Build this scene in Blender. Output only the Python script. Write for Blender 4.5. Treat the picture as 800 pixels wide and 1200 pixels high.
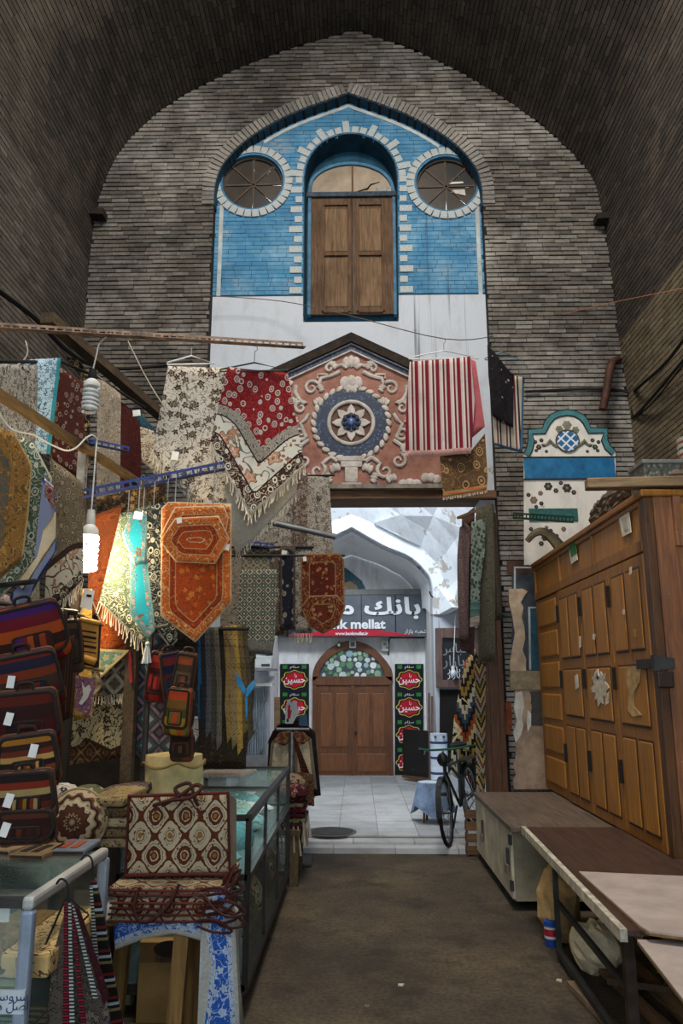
import bpy, bmesh, math, random
from mathutils import Vector, Matrix
for _o in list(bpy.data.objects): bpy.data.objects.remove(_o)
SC = bpy.context.scene
COL = SC.collection
rnd = random.Random(7)
PI = math.pi

# ---------------------------------------------------------------- camera, world, lights, exposure
F = 900.0; TH = math.atan(200/F); YAW = math.atan(18/F*math.cos(TH)); EYE = 1.65
cam_d = bpy.data.cameras.new('camera'); cam = bpy.data.objects.new('camera', cam_d); COL.objects.link(cam)
cam_d.sensor_fit = 'VERTICAL'; cam_d.sensor_height = 36; cam_d.lens = 36*F/1200; cam_d.clip_end = 200; cam_d.clip_start = 0.05
cam.location = (0, 0, EYE); cam.rotation_euler = (PI/2+TH, 0, YAW)
SC.camera = cam
SC.view_settings.view_transform = 'Standard'; SC.view_settings.look = 'None'
SC.view_settings.gamma = 1.0; SC.view_settings.use_curve_mapping = False
SC.view_settings.exposure = 0.70
w = bpy.data.worlds.new('sky'); SC.world = w; w.use_nodes = True
w.node_tree.nodes['Background'].inputs[0].default_value = (0.80, 0.90, 1.0, 1)
w.node_tree.nodes['Background'].inputs[1].default_value = 2.0
def area_light(name, loc, rot, sx, sy, power, color):
    d = bpy.data.lights.new(name, 'AREA'); d.shape = 'RECTANGLE'; d.size = sx; d.size_y = sy
    d.energy = power; d.color = color
    o = bpy.data.objects.new(name, d); COL.objects.link(o); o.location = loc; o.rotation_euler = rot
    return o
# daylight falling through the roof openings: the hall's oculus, and the open crown of the passage behind the portal
area_light('hall_oculus_daylight', (0.1, 3.6, 9.6), (math.radians(12), 0, 0), 1.8, 1.8, 390, (1.0, 0.93, 0.84))
area_light('passage_daylight', (0.0, 9.3, 5.3), (math.radians(56), 0, 0), 2.2, 1.3, 190, (0.86, 0.93, 1.0))

# ---------------------------------------------------------------- photo measurements -> metres
def ray(px, py):
    u = (px-400)/F; v = (600-py)/F
    y = math.cos(TH)-v*math.sin(TH); z = math.sin(TH)+v*math.cos(TH)
    c, s = math.cos(YAW), math.sin(YAW)
    return Vector((c*u-s*y, s*u+c*y, z))
def P(px, py, Y):                      # point of the plane at depth Y
    r = ray(px, py); return Vector((0, 0, EYE))+r*(Y/r.y)
def FL(px, py, z=0):                   # point of the level plane at height z
    r = ray(px, py); return Vector((0, 0, EYE))+r*((z-EYE)/r.z)
def PX(px, py, X):                     # point of the plane x = X
    r = ray(px, py); return Vector((0, 0, EYE))+r*(X/r.x)

# ---------------------------------------------------------------- mesh builder and scene helpers
class MB:
    def __init__(s): s.v = []; s.f = []; s.T = None; s.uv = {}
    def add(s, vs, fs):
        n = len(s.v)
        for p in vs:
            p = Vector(p); s.v.append(s.T @ p if s.T else p)
        s.f += [tuple(i+n for i in f) for f in fs]
        return n
    def box(s, a, b):
        x0, y0, z0 = [min(a[i], b[i]) for i in range(3)]; x1, y1, z1 = [max(a[i], b[i]) for i in range(3)]
        s.add([(x0,y0,z0),(x1,y0,z0),(x1,y1,z0),(x0,y1,z0),(x0,y0,z1),(x1,y0,z1),(x1,y1,z1),(x0,y1,z1)],
              [(0,3,2,1),(4,5,6,7),(0,1,5,4),(1,2,6,5),(2,3,7,6),(3,0,4,7)]); return s
    def bar(s, a, b, w, h=None, up=(0,0,1)):        # square bar from a to b
        h = h or w; a = Vector(a); b = Vector(b); d = (b-a).normalized(); up = Vector(up)
        if abs(d.dot(up)) > .98: up = Vector((0,1,0))
        r = d.cross(up).normalized(); u = r.cross(d)
        vs = [p+r*sx*w/2+u*sz*h/2 for p in (a, b) for sx, sz in ((-1,-1),(1,-1),(1,1),(-1,1))]
        s.add(vs, [(0,1,2,3),(7,6,5,4),(0,4,5,1),(1,5,6,2),(2,6,7,3),(3,7,4,0)]); return s
    def tube(s, pts, r, n=8, closed=False):
        pts = [Vector(p) for p in pts]; m = len(pts)
        rs = r if isinstance(r, (list, tuple)) else [r]*m
        ring = []; prev = None
        for i, p in enumerate(pts):
            a = pts[(i-1) % m] if (closed or i) else p; b = pts[(i+1) % m] if (closed or i < m-1) else p
            d = (b-a); d = d.normalized() if d.length > 1e-9 else Vector((0,0,1))
            if prev is None:
                up = Vector((0,0,1)) if abs(d.z) < .9 else Vector((0,1,0)); x = d.cross(up).normalized()
            else:
                x = prev-d*prev.dot(d); x = x.normalized() if x.length > 1e-6 else d.orthogonal().normalized()
            prev = x; y = d.cross(x)
            ring.append([p+(x*math.cos(2*PI*k/n)+y*math.sin(2*PI*k/n))*rs[i] for k in range(n)])
        fs = []
        for i in range(m if closed else m-1):
            j = (i+1) % m
            for k in range(n): fs.append((i*n+k, i*n+(k+1) % n, j*n+(k+1) % n, j*n+k))
        if not closed: fs += [tuple(range(n-1, -1, -1)), tuple((m-1)*n+k for k in range(n))]
        s.add([p for rg in ring for p in rg], fs); return s
    def lathe(s, prof, c=(0,0,0), n=24, axis='z', caps=True):   # prof: [(r, h)]
        c = Vector(c); vs = []
        for r, h in prof:
            for k in range(n):
                a = 2*PI*k/n; x, y = r*math.cos(a), r*math.sin(a)
                vs.append(c+(Vector((x,y,h)) if axis == 'z' else Vector((x,h,y)) if axis == 'y' else Vector((h,x,y))))
        m = len(prof); fs = []
        for i in range(m-1):
            for k in range(n): fs.append((i*n+k, i*n+(k+1) % n, (i+1)*n+(k+1) % n, (i+1)*n+k))
        if caps: fs += [tuple(range(n-1,-1,-1)), tuple((m-1)*n+k for k in range(n))]
        s.add(vs, fs); return s
    def slab(s, poly, y0, y1):                       # polygon in (x,z), extruded from y0 to y1
        n = len(poly)
        s.add([(x,y0,z) for x,z in poly]+[(x,y1,z) for x,z in poly],
              [tuple(range(n)), tuple(range(2*n-1,n-1,-1))]+[(i,i+n,(i+1)%n+n,(i+1)%n) for i in range(n)]); return s
    def slabz(s, poly, z0, z1):                      # polygon in (x,y), extruded in z
        n = len(poly)
        s.add([(x,y,z0) for x,y in poly]+[(x,y,z1) for x,y in poly],
              [tuple(range(n-1,-1,-1)), tuple(range(n,2*n))]+[(i,(i+1)%n,(i+1)%n+n,i+n) for i in range(n)]); return s
    def band(s, outer, inner, y0, y1, closed=False):   # strip between two polylines of equal length (x,z), y0 front
        n = len(outer)
        vs = [(x,y0,z) for x,z in outer]+[(x,y0,z) for x,z in inner]+[(x,y1,z) for x,z in outer]+[(x,y1,z) for x,z in inner]
        fs = []
        for i in range(n if closed else n-1):
            j = (i+1) % n
            fs += [(i,j,n+j,n+i),(2*n+j,2*n+i,3*n+i,3*n+j),(i,2*n+i,2*n+j,j),(n+j,3*n+j,3*n+i,n+i)]
        if not closed: fs += [(0,n,3*n,2*n),(n-1,3*n-1,4*n-1,2*n-1)]
        s.add(vs, fs); return s
    def blob(s, c, r, n=8, m=6, jit=0):
        c = Vector(c); r = Vector(r) if isinstance(r, (tuple, list, Vector)) else Vector((r,r,r)); vs = []; fs = []
        for i in range(m+1):
            t = PI*i/m
            for k in range(n):
                a = 2*PI*k/n; q = 1+jit*rnd.uniform(-1,1)
                vs.append(c+Vector((r.x*math.sin(t)*math.cos(a), r.y*math.sin(t)*math.sin(a), r.z*math.cos(t)))*q)
        for i in range(m):
            for k in range(n): fs.append((i*n+k,(i+1)*n+k,(i+1)*n+(k+1)%n,i*n+(k+1)%n))
        s.add(vs, fs); return s
    def mesh(s, name, mat, smooth=False):
        me = bpy.data.meshes.new(name); me.from_pydata([tuple(p) for p in s.v], [], s.f)
        if isinstance(mat, (list, tuple)):
            for q in mat: me.materials.append(q)
        elif mat: me.materials.append(mat)
        if smooth:
            me.polygons.foreach_set('use_smooth', [True]*len(me.polygons))
            try: me.set_sharp_from_angle(angle=math.radians(40))
            except Exception: pass
        return me
    def build(s, name, mat, parent=None, smooth=False, fix=True, bevel=0, **tags):
        me = s.mesh(name, mat, smooth)
        if fix:
            bm = bmesh.new(); bm.from_mesh(me); bmesh.ops.recalc_face_normals(bm, faces=bm.faces); bm.to_mesh(me); bm.free()
        m0 = mat[0] if isinstance(mat, (list, tuple)) else mat
        if m0 and m0.name.startswith('cloth_'):
            u = me.uv_layers.new(name='UVMap')
            for pl_ in me.polygons:
                nn = pl_.normal
                for li in pl_.loop_indices:
                    c = me.vertices[me.loops[li].vertex_index].co
                    u.data[li].uv = (c.x, c.y) if abs(nn.z) > .8 else (c.y, c.z) if abs(nn.x) > .75 else (c.x, c.z)
        o = bpy.data.objects.new(name, me); COL.objects.link(o)
        if bevel:
            md = o.modifiers.new('bevel', 'BEVEL'); md.width = bevel; md.segments = 2; md.limit_method = 'ANGLE'
        if parent: adopt(o, parent)
        return tag(o, **tags)
def tag(o, label=None, cat=None, group=None, kind=None):
    if label: o['label'] = label
    if cat: o['category'] = cat
    if group: o['group'] = group
    if kind: o['kind'] = kind
    return o
def absloc(o):
    m = Matrix.Translation(o.location)
    return m
def adopt(o, parent):
    o.parent = parent
    if parent.type == 'EMPTY' or parent.get('moved'):
        o.matrix_parent_inverse = Matrix.Translation(-Vector(parent.location))
def thing(name, label, cat, loc, group=None, kind=None):
    o = bpy.data.objects.new(name, None); COL.objects.link(o); o.location = loc; o.empty_display_size = .05
    return tag(o, label, cat, group, kind)
def one(name, mb, mat, label, cat, group=None, kind=None, **k):      # a thing that is one mesh
    return tag(mb.build(name, mat, **k), label, cat, group, kind)
def struct(name, mb, mat, parent=None, **k):
    o = mb.build(name, mat, parent, **k)
    if not parent: o['kind'] = 'structure'
    return o
def inst(src, name, mat4, parent):                     # shares mesh data
    o = bpy.data.objects.new(name, src); COL.objects.link(o)
    o.parent = parent; o.matrix_basis = mat4
    return o
def catmull(pts, n=6):
    out = []; m = len(pts); g = lambda i: pts[max(0, min(m-1, i))]
    for i in range(m-1):
        p0, p1, p2, p3 = [Vector(g(i+k)) for k in (-1,0,1,2)]
        for k in range(n):
            t = k/n
            out.append(tuple(.5*((2*p1)+(p2-p0)*t+(2*p0-5*p1+4*p2-p3)*t*t+(3*p1-p0-3*p2+p3)*t**3)))
    out.append(tuple(pts[-1])); return out
def span(poly, z):                                     # x crossings of a closed (x,z) polygon at height z
    xs = []; n = len(poly)
    for i in range(n):
        (xa, za), (xb, zb) = poly[i], poly[(i+1) % n]
        if (za <= z < zb) or (zb <= z < za): xs.append(xa+(xb-xa)*(z-za)/(zb-za))
    xs.sort(); return [(xs[i], xs[i+1]) for i in range(0, len(xs)-1, 2)]
def minus(iv, holes):
    for h0, h1 in holes:
        o = []
        for a, b in iv:
            if h1 <= a or h0 >= b: o.append((a, b)); continue
            if h0 > a: o.append((a, h0))
            if h1 < b: o.append((h1, b))
        iv = o
    return iv
def pxz(pts, Y): return [((q := P(x, y, Y)).x, q.z) for x, y in pts]
def circ(cx, cz, r, n=32, a0=0, a1=2*PI, closed=True):
    k = n if closed else n+1
    return [(cx+r*math.cos(a0+(a1-a0)*i/n), cz+r*math.sin(a0+(a1-a0)*i/n)) for i in range(k)]

# ---------------------------------------------------------------- material helpers
def rgb(h):                                            # '#rrggbb' display colour -> linear
    c = [int(h[i:i+2], 16)/255 for i in (1, 3, 5)]
    return tuple([x/12.92 if x <= .04045 else ((x+.055)/1.055)**2.4 for x in c]+[1])
def C(c): return rgb(c) if isinstance(c, str) else c
class NB:
    def __init__(s, name, rough=.85, metal=0, spec=.3):
        s.m = bpy.data.materials.new(name); s.m.use_nodes = True; s.nt = s.m.node_tree
        s.b = s.nt.nodes['Principled BSDF']; s.b.inputs['Roughness'].default_value = rough
        s.b.inputs['Metallic'].default_value = metal; s.b.inputs['Specular IOR Level'].default_value = spec
    def put(s, sock, v):
        if isinstance(v, bpy.types.NodeSocket): s.nt.links.new(v, sock)
        elif v is not None:
            if isinstance(v, str): v = rgb(v)
            sock.default_value = v
    def nd(s, t, props=None, **ins):
        n = s.nt.nodes.new('ShaderNode'+t)
        for k, v in (props or {}).items(): setattr(n, k, v)
        for k, v in ins.items(): s.put(n.inputs[int(k[1:])] if k[0] == 'i' and k[1:].isdigit() else n.inputs[k], v)
        return n
    def ma(s, op, a, b=None, c=None):
        n = s.nd('Math', {'operation': op}, i0=a)
        if b is not None: s.put(n.inputs[1], b)
        if c is not None: s.put(n.inputs[2], c)
        return n.outputs[0]
    def uv(s): return s.nd('TexCoord').outputs['UV']
    def ob(s): return s.nd('TexCoord').outputs['Object']
    def pos(s): return s.nd('NewGeometry').outputs['Position']
    def island(s):
        a = s.nd('NewGeometry').outputs['Random Per Island']; b = s.nd('ObjectInfo').outputs['Random']
        return s.ma('FRACT', s.ma('ADD', a, b))
    def attr(s, n): return s.nd('Attribute', {'attribute_name': n}).outputs['Fac']
    def mp(s, vec, scale=(1,1,1), rot=(0,0,0), loc=(0,0,0)):
        if not isinstance(scale, (tuple, list)): scale = (scale,)*3
        return s.nd('Mapping', Vector=vec, Scale=scale, Rotation=rot, Location=loc).outputs[0]
    def sep(s, v): o = s.nd('SeparateXYZ', i0=v).outputs; return o[0], o[1], o[2]
    def comb(s, x, y, z=0.0): return s.nd('CombineXYZ', i0=x, i1=y, i2=z).outputs[0]
    def noise(s, vec, scale, detail=3, rough=.55, dist=0, col=False):
        n = s.nd('TexNoise', Vector=vec, Scale=scale, Detail=detail, Roughness=rough, Distortion=dist)
        return n.outputs['Color' if col else 'Fac']
    def warp(s, vec, scale, amt):
        c = s.noise(vec, scale, 2, col=True)
        q = s.nd('VectorMath', {'operation': 'SUBTRACT'}, i0=c, i1=(.5,.5,.5)).outputs[0]
        q = s.nd('VectorMath', {'operation': 'SCALE'}, i0=q, Scale=amt).outputs[0]
        return s.nd('VectorMath', {'operation': 'ADD'}, i0=vec, i1=q).outputs[0]
    def vor(s, vec, scale, feature='F1', rand=1.0, out='Distance', metric='EUCLIDEAN'):
        n = s.nd('TexVoronoi', {'feature': feature, 'distance': metric}, Vector=vec, Scale=scale, Randomness=rand)
        return n.outputs[out]
    def ramp(s, fac, stops, interp='LINEAR'):
        n = s.nd('ValToRGB', Fac=fac); r = n.color_ramp; r.interpolation = interp
        while len(r.elements) < len(stops): r.elements.new(.5)
        for e, (p, c) in zip(r.elements, stops): e.position = p; e.color = C(c)
        return n.outputs[0]
    def mix(s, fac, a, b, blend='MIX'):
        n = s.nt.nodes.new('ShaderNodeMix'); n.data_type = 'RGBA'; n.blend_type = blend
        s.put(n.inputs[0], fac); s.put(n.inputs[6], C(a) if not isinstance(a, bpy.types.NodeSocket) else a)
        s.put(n.inputs[7], C(b) if not isinstance(b, bpy.types.NodeSocket) else b); return n.outputs[2]
    def lt(s, a, b): return s.ma('LESS_THAN', a, b)
    def bump(s, h, strength=.4, dist=.01):
        n = s.nd('Bump', Height=h, Strength=strength, Distance=dist); s.nt.links.new(n.outputs[0], s.b.inputs['Normal'])
    def out(s, col, rough=None):
        s.put(s.b.inputs['Base Color'], C(col) if not isinstance(col, bpy.types.NodeSocket) else col)
        if rough is not None: s.put(s.b.inputs['Roughness'], rough)
        return s.m
_mc = {}
def plain(col, rough=.8, var=.18, metal=0, scale=9, spec=.3, bump=.15):      # plain colour with a little soil and grain
    k = (str(col), rough, var, metal, scale)
    if k not in _mc:
        s = NB('plain_'+str(col).strip('#'), rough, metal, spec); c = C(col)
        n = s.noise(s.ob(), scale, 5, .65)
        lo = tuple(x*(1-var*1.6) for x in c[:3])+(1,); hi = tuple(min(1, x*(1+var)) for x in c[:3])+(1,)
        s.bump(s.noise(s.ob(), scale*7, 3), bump, .004)
        _mc[k] = s.out(s.ramp(n, [(.3, lo), (.7, hi)]))
    return _mc[k]
def wood(name, base, dark, grain='z', scale=1.0, rough=.55, wear=None, spec=.3, stain=.5):
    s = NB(name, rough, 0, spec); v = s.ob()
    sc = {'x': (1.2,14,14), 'y': (14,1.2,14), 'z': (14,14,1.2)}[grain]
    g = s.noise(s.mp(v, tuple(q*scale for q in sc)), 3.0, 6, .62, .6)
    col = s.ramp(g, [(.28, dark), (.62, base)])
    big = s.noise(v, 2.2*scale, 4, .6)
    lo = tuple(x*.45 for x in C(dark)[:3])+(1,)
    col = s.mix(s.ma('MULTIPLY', s.ramp(big, [(.45, (0,0,0,1)), (.75, (1,1,1,1))]), stain), col, lo)
    if wear: col = s.mix(s.ramp(s.noise(v, 14*scale, 5, .7), [(.66, (0,0,0,1)), (.72, (1,1,1,1))]), col, wear)
    s.bump(g, .25, .004)
    return s.out(col)

# ================================================================ THE SETTING
YW = 8.6                                               # face of the brick end wall
# ---- materials of the shell
def brick_mat(name, cols, soot=.55, dust='#a39a8c', dustamt=.35):
    s = NB(name, .92); r = s.island(); p = s.pos()
    col = s.ramp(r, [(i/(len(cols)-1), c) for i, c in enumerate(cols)])
    g = s.noise(p, 26, 5, .7)
    col = s.mix(s.ramp(g, [(.3, (.5,.5,.5,1)), (.7, (0,0,0,1))]), col, (.02,.017,.014,1))
    big = s.noise(p, .9, 5, .65)
    col = s.mix(s.ma('MULTIPLY', s.ramp(big, [(.5, (0,0,0,1)), (.68, (1,1,1,1))]), dustamt), col, dust)
    big2 = s.noise(s.mp(p, (1,1,1), (0,0,0), (7,3,1)), .8, 6, .7)
    col = s.mix(s.ma('MULTIPLY', s.ramp(big2, [(.46, (0,0,0,1)), (.66, (1,1,1,1))]), soot), col, (.018,.015,.012,1))
    s.bump(g, .5, .006)
    return s.out(col)
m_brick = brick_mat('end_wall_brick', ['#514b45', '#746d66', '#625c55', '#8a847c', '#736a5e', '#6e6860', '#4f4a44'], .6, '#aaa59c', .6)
m_brickV = brick_mat('vault_brick', ['#2a2520', '#423a32', '#352f29', '#51473d', '#2f2a24'], .7, '#6b6256', .3)  # tones lowered to put the vault's dimness and lens vignette into the colour
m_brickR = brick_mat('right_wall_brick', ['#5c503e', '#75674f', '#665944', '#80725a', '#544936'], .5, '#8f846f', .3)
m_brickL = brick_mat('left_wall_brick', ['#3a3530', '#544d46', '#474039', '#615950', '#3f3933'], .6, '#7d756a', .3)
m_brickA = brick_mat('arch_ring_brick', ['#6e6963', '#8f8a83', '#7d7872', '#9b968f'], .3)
m_mortar = plain('#1f1c19', .95, .3, scale=4)
def streaks(s, p, col):                                 # run-off stains under the right round window
    x, y, z = s.sep(p); n = s.noise(s.mp(p, (16,1,.25)), 1.0, 2, .5)
    w_ = s.ma('MULTIPLY', s.lt(s.ma('ABSOLUTE', s.ma('SUBTRACT', x, 1.02)), .38), s.lt(z, 7.75))
    return s.mix(s.ma('MULTIPLY', s.ma('MULTIPLY', s.ramp(n, [(.60,(0,0,0,1)),(.66,(1,1,1,1))]), w_), .7), col, '#3d444a')
def plaster(name, base, peel, amt=.62, dirt='#8e8a84'):
    s = NB(name, .88); p = s.pos()
    n = s.noise(p, 2.6, 7, .68)
    col = s.mix(s.ramp(n, [(amt, (0,0,0,1)), (amt+.015, (1,1,1,1))]), base, peel)
    d = s.noise(s.mp(p, (1,1,.35)), 3.2, 6, .7)
    col = s.mix(s.ma('MULTIPLY', s.ramp(d, [(.48, (0,0,0,1)), (.72, (1,1,1,1))]), .55), col, dirt)
    if name == 'white_plaster': col = streaks(s, p, col)
    s.bump(s.mix(.5, n, s.noise(p, 30, 4)), .35, .01)
    return s.out(col)
m_white = plaster('white_plaster', '#b2b7be', '#8b857d', .68)
m_white2 = plaster('peeling_vault_plaster', '#d6dade', '#aaa298', .57, '#a5a4a4')
m_white3 = plaster('bank_wall_plaster', '#dededd', '#97928a', .7, '#7c7873')
def blue_paint():
    s = NB('blue_painted_brick', .85); p = s.pos(); r = s.island()
    n = s.noise(p, 1.6, 5, .65)
    x, y, z = s.sep(p)
    col = s.ramp(n, [(.3, '#315f80'), (.5, '#467d9f'), (.68, '#769db3')])
    col = s.mix(s.ma('MULTIPLY', r, .3), col, '#2b5872')
    d = s.noise(s.mp(p, (1,1,2.2), (0,0,0), (3,0,5)), 1.7, 6, .7)
    col = s.mix(s.ma('MULTIPLY', s.ramp(d, [(.55, (0,0,0,1)), (.66, (1,1,1,1))]), .75), col, '#7f8f9a')
    e = s.noise(s.mp(p, (1,1,1.6), (0,0,0), (1,0,2)), 2.3, 3, .4)
    col = s.mix(s.ramp(e, [(.735, (0,0,0,1)), (.745, (1,1,1,1))]), col, '#a48a6c')
    col = streaks(s, p, col)
    s.bump(s.noise(p, 30, 4), .3, .005)
    return s.out(col)
m_blue = blue_paint()
m_bluedk = plain('#1c4154', .85, .35, scale=5)
m_bmortar = plain('#1d4558', .9, .3, scale=5)
m_wpaint = plain('#a3a8a6', .85, .22, scale=6)

# ---- brick rows helper
unit = MB().box((-.5,-.5,-.5), (.5,.5,.5)).mesh('brick', m_brick)
def unit_for(m, name='brick'):
    me = unit.copy(); me.materials.clear(); me.materials.append(m); me.name = name; return me
def lay(parent, boxes, mat, keep, part='brick', rest='brick_courses'):
    """boxes: (matrix) list sorted by size in view; the first keep ones are objects, the others one joined part"""
    me = unit_for(mat, part)
    for M in boxes[:keep]: inst(me, part, M, parent)
    if len(boxes) > keep:
        mb = MB(); co = [v.co.copy() for v in unit.vertices]; fs = [tuple(p.vertices) for p in unit.polygons]
        for M in boxes[keep:]: mb.add([M @ c for c in co], fs)
        o = mb.build(rest, mat, parent, fix=False); o['kind'] = 'stuff'
def box_m(x0, x1, y0, y1, z0, z1, tilt=0):
    return Matrix.Translation(((x0+x1)/2, (y0+y1)/2, (z0+z1)/2)) @ Matrix.Rotation(tilt, 4, 'Y') @ Matrix.Diagonal((x1-x0, y1-y0, z1-z0, 1))

# ---- vault profile, end wall
prof_px = [(104,310),(112,243),(126,204),(150,165),(200,121),(262,88),(332,60),(414,35),(487,60),(545,88),(605,125),(655,165),(692,205),(706,252),(715,310),(726,400)]
XL = P(100,370,YW).x; XR = P(742,520,YW).x
prof = [(XL,-.1),(XL,P(100,370,YW).z)]+pxz(prof_px, YW)+[(XR,P(740,500,YW).z),(XR,-.1)]
ar = prof[3:-3]
apex = 6
prof = prof[:3]+catmull(ar[:7], 5)[:-1]+catmull(ar[6:], 5)+prof[-3:]
# niche (central bay) and its openings
nich_px = [(250,240),(252,215),(262,191),(290,163),(340,134),(408,109)]
nl = catmull(pxz(nich_px, YW), 6); nr = catmull(pxz([(816-x, y) for x, y in nich_px][::-1], YW), 6)
NLX = P(244,400,YW).x; NRX = P(575,400,YW).x
arch_n = nl+nr[1:]
niche = [(NLX,-.1)]+arch_n+[(NRX,-.1)]
YN = YW+.16                                            # painted back of the bay
ZL = P(450,578,YW).z                                   # underside of the lintel
PX0, PX1 = -1.42, 1.44                                 # portal jambs
# end wall: mortar body in courses + bricks
CH = .0575
wall_mb = MB(); bricks = []
z = 0.0; row = 0
while z < 10.2:
    iv = minus(span(prof, z+CH/2), span(niche, z+CH/2))
    for a, b in iv:
        wall_mb.box((a, YW+.012, z), (b, YW+.5, z+CH))
        if z < .5: continue
        x = a-rnd.uniform(0, .2)
        while x < b:
            L = rnd.choice((.205,.215,.2,.19)); x0, x1 = max(x+.003, a), min(x+L-.003, b); x += L
            if x1-x0 < .03: continue
            dy = rnd.uniform(-.010,.003)
            bricks.append(box_m(x0, x1, YW+dy, YW+.03, z+.010+rnd.uniform(-.002,.002), z+CH-.005, rnd.uniform(-.006,.006)))
    z += CH; row += 1
wall_end = struct('wall_end', wall_mb, m_mortar)
wall_end['label'] = 'brick end wall with pointed blue niche under the vault'
camv = Vector((0,0,EYE))
bricks.sort(key=lambda M: (M.translation-camv).length-3*M.col[0].length)
lay(wall_end, bricks, m_brick, 300)
# soldier bricks round the niche arch
def along(pts, step):
    d = 0; out = []; nxt = step/2
    for (a, b) in zip(pts, pts[1:]):
        A, B = Vector(a), Vector(b); L = (B-A).length
        while nxt <= d+L:
            t = (nxt-d)/L; p = A+(B-A)*t; out.append((p, (B-A).normalized())); nxt += step
        d += L
    return out
me_ab = unit_for(m_brickA, 'arch_brick')
for p, t in along(arch_n, .060):
    n = Vector((-t.y, t.x)); c = p+n*.07
    ang = math.atan2(t.y, t.x)
    M = Matrix.Translation((c.x, YW+.005, c.y)) @ Matrix.Rotation(-ang, 4, 'Y') @ Matrix.Diagonal((.049, .05+rnd.uniform(0,.008), .15, 1))
    inst(me_ab, 'arch_brick', M, wall_end)
off = lambda pts, d: [(p[0]+d*(-(q[1])), p[1]+d*q[0]) for p, q in zip(pts, tangents(pts))]
def tangents(pts):
    r = []
    for i in range(len(pts)):
        a = Vector(pts[max(0,i-1)]); b = Vector(pts[min(len(pts)-1,i+1)]); d = (b-a); r.append(d.normalized() if d.length > 1e-9 else Vector((1,0)))
    return r
# side walls and vault: base sheet and bricks laid in courses along Y
def shell(name, pts, label, nkeep, zmin, bm_):
    mb = MB(); n = len(pts); tg = tangents(pts)
    o = off(pts, .3)
    Y0, Y1 = -4.0, YW+.45
    i0 = [(x-t[1]*.012 if 0 else x, z) for (x, z), t in zip(pts, tg)]
    o1 = off(pts, .012)
    mb.add([(x,Y0,z) for x,z in o1]+[(x,Y1,z) for x,z in o1]+[(x,Y0,z) for x,z in o]+[(x,Y1,z) for x,z in o],
           [f for i in range(n-1) for f in ((i,i+1,n+i+1,n+i),(2*n+i+1,2*n+i,3*n+i,3*n+i+1))]+[(0,n,3*n,2*n),(n-1,2*n-1+0,4*n-1,3*n-1)])
    ob = struct(name, mb, m_mortar, fix=False); ob['label'] = label
    bs = []
    for p, t in along(pts, .0575):
        if p.y < zmin: continue
        nn = Vector((-t.y, t.x)); ang = math.atan2(t.y, t.x); y = 5.4-rnd.uniform(0,.2)
        while y < YW:
            L = rnd.choice((.205,.215,.2,.23)); y0, y1 = y+.005, min(y+L-.006, YW-.003); y += L
            if y1-y0 < .03: continue
            c = p+nn*.012
            bs.append(Matrix.Translation((c.x, (y0+y1)/2, c.y)) @ Matrix.Rotation(-ang, 4, 'Y') @ Matrix.Diagonal((.047, y1-y0, .03+rnd.uniform(0,.008), 1)))
    bs.sort(key=lambda M: (M.translation-camv).length)
    lay(ob, bs, bm_, nkeep)
    return ob
iL = 2; zs = prof[iL][1]
iR = len(prof)-3
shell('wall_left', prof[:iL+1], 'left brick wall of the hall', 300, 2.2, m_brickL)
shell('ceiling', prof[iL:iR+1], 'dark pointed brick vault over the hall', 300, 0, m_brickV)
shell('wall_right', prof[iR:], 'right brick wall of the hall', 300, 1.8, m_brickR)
# timber stubs at the springing
for px, py, sx in ((114,251,1),(707,256,-1)):
    p = P(px, py, YW-.12)
    one('timber_stub', MB().bar((p.x-sx*.06, p.y, p.z), (p.x+sx*.10, p.y, p.z-.01), .16, .08), plain('#241c16', .9),
        'short black timber stub in the %s springing of the vault' % ('left' if sx > 0 else 'right'), 'beam')

# ---- painted bay: white plaster below, blue bricks above, window and two oculi
bay = MB()
ZB = P(410,347,YN).z
win_px = [(355,368),(356,208),(360,190),(372,172),(390,161),(411,157),(432,161),(450,172),(462,190),(466,208),(467,368)]
win = pxz(win_px, YN)
win_arch = catmull(win[1:-1], 5); win = [win[0]]+win_arch+[win[-1]]
oc = []
for px, py, r in ((296,213,35.5),(523,215,35.5)):
    c = P(px, py, YN); R = r/F*(c-camv).length*.985; oc.append((c.x, c.z, R))
ocp = [circ(x, z, r, 40) for x, z, r in oc]
nin = [(x, z) for x, z in niche]
b_bl = []
z = ZL+.3
while z < 9.6:
    holes = span(win, z+CH/2)+span(ocp[0], z+CH/2)+span(ocp[1], z+CH/2)
    iv = minus(span(nin, z+CH/2), holes)
    for a, b in iv:
        if z < ZB: continue
        x = a-rnd.uniform(0, .2)
        while x < b:
            L = rnd.choice((.205,.215,.2)); x0, x1 = max(x+.003, a), min(x+L-.003, b); x += L
            if x1-x0 < .02: continue
            b_bl.append(box_m(x0, x1, YN+rnd.uniform(-.002,.003), YN+.03, z+.003, z+CH-.003))
    z += CH
def row_body(z0, z1, dz, y0, y1, fn):
    mb = MB(); z = z0
    while z < z1-1e-6:
        for a, b in fn(z+dz/2): mb.box((a, y0, z), (b, y1, min(z+dz, z1)))
        z += dz
    return mb
hol = lambda z: span(win, z)+span(ocp[0], z)+span(ocp[1], z)
wall_niche = struct('wall_niche', row_body(ZB-.02, 9.6, .0288, YN+.006, YN+.33, lambda z: minus(span(nin, z), hol(z))), m_bmortar)
wall_niche['label'] = 'blue painted brick back of the pointed niche'
b_bl.sort(key=lambda M: -M.col[0].length)
lay(wall_niche, b_bl, m_blue, 300, 'painted_brick', 'painted_brick_courses')
pl = row_body(0, ZB, .25, YN-.012, YN+.33, lambda z: minus([(NLX,NRX)], (span(win, z))+([(PX0,PX1)] if z < ZL else [])))
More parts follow.
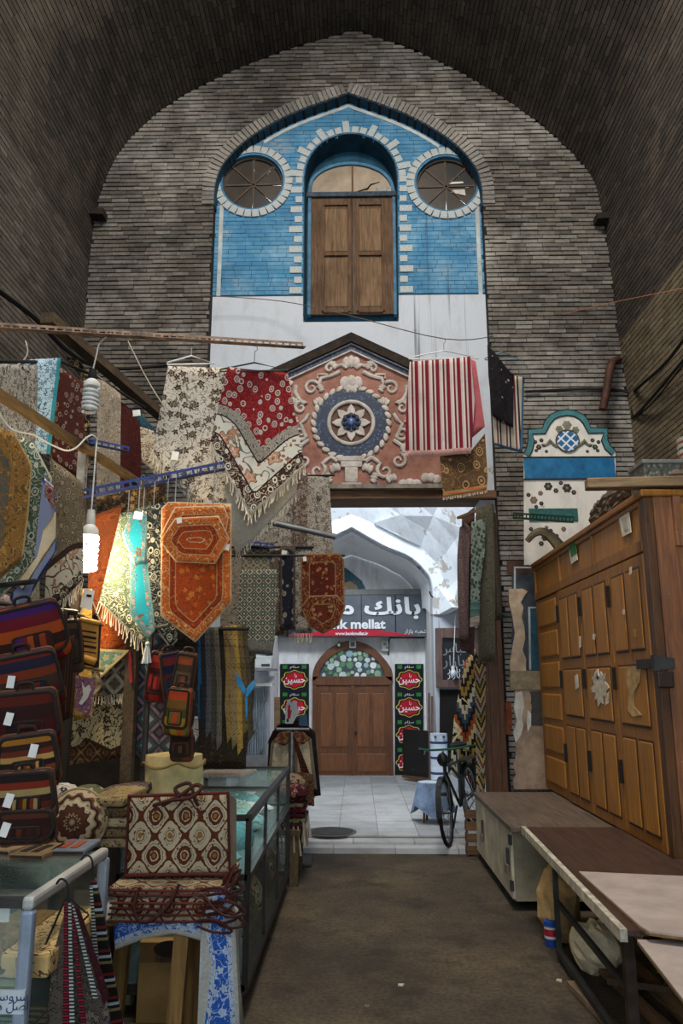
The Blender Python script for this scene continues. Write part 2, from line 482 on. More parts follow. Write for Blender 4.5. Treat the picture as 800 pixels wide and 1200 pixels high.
wl = struct('wall_plaster', pl, m_white); wl['label'] = 'white plastered band under the blue niche'
# blue reveal strip of the pointed arch and thin pale outline
rv = MB().band(arch_n, off(arch_n, -.012), YW-.0, YN+.02)
rv.build('niche_reveal', m_bluedk, wall_niche)
top_l = [q for q in off(arch_n, -.06) if all(math.hypot(q[0]-x, q[1]-z) > r+.11 for x, z, r in oc) and q[1] > oc[0][1]]
MB().band(off(top_l, .02), off(top_l, -.025), YN-.008, YN+.01).build('white_outline', m_wpaint, wall_niche)
for xx, (ox, oz, orr) in ((NLX+.07, oc[0]), (NRX-.07, oc[1])): MB().box((xx-.025, YN-.008, ZB), (xx+.025, YN+.01, oz-.2)).build('white_outline', m_wpaint, wall_niche)
# window reveal
wr = [(x, z) for x, z in win]
MB().band(off(wr, .0), off(wr, -.012), YN-.015, YN+.36).build('window_reveal', m_bluedk, wall_niche)
# quoins and voussoirs (painted white) round the window
me_q = unit_for(m_wpaint, 'quoin')
for side in (0, 1):
    z = ZB+.04; k = 0
    while z < win[1][1]-.02:
        wd = (.15, .09)[k % 2]*rnd.uniform(.9,1.1); h = .142
        xe = span(win, min(z+h/2, win[1][1]-.01))[0][side]
        a, b = (xe-.02-wd, xe-.02) if side == 0 else (xe+.02, xe+.02+wd)
        if k % 2 == 0 or True: inst(me_q, 'quoin', box_m(a, b, YN-.01, YN+.02, z, z+h*.60), wall_niche)
        z += h; k += 1
for i, (p, t) in enumerate(along(win_arch, .098)):
    n = Vector((-t.y, t.x)); L = (.17,.09,.09)[i % 3]; c = p+n*(.02+L/2); ang = math.atan2(t.y, t.x)
    inst(me_q, 'quoin', Matrix.Translation((c.x, YN+.005, c.y)) @ Matrix.Rotation(-ang, 4, 'Y') @ Matrix.Diagonal((.085,.03,L,1)), wall_niche)

# ---- central arched window with wooden leaves
m_oldwood = wood('old_shutter_wood', '#664e3a', '#3c2c20', 'z', 1, .8, None, .2, .6)
m_oldwood2 = wood('old_shutter_panel', '#7a6148', '#4e3a2a', 'z', 1, .8, None, .2, .5)
m_glassbr = plain('#8d7c66', .35, .3, scale=2.5, spec=.5)
m_dkpane = plain('#3b342d', .3, .3, scale=3, spec=.5)
YG = YN+.24
t = thing('window_1', 'arched window with closed wooden shutters in the blue niche', None, P(411,368,YG), kind='structure')
wi = pxz([(360,369),(361,225),(364,211),(375,200),(392,193),(411,190.5),(430,193),(447,200),(458,211),(463,225),(465,369)], YG)
wia = catmull(wi[1:-1], 5); wi = [wi[0]]+wia+[wi[-1]]
MB().slab([(win[0][0]-.05, win[0][1])]+[(x, z) for x, z in win_arch]+[(win[-1][0]+.05, win[-1][1])], YG+.09, YG+.11).build('back_board', m_bmortar, t)
MB().band(wi, off(wi, -.04), YG-.02, YG+.07).build('arched_frame', plain('#47708c', .8, .35, scale=4), t)
# bluish brick lining above the frame (inside the deep arch)
me_l = unit_for(m_bluedk, 'lining_brick')
for i, (p, tt) in enumerate(along(off(win_arch, -.035), .075)):
    n = Vector((-tt.y, tt.x)); ang = math.atan2(tt.y, tt.x)
    for j in range(3):
        inst(me_l, 'lining_brick', Matrix.Translation((p.x, YN+.05+j*.1+(.03 if i % 2 else 0), p.y)) @ Matrix.Rotation(-ang, 4, 'Y') @ Matrix.Diagonal((.066,.09,.05,1)), t)
ztr = P(411,229,YG).z; zb = P(411,368,YG).z; xa = wi[0][0]+.03; xb = wi[-1][0]-.03; xm = (xa+xb)/2
MB().box((xa-.05, YG-.04, ztr-.035), (xb+.05, YG+.04, ztr+.03)).build('transom', plain('#3a4650', .8, .4), t)
ina = [q for q in off(wia, -.04) if q[1] > ztr+.03]
xc = xm+.01
lp = [q for q in ina if q[0] < xc-.012]+[(xc-.012, max(q[1] for q in ina)), (xc-.012, ztr+.03), (ina[0][0], ztr+.03)]
rp = [(xc+.012, max(q[1] for q in ina))]+[q for q in ina if q[0] > xc+.012]+[(ina[-1][0], ztr+.03), (xc+.012, ztr+.03)]
MB().slab(lp, YG+.01, YG+.02).build('pane', m_glassbr, t)
pr = MB().slab(rp, YG+.01, YG+.02).build('pane', m_glassbr, t)
MB().box((xc-.012, YG-.005, ztr+.02), (xc+.012, YG+.03, max(q[1] for q in ina))).build('mullion', m_oldwood, t)
ck = [(xc+.06, ztr+.06),(xc+.2, ztr+.10),(xc+.24, ztr+.16),(xc+.36, ztr+.20)]
MB().tube([(x, YG+.004, z) for x, z in ck], [.004,.012,.010,.003], 5).build('crack', plain('#15110d', .9), pr)
def leaf(x0, x1, inner):       # inner: side of the meeting stile (+1 right, -1 left)
    g = MB().box((x0, YG+.0, zb), (x1, YG+.03, ztr-.035)); lf = g.build('shutter_leaf', m_oldwood, t)
    wd = x1-x0
    a, b = (x0+wd*.36, x1-wd*.1) if inner > 0 else (x0+wd*.18, x1-wd*.30)
    h = ztr-.035-zb
    for u0, u1 in ((.06,.47),(.53,.9)):
        MB().box((a, YG-.008, zb+h*u0), (b, YG+.01, zb+h*u1)).build('panel', m_oldwood2, lf, bevel=.006)
    for q in (a-.025, b+.025):
        MB().box((q-.016, YG-.028, zb+h*.02), (q+.014, YG+.01, zb+h*.98)).build('stile', m_oldwood, lf)
    for u in (.02,.5,.94):
        MB().box((a-.012, YG-.028, zb+h*u-.02), (b+.012, YG+.01, zb+h*u+.02)).build('rail', m_oldwood, lf)
leaf(xa, xm-.004, 1); leaf(xm+.004, xb, -1)
one('roller_blind_scrap', MB().box((xm+.32, YG-.035, ztr+.02), (xb-.02, YG-.01, ztr+.10)), plain('#8b8a86', .9, .4, scale=20),
    'ragged scrap of mesh on the transom of the arched window', 'scrap')
# ---- round windows, eight sectors each
for k, (x, z, r) in enumerate(oc):
    t = thing('window_%d' % (k+2), 'round eight-part window %s of the arched window' % ('left', 'right')[k], None, (x, YN, z), kind='structure')
    n = 30
    me_r = unit_for(m_wpaint, 'ring_brick')
    for i in range(n):
        a = 2*PI*i/n
        o = inst(me_r, 'ring_brick', Matrix.Translation((math.cos(a)*(r+.045), -.005, math.sin(a)*(r+.045))) @ Matrix.Rotation(-a, 4, 'Y') @ Matrix.Diagonal((.10,.04,2*PI*(r+.02)/n*.92,1)), t)
    MB().band(circ(x, z, r+.004, 40), circ(x, z, r-.03, 40), YN-.01, YN+.14, True).build('blue_ring', plain('#3f7394', .8, .3), t)
    MB().band(circ(x, z, r-.03, 40), circ(x, z, r-.055, 40), YN+.04, YN+.10, True).build('wooden_ring', m_dkpane, t)
    rr = r-.05
    for i in range(8):
        a0 = 2*PI*i/8+.02; a1 = 2*PI*(i+1)/8-.02
        poly = [(x+.01*math.cos((a0+a1)/2), z+.01*math.sin((a0+a1)/2))]+circ(x, z, rr, 6, a0, a1, False)
        dark = (k == 1 and i in (1, 0)) or (k == 0 and i == 6)
        pane = MB().slab(poly, YN+.075, YN+.08)
        pane.build('pane', m_dkpane if not dark else plain('#14110e', .4, .3, spec=.5), t)
        MB().bar((x, YN+.068, z), (x+rr*math.cos(a0), YN+.068, z+rr*math.sin(a0)), .018, .02, (0,1,0)).build('glazing_bar', plain('#55483c', .8), t)
    if k == 1:
        for (dx, dz, ang) in ((.13,.045,.3),(.15,-.07,-.35)):
            g = MB(); g.slab([(x+dx-.09, z+dz-.015),(x+dx+.1, z+dz-.03+ang*.1),(x+dx+.09, z+dz+.025),(x+dx-.06, z+dz+.02)], YN+.06, YN+.07)
            g.build('paper_shard', plain('#b5b2a8', .9), t)

# ---- lettering (real text turned into thin meshes)
_AR = {'ا':(0xFE8D,0),'ب':(0xFE8F,1),'ت':(0xFE95,1),'ح':(0xFEA1,1),'د':(0xFEA9,0),'ر':(0xFEAD,0),'ز':(0xFEAF,0),'س':(0xFEB1,1),'ش':(0xFEB5,1),
       'ص':(0xFEB9,1),'ع':(0xFEC9,1),'ك':(0xFED9,1),'ل':(0xFEDD,1),'م':(0xFEE1,1),'ن':(0xFEE5,1),'ه':(0xFEE9,1),'و':(0xFEED,0),'ي':(0xFEF1,1)}
def arabic(t):
    o = []
    for i, c in enumerate(t):
        if c not in _AR: o.append(c); continue
        b, j = _AR[c]; pv = i > 0 and t[i-1] in _AR and _AR[t[i-1]][1]; nx = j and i+1 < len(t) and t[i+1] in _AR
        o.append(chr(b+(3 if pv and nx else 2 if nx else 1 if pv else 0)))
    return ''.join(o[::-1])
def text(name, body, size, loc, mat, parent, ext=.004, align='CENTER', rot=(PI/2,0,0), sx=1.0, bold=0, **tags):
    c = bpy.data.curves.new(name, 'FONT'); c.body = body; c.size = size; c.align_x = align; c.align_y = 'CENTER'
    c.extrude = ext; c.offset = bold; c.resolution_u = 4
    o = bpy.data.objects.new(name, c); COL.objects.link(o)
    bpy.context.view_layer.update()
    me = bpy.data.meshes.new_from_object(o.evaluated_get(bpy.context.evaluated_depsgraph_get()))
    bpy.data.objects.remove(o); bpy.data.curves.remove(c)
    M = Matrix.Translation(loc) @ Matrix.Rotation(rot[2],4,'Z') @ Matrix.Rotation(rot[0],4,'X') @ Matrix.Diagonal((sx,1,1,1))
    me.transform(M); me.name = name; me.materials.clear(); me.materials.append(mat)
    o = bpy.data.objects.new(name, me); COL.objects.link(o)
    if parent: adopt(o, parent)
    return tag(o, **tags)

# ---- floors
def floor_mat():
    s = NB('dark_worn_asphalt', .9); p = s.pos()
    n = s.noise(p, 1.1, 6, .62); f = s.noise(p, 38, 5, .7)
    col = s.ramp(n, [(.3, '#382f26'), (.5, '#4f4436'), (.7, '#665843')])
    col = s.mix(s.ramp(f, [(.35, (.6,.6,.6,1)), (.6, (0,0,0,1))]), col, (.012,.010,.008,1))
    st = s.noise(s.mp(p, (1,1,1), (0,0,0), (4,2,0)), 2.3, 6, .7)
    col = s.mix(s.ma('MULTIPLY', s.ramp(st, [(.5, (0,0,0,1)), (.64, (1,1,1,1))]), .6), col, '#211d19')
    s.bump(s.mix(.5, f, n), .6, .012)
    return s.out(col)
struct('floor', MB().box((-4,-4,-.12), (4,8.16,0)), floor_mat())['label'] = 'dark worn asphalt floor of the bazaar aisle'
def stone_mat(name, a, b, c):
    s = NB(name, .55, spec=.4); r = s.island(); p = s.pos()
    col = s.ramp(r, [(0, a), (.5, b), (1, c)])
    n = s.noise(p, 3, 6, .7); col = s.mix(s.ramp(n, [(.45, (0,0,0,1)), (.75, (.7,.7,.7,1))]), col, '#6d6a66')
    s.bump(s.noise(p, 22, 4), .15, .004)
    return s.out(col)
m_tile = stone_mat('pale_floor_tile', '#a0a1a1', '#adaeae', '#929496')
fp = struct('floor_passage', MB().box((-3.9,8.16,-.12), (3.9,14.4,.028)).box((-3,8.52,0),(3,14.4,.088)), plain('#77736d', .9))
fp['label'] = 'pale tiled floor of the passage behind the portal'
me_t = MB().box((-.5,-.5,-.5), (.5,.5,.5)).mesh('floor_tile', m_tile)
x = -2.1
while x < 2.1:                                        # two shallow steps of long slabs
    L = .62
    inst(me_t, 'step_slab', box_m(x, x+L-.006, 8.14, 8.32, .0, .05), fp)
    inst(me_t, 'step_slab', box_m(x+.2, x+.2+L-.006, 8.325, 8.52, .0, .075), fp); x += L
y = 8.525; j = 0
while y < 13.8:
    x = -2.3+(.0 if j % 2 else .0)
    while x < 2.2:
        inst(me_t, 'floor_tile', box_m(x+.003, x+.417, y+.003, y+.417, .06, .1+rnd.uniform(-.001,.001)), fp); x += .42
    y += .42; j += 1
mp_ = FL(388,975,.1)
t = thing('manhole_cover', 'round dark iron manhole cover in the pale tiles', 'manhole cover', (mp_.x, mp_.y, .1))
MB().lathe([(.27,.0),(.27,.006),(.25,.008)], (mp_.x, mp_.y, .1), 28).build('rim', plain('#5a5854', .7, metal=.4), t)
MB().lathe([(.235,.0),(.235,.012),(.225,.014)], (mp_.x, mp_.y, .1), 28).build('lid', plain('#3a3938', .75, .4, metal=.4, scale=30), t)

# ---- lintel, gable panel with stucco rosette
m_lint = wood('lintel_wood', '#6d5138', '#3f2c1e', 'x', 1, .8)
z0 = P(450,583,YW).z; z1 = P(450,574,YW).z
one('lintel_beam', MB().box((PX0-.25, YW+.04, z0), (PX1+.2, YN+.36, z1)), m_lint, 'brown timber lintel over the portal, under the pink panel', 'beam')
g = thing('gable_panel', 'pink gabled stucco panel with a blue rosette above the portal', 'panel', P(411,574,YW))
GY = YW+.02
def gx(pts): return pxz(pts, GY)
def gable(ap, sl=.46, xh=113, yb=574): return gx([(411.5-xh,yb),(411.5-xh,ap+sl*xh),(411.5,ap),(411.5+xh,ap+sl*xh),(411.5+xh,yb)])
s = NB('pink_stucco', .9); p = s.pos(); n = s.noise(p, 4, 6, .7)
col = s.ramp(n, [(.3, '#6b4a40'), (.5, '#8f6354'), (.75, '#a07c6e')])
s.bump(n, .4, .01); m_pink = s.out(col)
s = NB('stucco_relief', .88); p = s.pos(); n = s.noise(p, 7, 6, .7)
m_stucco = s.out(s.ramp(n, [(.3, '#8a8178'), (.55, '#b8afa6'), (.75, '#cdc6be')])); s.bump(n, .3, .008)
s = NB('navy_tile_band', .5); p = s.pos(); n = s.vor(p, 30)
m_navy = s.out(s.ramp(n, [(.1, '#5f7790'), (.25, '#2b3b55'), (.6, '#1c273b')]))
MB().slab(gable(412), GY, YN+.05).build('pink_field', m_pink, g)
a, b, c = gable(393,.46,122), gable(403.5,.46,118), gable(405,.46,117)
MB().band(a[1:4], b[1:4], GY-.09, YN).build('dark_hood', plain('#2c251f', .95, .4, scale=14), g)
MB().band(c[1:4], gable(411,.46,114.5)[1:4], GY-.03, GY+.05).build('navy_band', m_navy, g)
MB().band(b[1:4], c[1:4], GY-.04, GY+.05).build('white_line', m_stucco, g)
MB().band(gable(411,.46,114.5)[1:4], gable(412.5,.46,113)[1:4], GY-.035, GY+.05).build('white_line', m_stucco, g)
rc = P(411.3,496,GY); mpp = (P(421,496,GY).x-P(411,496,GY).x)/10
cx, cz = rc.x, rc.z
def ring(r0, r1, y0, y1, m, nm, n=48, scal=0, ns=20):
    o = [(cx+(r0*(1+scal*math.cos(ns*2*PI*i/n/1)))*math.cos(2*PI*i/n), cz+(r0*(1+scal*math.cos(ns*2*PI*i/n)))*math.sin(2*PI*i/n)) for i in range(n)]
    i_ = [(cx+r1*math.cos(2*PI*i/n), cz+r1*math.sin(2*PI*i/n)) for i in range(n)]
    return MB().band(o, i_, y0, y1, True).build(nm, m, g)
ring(41.5*mpp, 27*mpp, GY-.02, GY, m_navy, 'blue_ring', 120, .018, 20)
mb = MB()
for i in range(30):                                    # leafy garland round the blue ring
    a = 2*PI*i/30; mb.T = Matrix.Translation((cx+math.cos(a)*44*mpp, GY-.015, cz+math.sin(a)*44*mpp)) @ Matrix.Rotation(-a-.5, 4, 'Y')
    mb.blob((0,0,0), (3.2*mpp,.022,5.2*mpp), 8, 5)
mb.T = None; mb.build('garland', m_stucco, g, True)
MB().tube([(cx+math.cos(2*PI*i/40)*26*mpp, GY-.02, cz+math.sin(2*PI*i/40)*26*mpp) for i in range(40)], 2.4*mpp, 8, True).build('white_ring', m_stucco, g, True)
ring(24*mpp, .01, GY-.008, GY, plain('#5d463c', .9), 'rosette_ground', 40)
for i in range(8):
    a = 2*PI*i/8+PI/2; mb = MB(); mb.T = Matrix.Translation((cx, GY-.02, cz)) @ Matrix.Rotation(-a, 4, 'Y')
    mb.slab([(6*mpp,-1*mpp),(12*mpp,-5.2*mpp),(17*mpp,-4.2*mpp),(23*mpp,0),(17*mpp,4.2*mpp),(12*mpp,5.2*mpp),(6*mpp,1*mpp)], -.015, .02)
    mb.build('petal', m_stucco, g, bevel=.006)
ring(11*mpp, .01, GY-.045, GY-.01, m_navy, 'centre_disc', 80, .07, 8)
for i in range(8):
    a = 2*PI*(i+.5)/8; MB().blob((cx+math.cos(a)*8*mpp, GY-.045, cz+math.sin(a)*8*mpp), (2.6*mpp,.012,2.6*mpp), 8, 5).build('small_petal', plain('#10131c', .6), g, True)
MB().blob((cx, GY-.05, cz), (5.2*mpp,.03,5.2*mpp), 14, 8).build('blue_boss', plain('#3f5788', .35, spec=.5), g, True)
def spiral(px0, py0, r, turns, start, sgn, tail):       # stucco scroll: tail polyline in px, then a spiral
    pts = []
    for (x, y) in tail: pts.append((x, y))
    n = 22
    for i in range(n):
        u = i/(n-1); a = start+sgn*turns*2*PI*u; q = r*(1-.78*u); pts.append((px0+q*math.cos(a), py0-q*math.sin(a)))
    return pts
def scroll(pts, r0, r1, name='scroll'):
    for mir in (0, 1):
        q = pxz([((823-x) if mir else x, y) for x, y in pts], GY); m = len(q)
        MB().tube([(x, GY-.008, z) for x, z in q], [(r0+(r1-r0)*i/(m-1))*mpp for i in range(m)], 7).build(name, m_stucco, g, True)
def leafs(lst):
    for (x, y, w, h, rot) in lst:
        for mir in ((0, 1) if abs(x-411.5) > 2 else (0,)):
            q = P((823-x) if mir else x, y, GY); mb = MB(); mb.T = Matrix.Translation((q.x, GY-.01, q.z)) @ Matrix.Rotation(math.radians(-rot if mir else rot), 4, 'Y')
            for k in (-1, 0, 1): mb.blob((k*w*.42*mpp, 0, (-.1*abs(k))*h*mpp), (w*.33*mpp,.024,h*.5*mpp), 8, 5)
            mb.build('acanthus_leaf', m_stucco, g, True)
scroll(spiral(365,455,9,1.2,PI*.1,1,[(398,436),(388,441),(376,444)]), 2.6, 1.4)
scroll(spiral(386,432,6,1.1,PI*.0,1,[(406,432),(400,428),(394,430)]), 2.4, 1.3)
scroll(spiral(352,478,8,1.2,PI*.2,1,[(347,452),(346,460),(350,468),(357,474)]), 2.8, 1.4)
scroll(spiral(352,508,8,1.2,-PI*.2,-1,[(362,485),(358,492),(352,497)]), 2.5, 1.3)
scroll(spiral(356,540,9,1.2,PI*.6,1,[(362,516),(353,522),(350,531)]), 2.6, 1.3)
scroll(spiral(372,552,10,1.1,PI*.3,-1,[(395,541),(388,536),(382,540)]), 2.8, 1.3)
scroll([(372,444),(372,439),(383,439),(383,444)], 1.4, 1.4, 'fret')
leafs([(411.5,424,14,16,0),(411.5,447,18,16,0),(411.5,456,10,10,0),(390,427,8,9,40),(372,470,8,9,-30),(343,470,8,10,10),(345,492,8,9,60),(348,525,8,9,-40),(365,560,9,10,20),
       (392,548,9,11,-20),(376,455,7,8,60),(480,566,18,11,0),(505,560,16,12,10),(338,448,8,9,30),(385,560,9,9,70)])
mb = MB()
for (xa, xb, ya, yb) in ((404,419,548,566),(399,424,541,548),(396,427,535,541),(400,423,566,571)):
    q0 = P(xa, yb, GY); q1 = P(xb, ya, GY); mb.box((q0.x, GY-.035, q0.z), (q1.x, GY+.01, q1.z))
mb.build('pedestal', m_stucco, g, bevel=.008)
q0 = P(300,574,GY); q1 = P(523,568,GY)
MB().box((q0.x, GY-.05, q0.z), (q1.x, GY+.02, q1.z)).build('sill_moulding', plain('#7d756a', .9, .4, scale=8), g)

# ---- painted tile panel on the right pier
t = thing('painted_panel', 'white and blue painted panel with scalloped teal border on the right pier', 'panel', P(667,640,YW-.02))
TY = YW-.03
out_px = [(614,662),(613.5,532),(617,525),(618.7,516),(618.7,504),(635,502.5),(638,494),(645,486),(654,482),(664,480.5),(674,482),(683,487),(689,494),(691,502),(711,502.5),(711,516),(714,523),(721,529),(722.5,662)]
op = pxz(out_px, TY)
MB().slab(op, TY, YW-.011).build('white_field', plaster('panel_white', '#cfcac0', '#a29a8d', .66), t)
o2 = op[1:-1]
s = NB('teal_border', .7); m_teal = s.out(s.ramp(s.noise(s.pos(), 5, 5), [(.3, '#2c5a5f'), (.7, '#457d80')]))
MB().band(o2, off(o2, -.062), TY-.012, TY).build('teal_border', m_teal, t)
dk = plain('#23201d', .9)
MB().band(off(o2, .008), o2, TY-.016, TY).build('dark_line', dk, t); MB().band(off(o2, -.062), off(o2, -.074), TY-.014, TY).build('dark_line', dk, t)
def rect(a, b, y0, y1, m, nm, par): 
    q0, q1 = P(a[0], b[1], TY), P(b[0], a[1], TY)
    return MB().box((q0.x, y0, q0.z), (q1.x, y1, q1.z)).build(nm, m, par)
s = NB('blue_glaze', .45); m_bg = s.out(s.ramp(s.noise(s.pos(), 7, 6, .7), [(.3, '#0e4569'), (.6, '#1c6793'), (.8, '#3d82a6')]))
rect((614.5,537),(719,561), TY-.014, TY, m_bg, 'blue_band', t)
rect((613,535),(721,537), TY-.018, TY, dk, 'dark_line', t); rect((613,561),(721,562.5), TY-.018, TY, dk, 'dark_line', t)
rect((620,596),(676,611), TY-.014, TY, plain('#2b5a57', .8, .4), 'green_rect', t)
s = NB('blue_lattice', .6); v = s.mp(s.pos(), (1,1,1), (0,PI/4,0)); X, _, Z = s.sep(v)
fx = s.ma('ABSOLUTE', s.ma('SUBTRACT', s.ma('FRACT', s.ma('MULTIPLY', X, 12.5)), .5)); fz = s.ma('ABSOLUTE', s.ma('SUBTRACT', s.ma('FRACT', s.ma('MULTIPLY', Z, 12.5)), .5))
m_lat = s.out(s.mix(s.lt(s.ma('MAXIMUM', fx, fz), .38), '#c9cdd0', '#1d5d88'))
q = P(664.5,517,TY); r = 12.5*mpp
MB().slab(circ(q.x, q.z, r, 28), TY-.015, TY).build('lattice_medallion', m_lat, t)
MB().band(circ(q.x, q.z, r*1.1, 28), circ(q.x, q.z, r*.98, 28), TY-.02, TY, True).build('medallion_rim', plain('#4b443a', .8), t)
m_olive = plain('#7b7766', .85, .3); m_dkfl = plain('#3a3531', .85, .3); m_rose = plain('#7d6359', .85)
def flower(px, py, r, m=None):
    q = P(px, py, TY); mb = MB()
    for k in range(6):
        a = 2*PI*k/6; mb.blob((q.x+r*mpp*.6*math.cos(a), TY-.002, q.z+r*mpp*.6*math.sin(a)), (r*mpp*.42,.006,r*mpp*.42), 7, 4)
    o = mb.build('painted_flower', m or m_dkfl, t)
    MB().blob((q.x, TY-.006, q.z), (r*mpp*.3,.005,r*mpp*.3), 6, 4).build('flower_eye', m_olive, o)
for px, py, r in ((664,498,4),(655,503,3),(674,504,3)): flower(px, py, r+1.5, m_olive)
for sg in (-1, 1):
    for dx, dy, r in ((33,4,3.4),(30,-4,2.6),(37,-2,2.4),(27,2,2.4),(36,8,2.2),(24,9,2)): flower(664+sg*dx, 520+dy, r)
    MB().tube([(lambda v: (v.x, TY-.003, v.z))(P(664+sg*a, b, TY)) for a, b in ((11,524),(16,521),(20,517),(25,522),(30,521))], [.02,.02,.03,.015,.008], 6).build('painted_vine', m_olive, t, True)
for px, py, r in ((642,570,5),(633,578,3),(651,575,3),(664,572,5.5),(657,566,2.5),(672,577,3),(690,568,3),(700,572,3.5),(625,586,4.5),(619,580,2.6),(634,590,2.6),(628,594,2.4),
                  (630,625,3),(638,630,4),(622,620,2.5),(634,637,3),(645,622,2.5),(652,628,2.5),(640,618,2.2),(648,637,2.4),(660,620,3)): flower(px, py, r, rnd.choice((m_dkfl, m_dkfl, m_rose)))
# ---- worn painted plaster lower on the pier
PY = YW-.024
def patch(pts, y, m, nm, par): return MB().slab(pxz(pts, PY), y, YW-.004).build(nm, m, par)
pp = thing('plaster_remains', 'worn painted plaster remains on the brick pier beside the cabinet', 'plaster', P(620,925,PY))
def rag(x0, x1, y0, y1, jl=3, jr=3, n=12):
    L = [(x0+rnd.uniform(-jl,jl), y0+(y1-y0)*i/n) for i in range(n+1)]; R = [(x1+rnd.uniform(-jr,jr), y0+(y1-y0)*i/n) for i in range(n+1)]
    return L+R[::-1]
patch(rag(594,642,657,672,1,0), PY+.004, plain('#4a3428', .9), 'brown_band', pp)
patch(rag(600,650,663,790,1,0), PY+.008, plain('#3b4147', .85, .35), 'slate_field', pp)
patch([(602,664),(650,664),(650,666),(604,666),(604,690),(602,690)], PY-.004, m_wpaint, 'pale_line', pp)
patch([(618.5,711),(650,711),(650,713),(621,713),(622,785),(620,785)], PY-.004, m_wpaint, 'pale_line', pp)
patch([(621,713),(650,713),(650,785),(622.5,785)], PY+.0, plain('#274c5b', .8, .3), 'teal_field', pp)
patch([(596,690),(612,690),(618,693),(614,699),(610,706),(613,712),(611,724),(614,735),(615,748),(612,762),(616,772),(616,786),(624,788),(628,800),(600,803),(597,780),(600,760),(603,742),(600,722),(596,706)], PY-.008, plain('#b39b82', .9, .22, scale=7), 'cream_plaster', pp)
patch(rag(597,650,786,808,1,0), PY-.012, plain('#8a7b60', .9, .3), 'tan_band', pp)
patch(rag(603,650,808,925,2,0,20), PY+.002, plain('#9c8570', .9, .3, scale=6), 'pink_plaster', pp)
patch([(604,812),(611,810),(614,826),(611,840),(613,850),(610,862),(604,870),(601,858),(606,845),(602,830)], PY-.006, plain('#c8c1b6', .9), 'white_plaster', pp)
patch([(618,832),(622,836),(622,850),(618,858),(617,846)], PY-.006, plain('#c8c1b6', .9), 'white_plaster', pp)
patch(rag(621,650,810,850,2,0), PY-.004, plain('#43423f', .9), 'grey_patch', pp)

# ---- the passage behind the portal: walls, arch, faceted vault
ws = MB(); ws.box((-2.35,YN+.33,0),(-2.15,12.3,6.2)); struct('wall_passage_left', ws, m_white3)
ws = MB(); ws.box((2.1,YN+.33,0),(2.3,12.3,6.2)); struct('wall_passage_right', ws, m_white)
AY = 12.2
ap_px = [(316,720),(316,690),(322,676),(345,654),(375,636),(412,618),(449,639),(479,652),(497,668),(506,684),(507,720)]
ai = pxz(ap_px, AY); aL = catmull(ai[:6], 5)[:-1]; aR = catmull(ai[5:], 5); arch_i = aL+aR
arch_h = [(arch_i[0][0], 0)]+arch_i+[(arch_i[-1][0], 0)]
wa = row_body(0, 6.2, .05, AY, AY+.3, lambda z: minus([(-2.2,2.15)], span(arch_h, z)))
struct('wall_arch', wa, m_white)['label'] = 'white plastered wall with a pointed arch before the bank door'
MB().band(arch_i, off(arch_i, -.012), AY-.004, AY+.3).build('arch_soffit', m_white, bpy.data.objects['wall_arch'])
ob_ = off(arch_i, .22)
MB().band(ob_, off(arch_i, .0), AY-.05, AY+.01).build('arch_band', m_white2, bpy.data.objects['wall_arch'])
# faceted conch from the arch band up to the open roof
nu, nv = 6, 3
def lerp(a, b, t): return a+(b-a)*t
apx = ob_
def samp(pts, u):
    L = [0]
    for a, b in zip(pts, pts[1:]): L.append(L[-1]+(Vector(b)-Vector(a)).length)
    d = u*L[-1]
    for i in range(len(pts)-1):
        if d <= L[i+1]+1e-9:
            t = (d-L[i])/max(1e-9, L[i+1]-L[i]); return Vector(pts[i]).lerp(Vector(pts[i+1]), t)
    return Vector(pts[-1])
big = catmull([(-2.14,3.0),(-2.0,3.7),(-1.3,4.75),(0,5.7)], 6)[:-1]+catmull([(0,5.7),(1.25,4.75),(1.95,3.7),(2.09,3.0)], 6)
def node(u, v):
    a = samp(apx, u); b = samp(big, u); q = a.lerp(b, v**.8); 
    return q, lerp(AY-.03, 9.9, v)
vs = []; idx = {}
mb = MB()
def nid(i, j):                                          # staggered nodes -> kite facets
    k = (i, j)
    if k not in idx:
        u = min(1, max(0, i/(2*nu))); q, y = node(u, j/(2*nv))
        idx[k] = len(mb.v); mb.v.append(Vector((q.x, y, q.y)))
    return idx[k]
kites = []
for j in range(-1, 2*nv):
    for i in range(-1, 2*nu+1):
        if (i+j) % 2: continue
        c = [(i, j+1), (i+1, j), (i+2, j+1), (i+1, j+2)]
        c = [(min(max(a,0),2*nu), min(max(b,0),2*nv)) for a, b in c]
        u = list(dict.fromkeys(c))
        if len(u) >= 3: kites.append(u)
vault = thing('ceiling_passage', 'peeling white faceted vault of the passage', None, (0,11,3.2), kind='structure')
for u in kites:
    m2 = MB(); P3 = []
    for (a, b) in u:
        q, y = node(a/(2*nu), b/(2*nv)); P3.append(Vector((q.x, y, q.y)))
    ctr = sum(P3, Vector())/len(P3); nrm = (P3[1]-P3[0]).cross(P3[2]-P3[0])
    if nrm.length < 1e-6: continue
    nrm.normalize()
    if nrm.z < 0: nrm = -nrm
    n = len(P3); lo = P3+[ctr+nrm*.06]; up = [p+nrm*.14 for p in P3]
    m2.add(lo+up, [(i, (i+1) % n, n) for i in range(n)]+[tuple(range(n+1, 2*n+1))]+[(i, (i+1)%n, n+1+(i+1)%n, n+1+i) for i in range(n)])
    m2.build('facet', m_white2, vault)
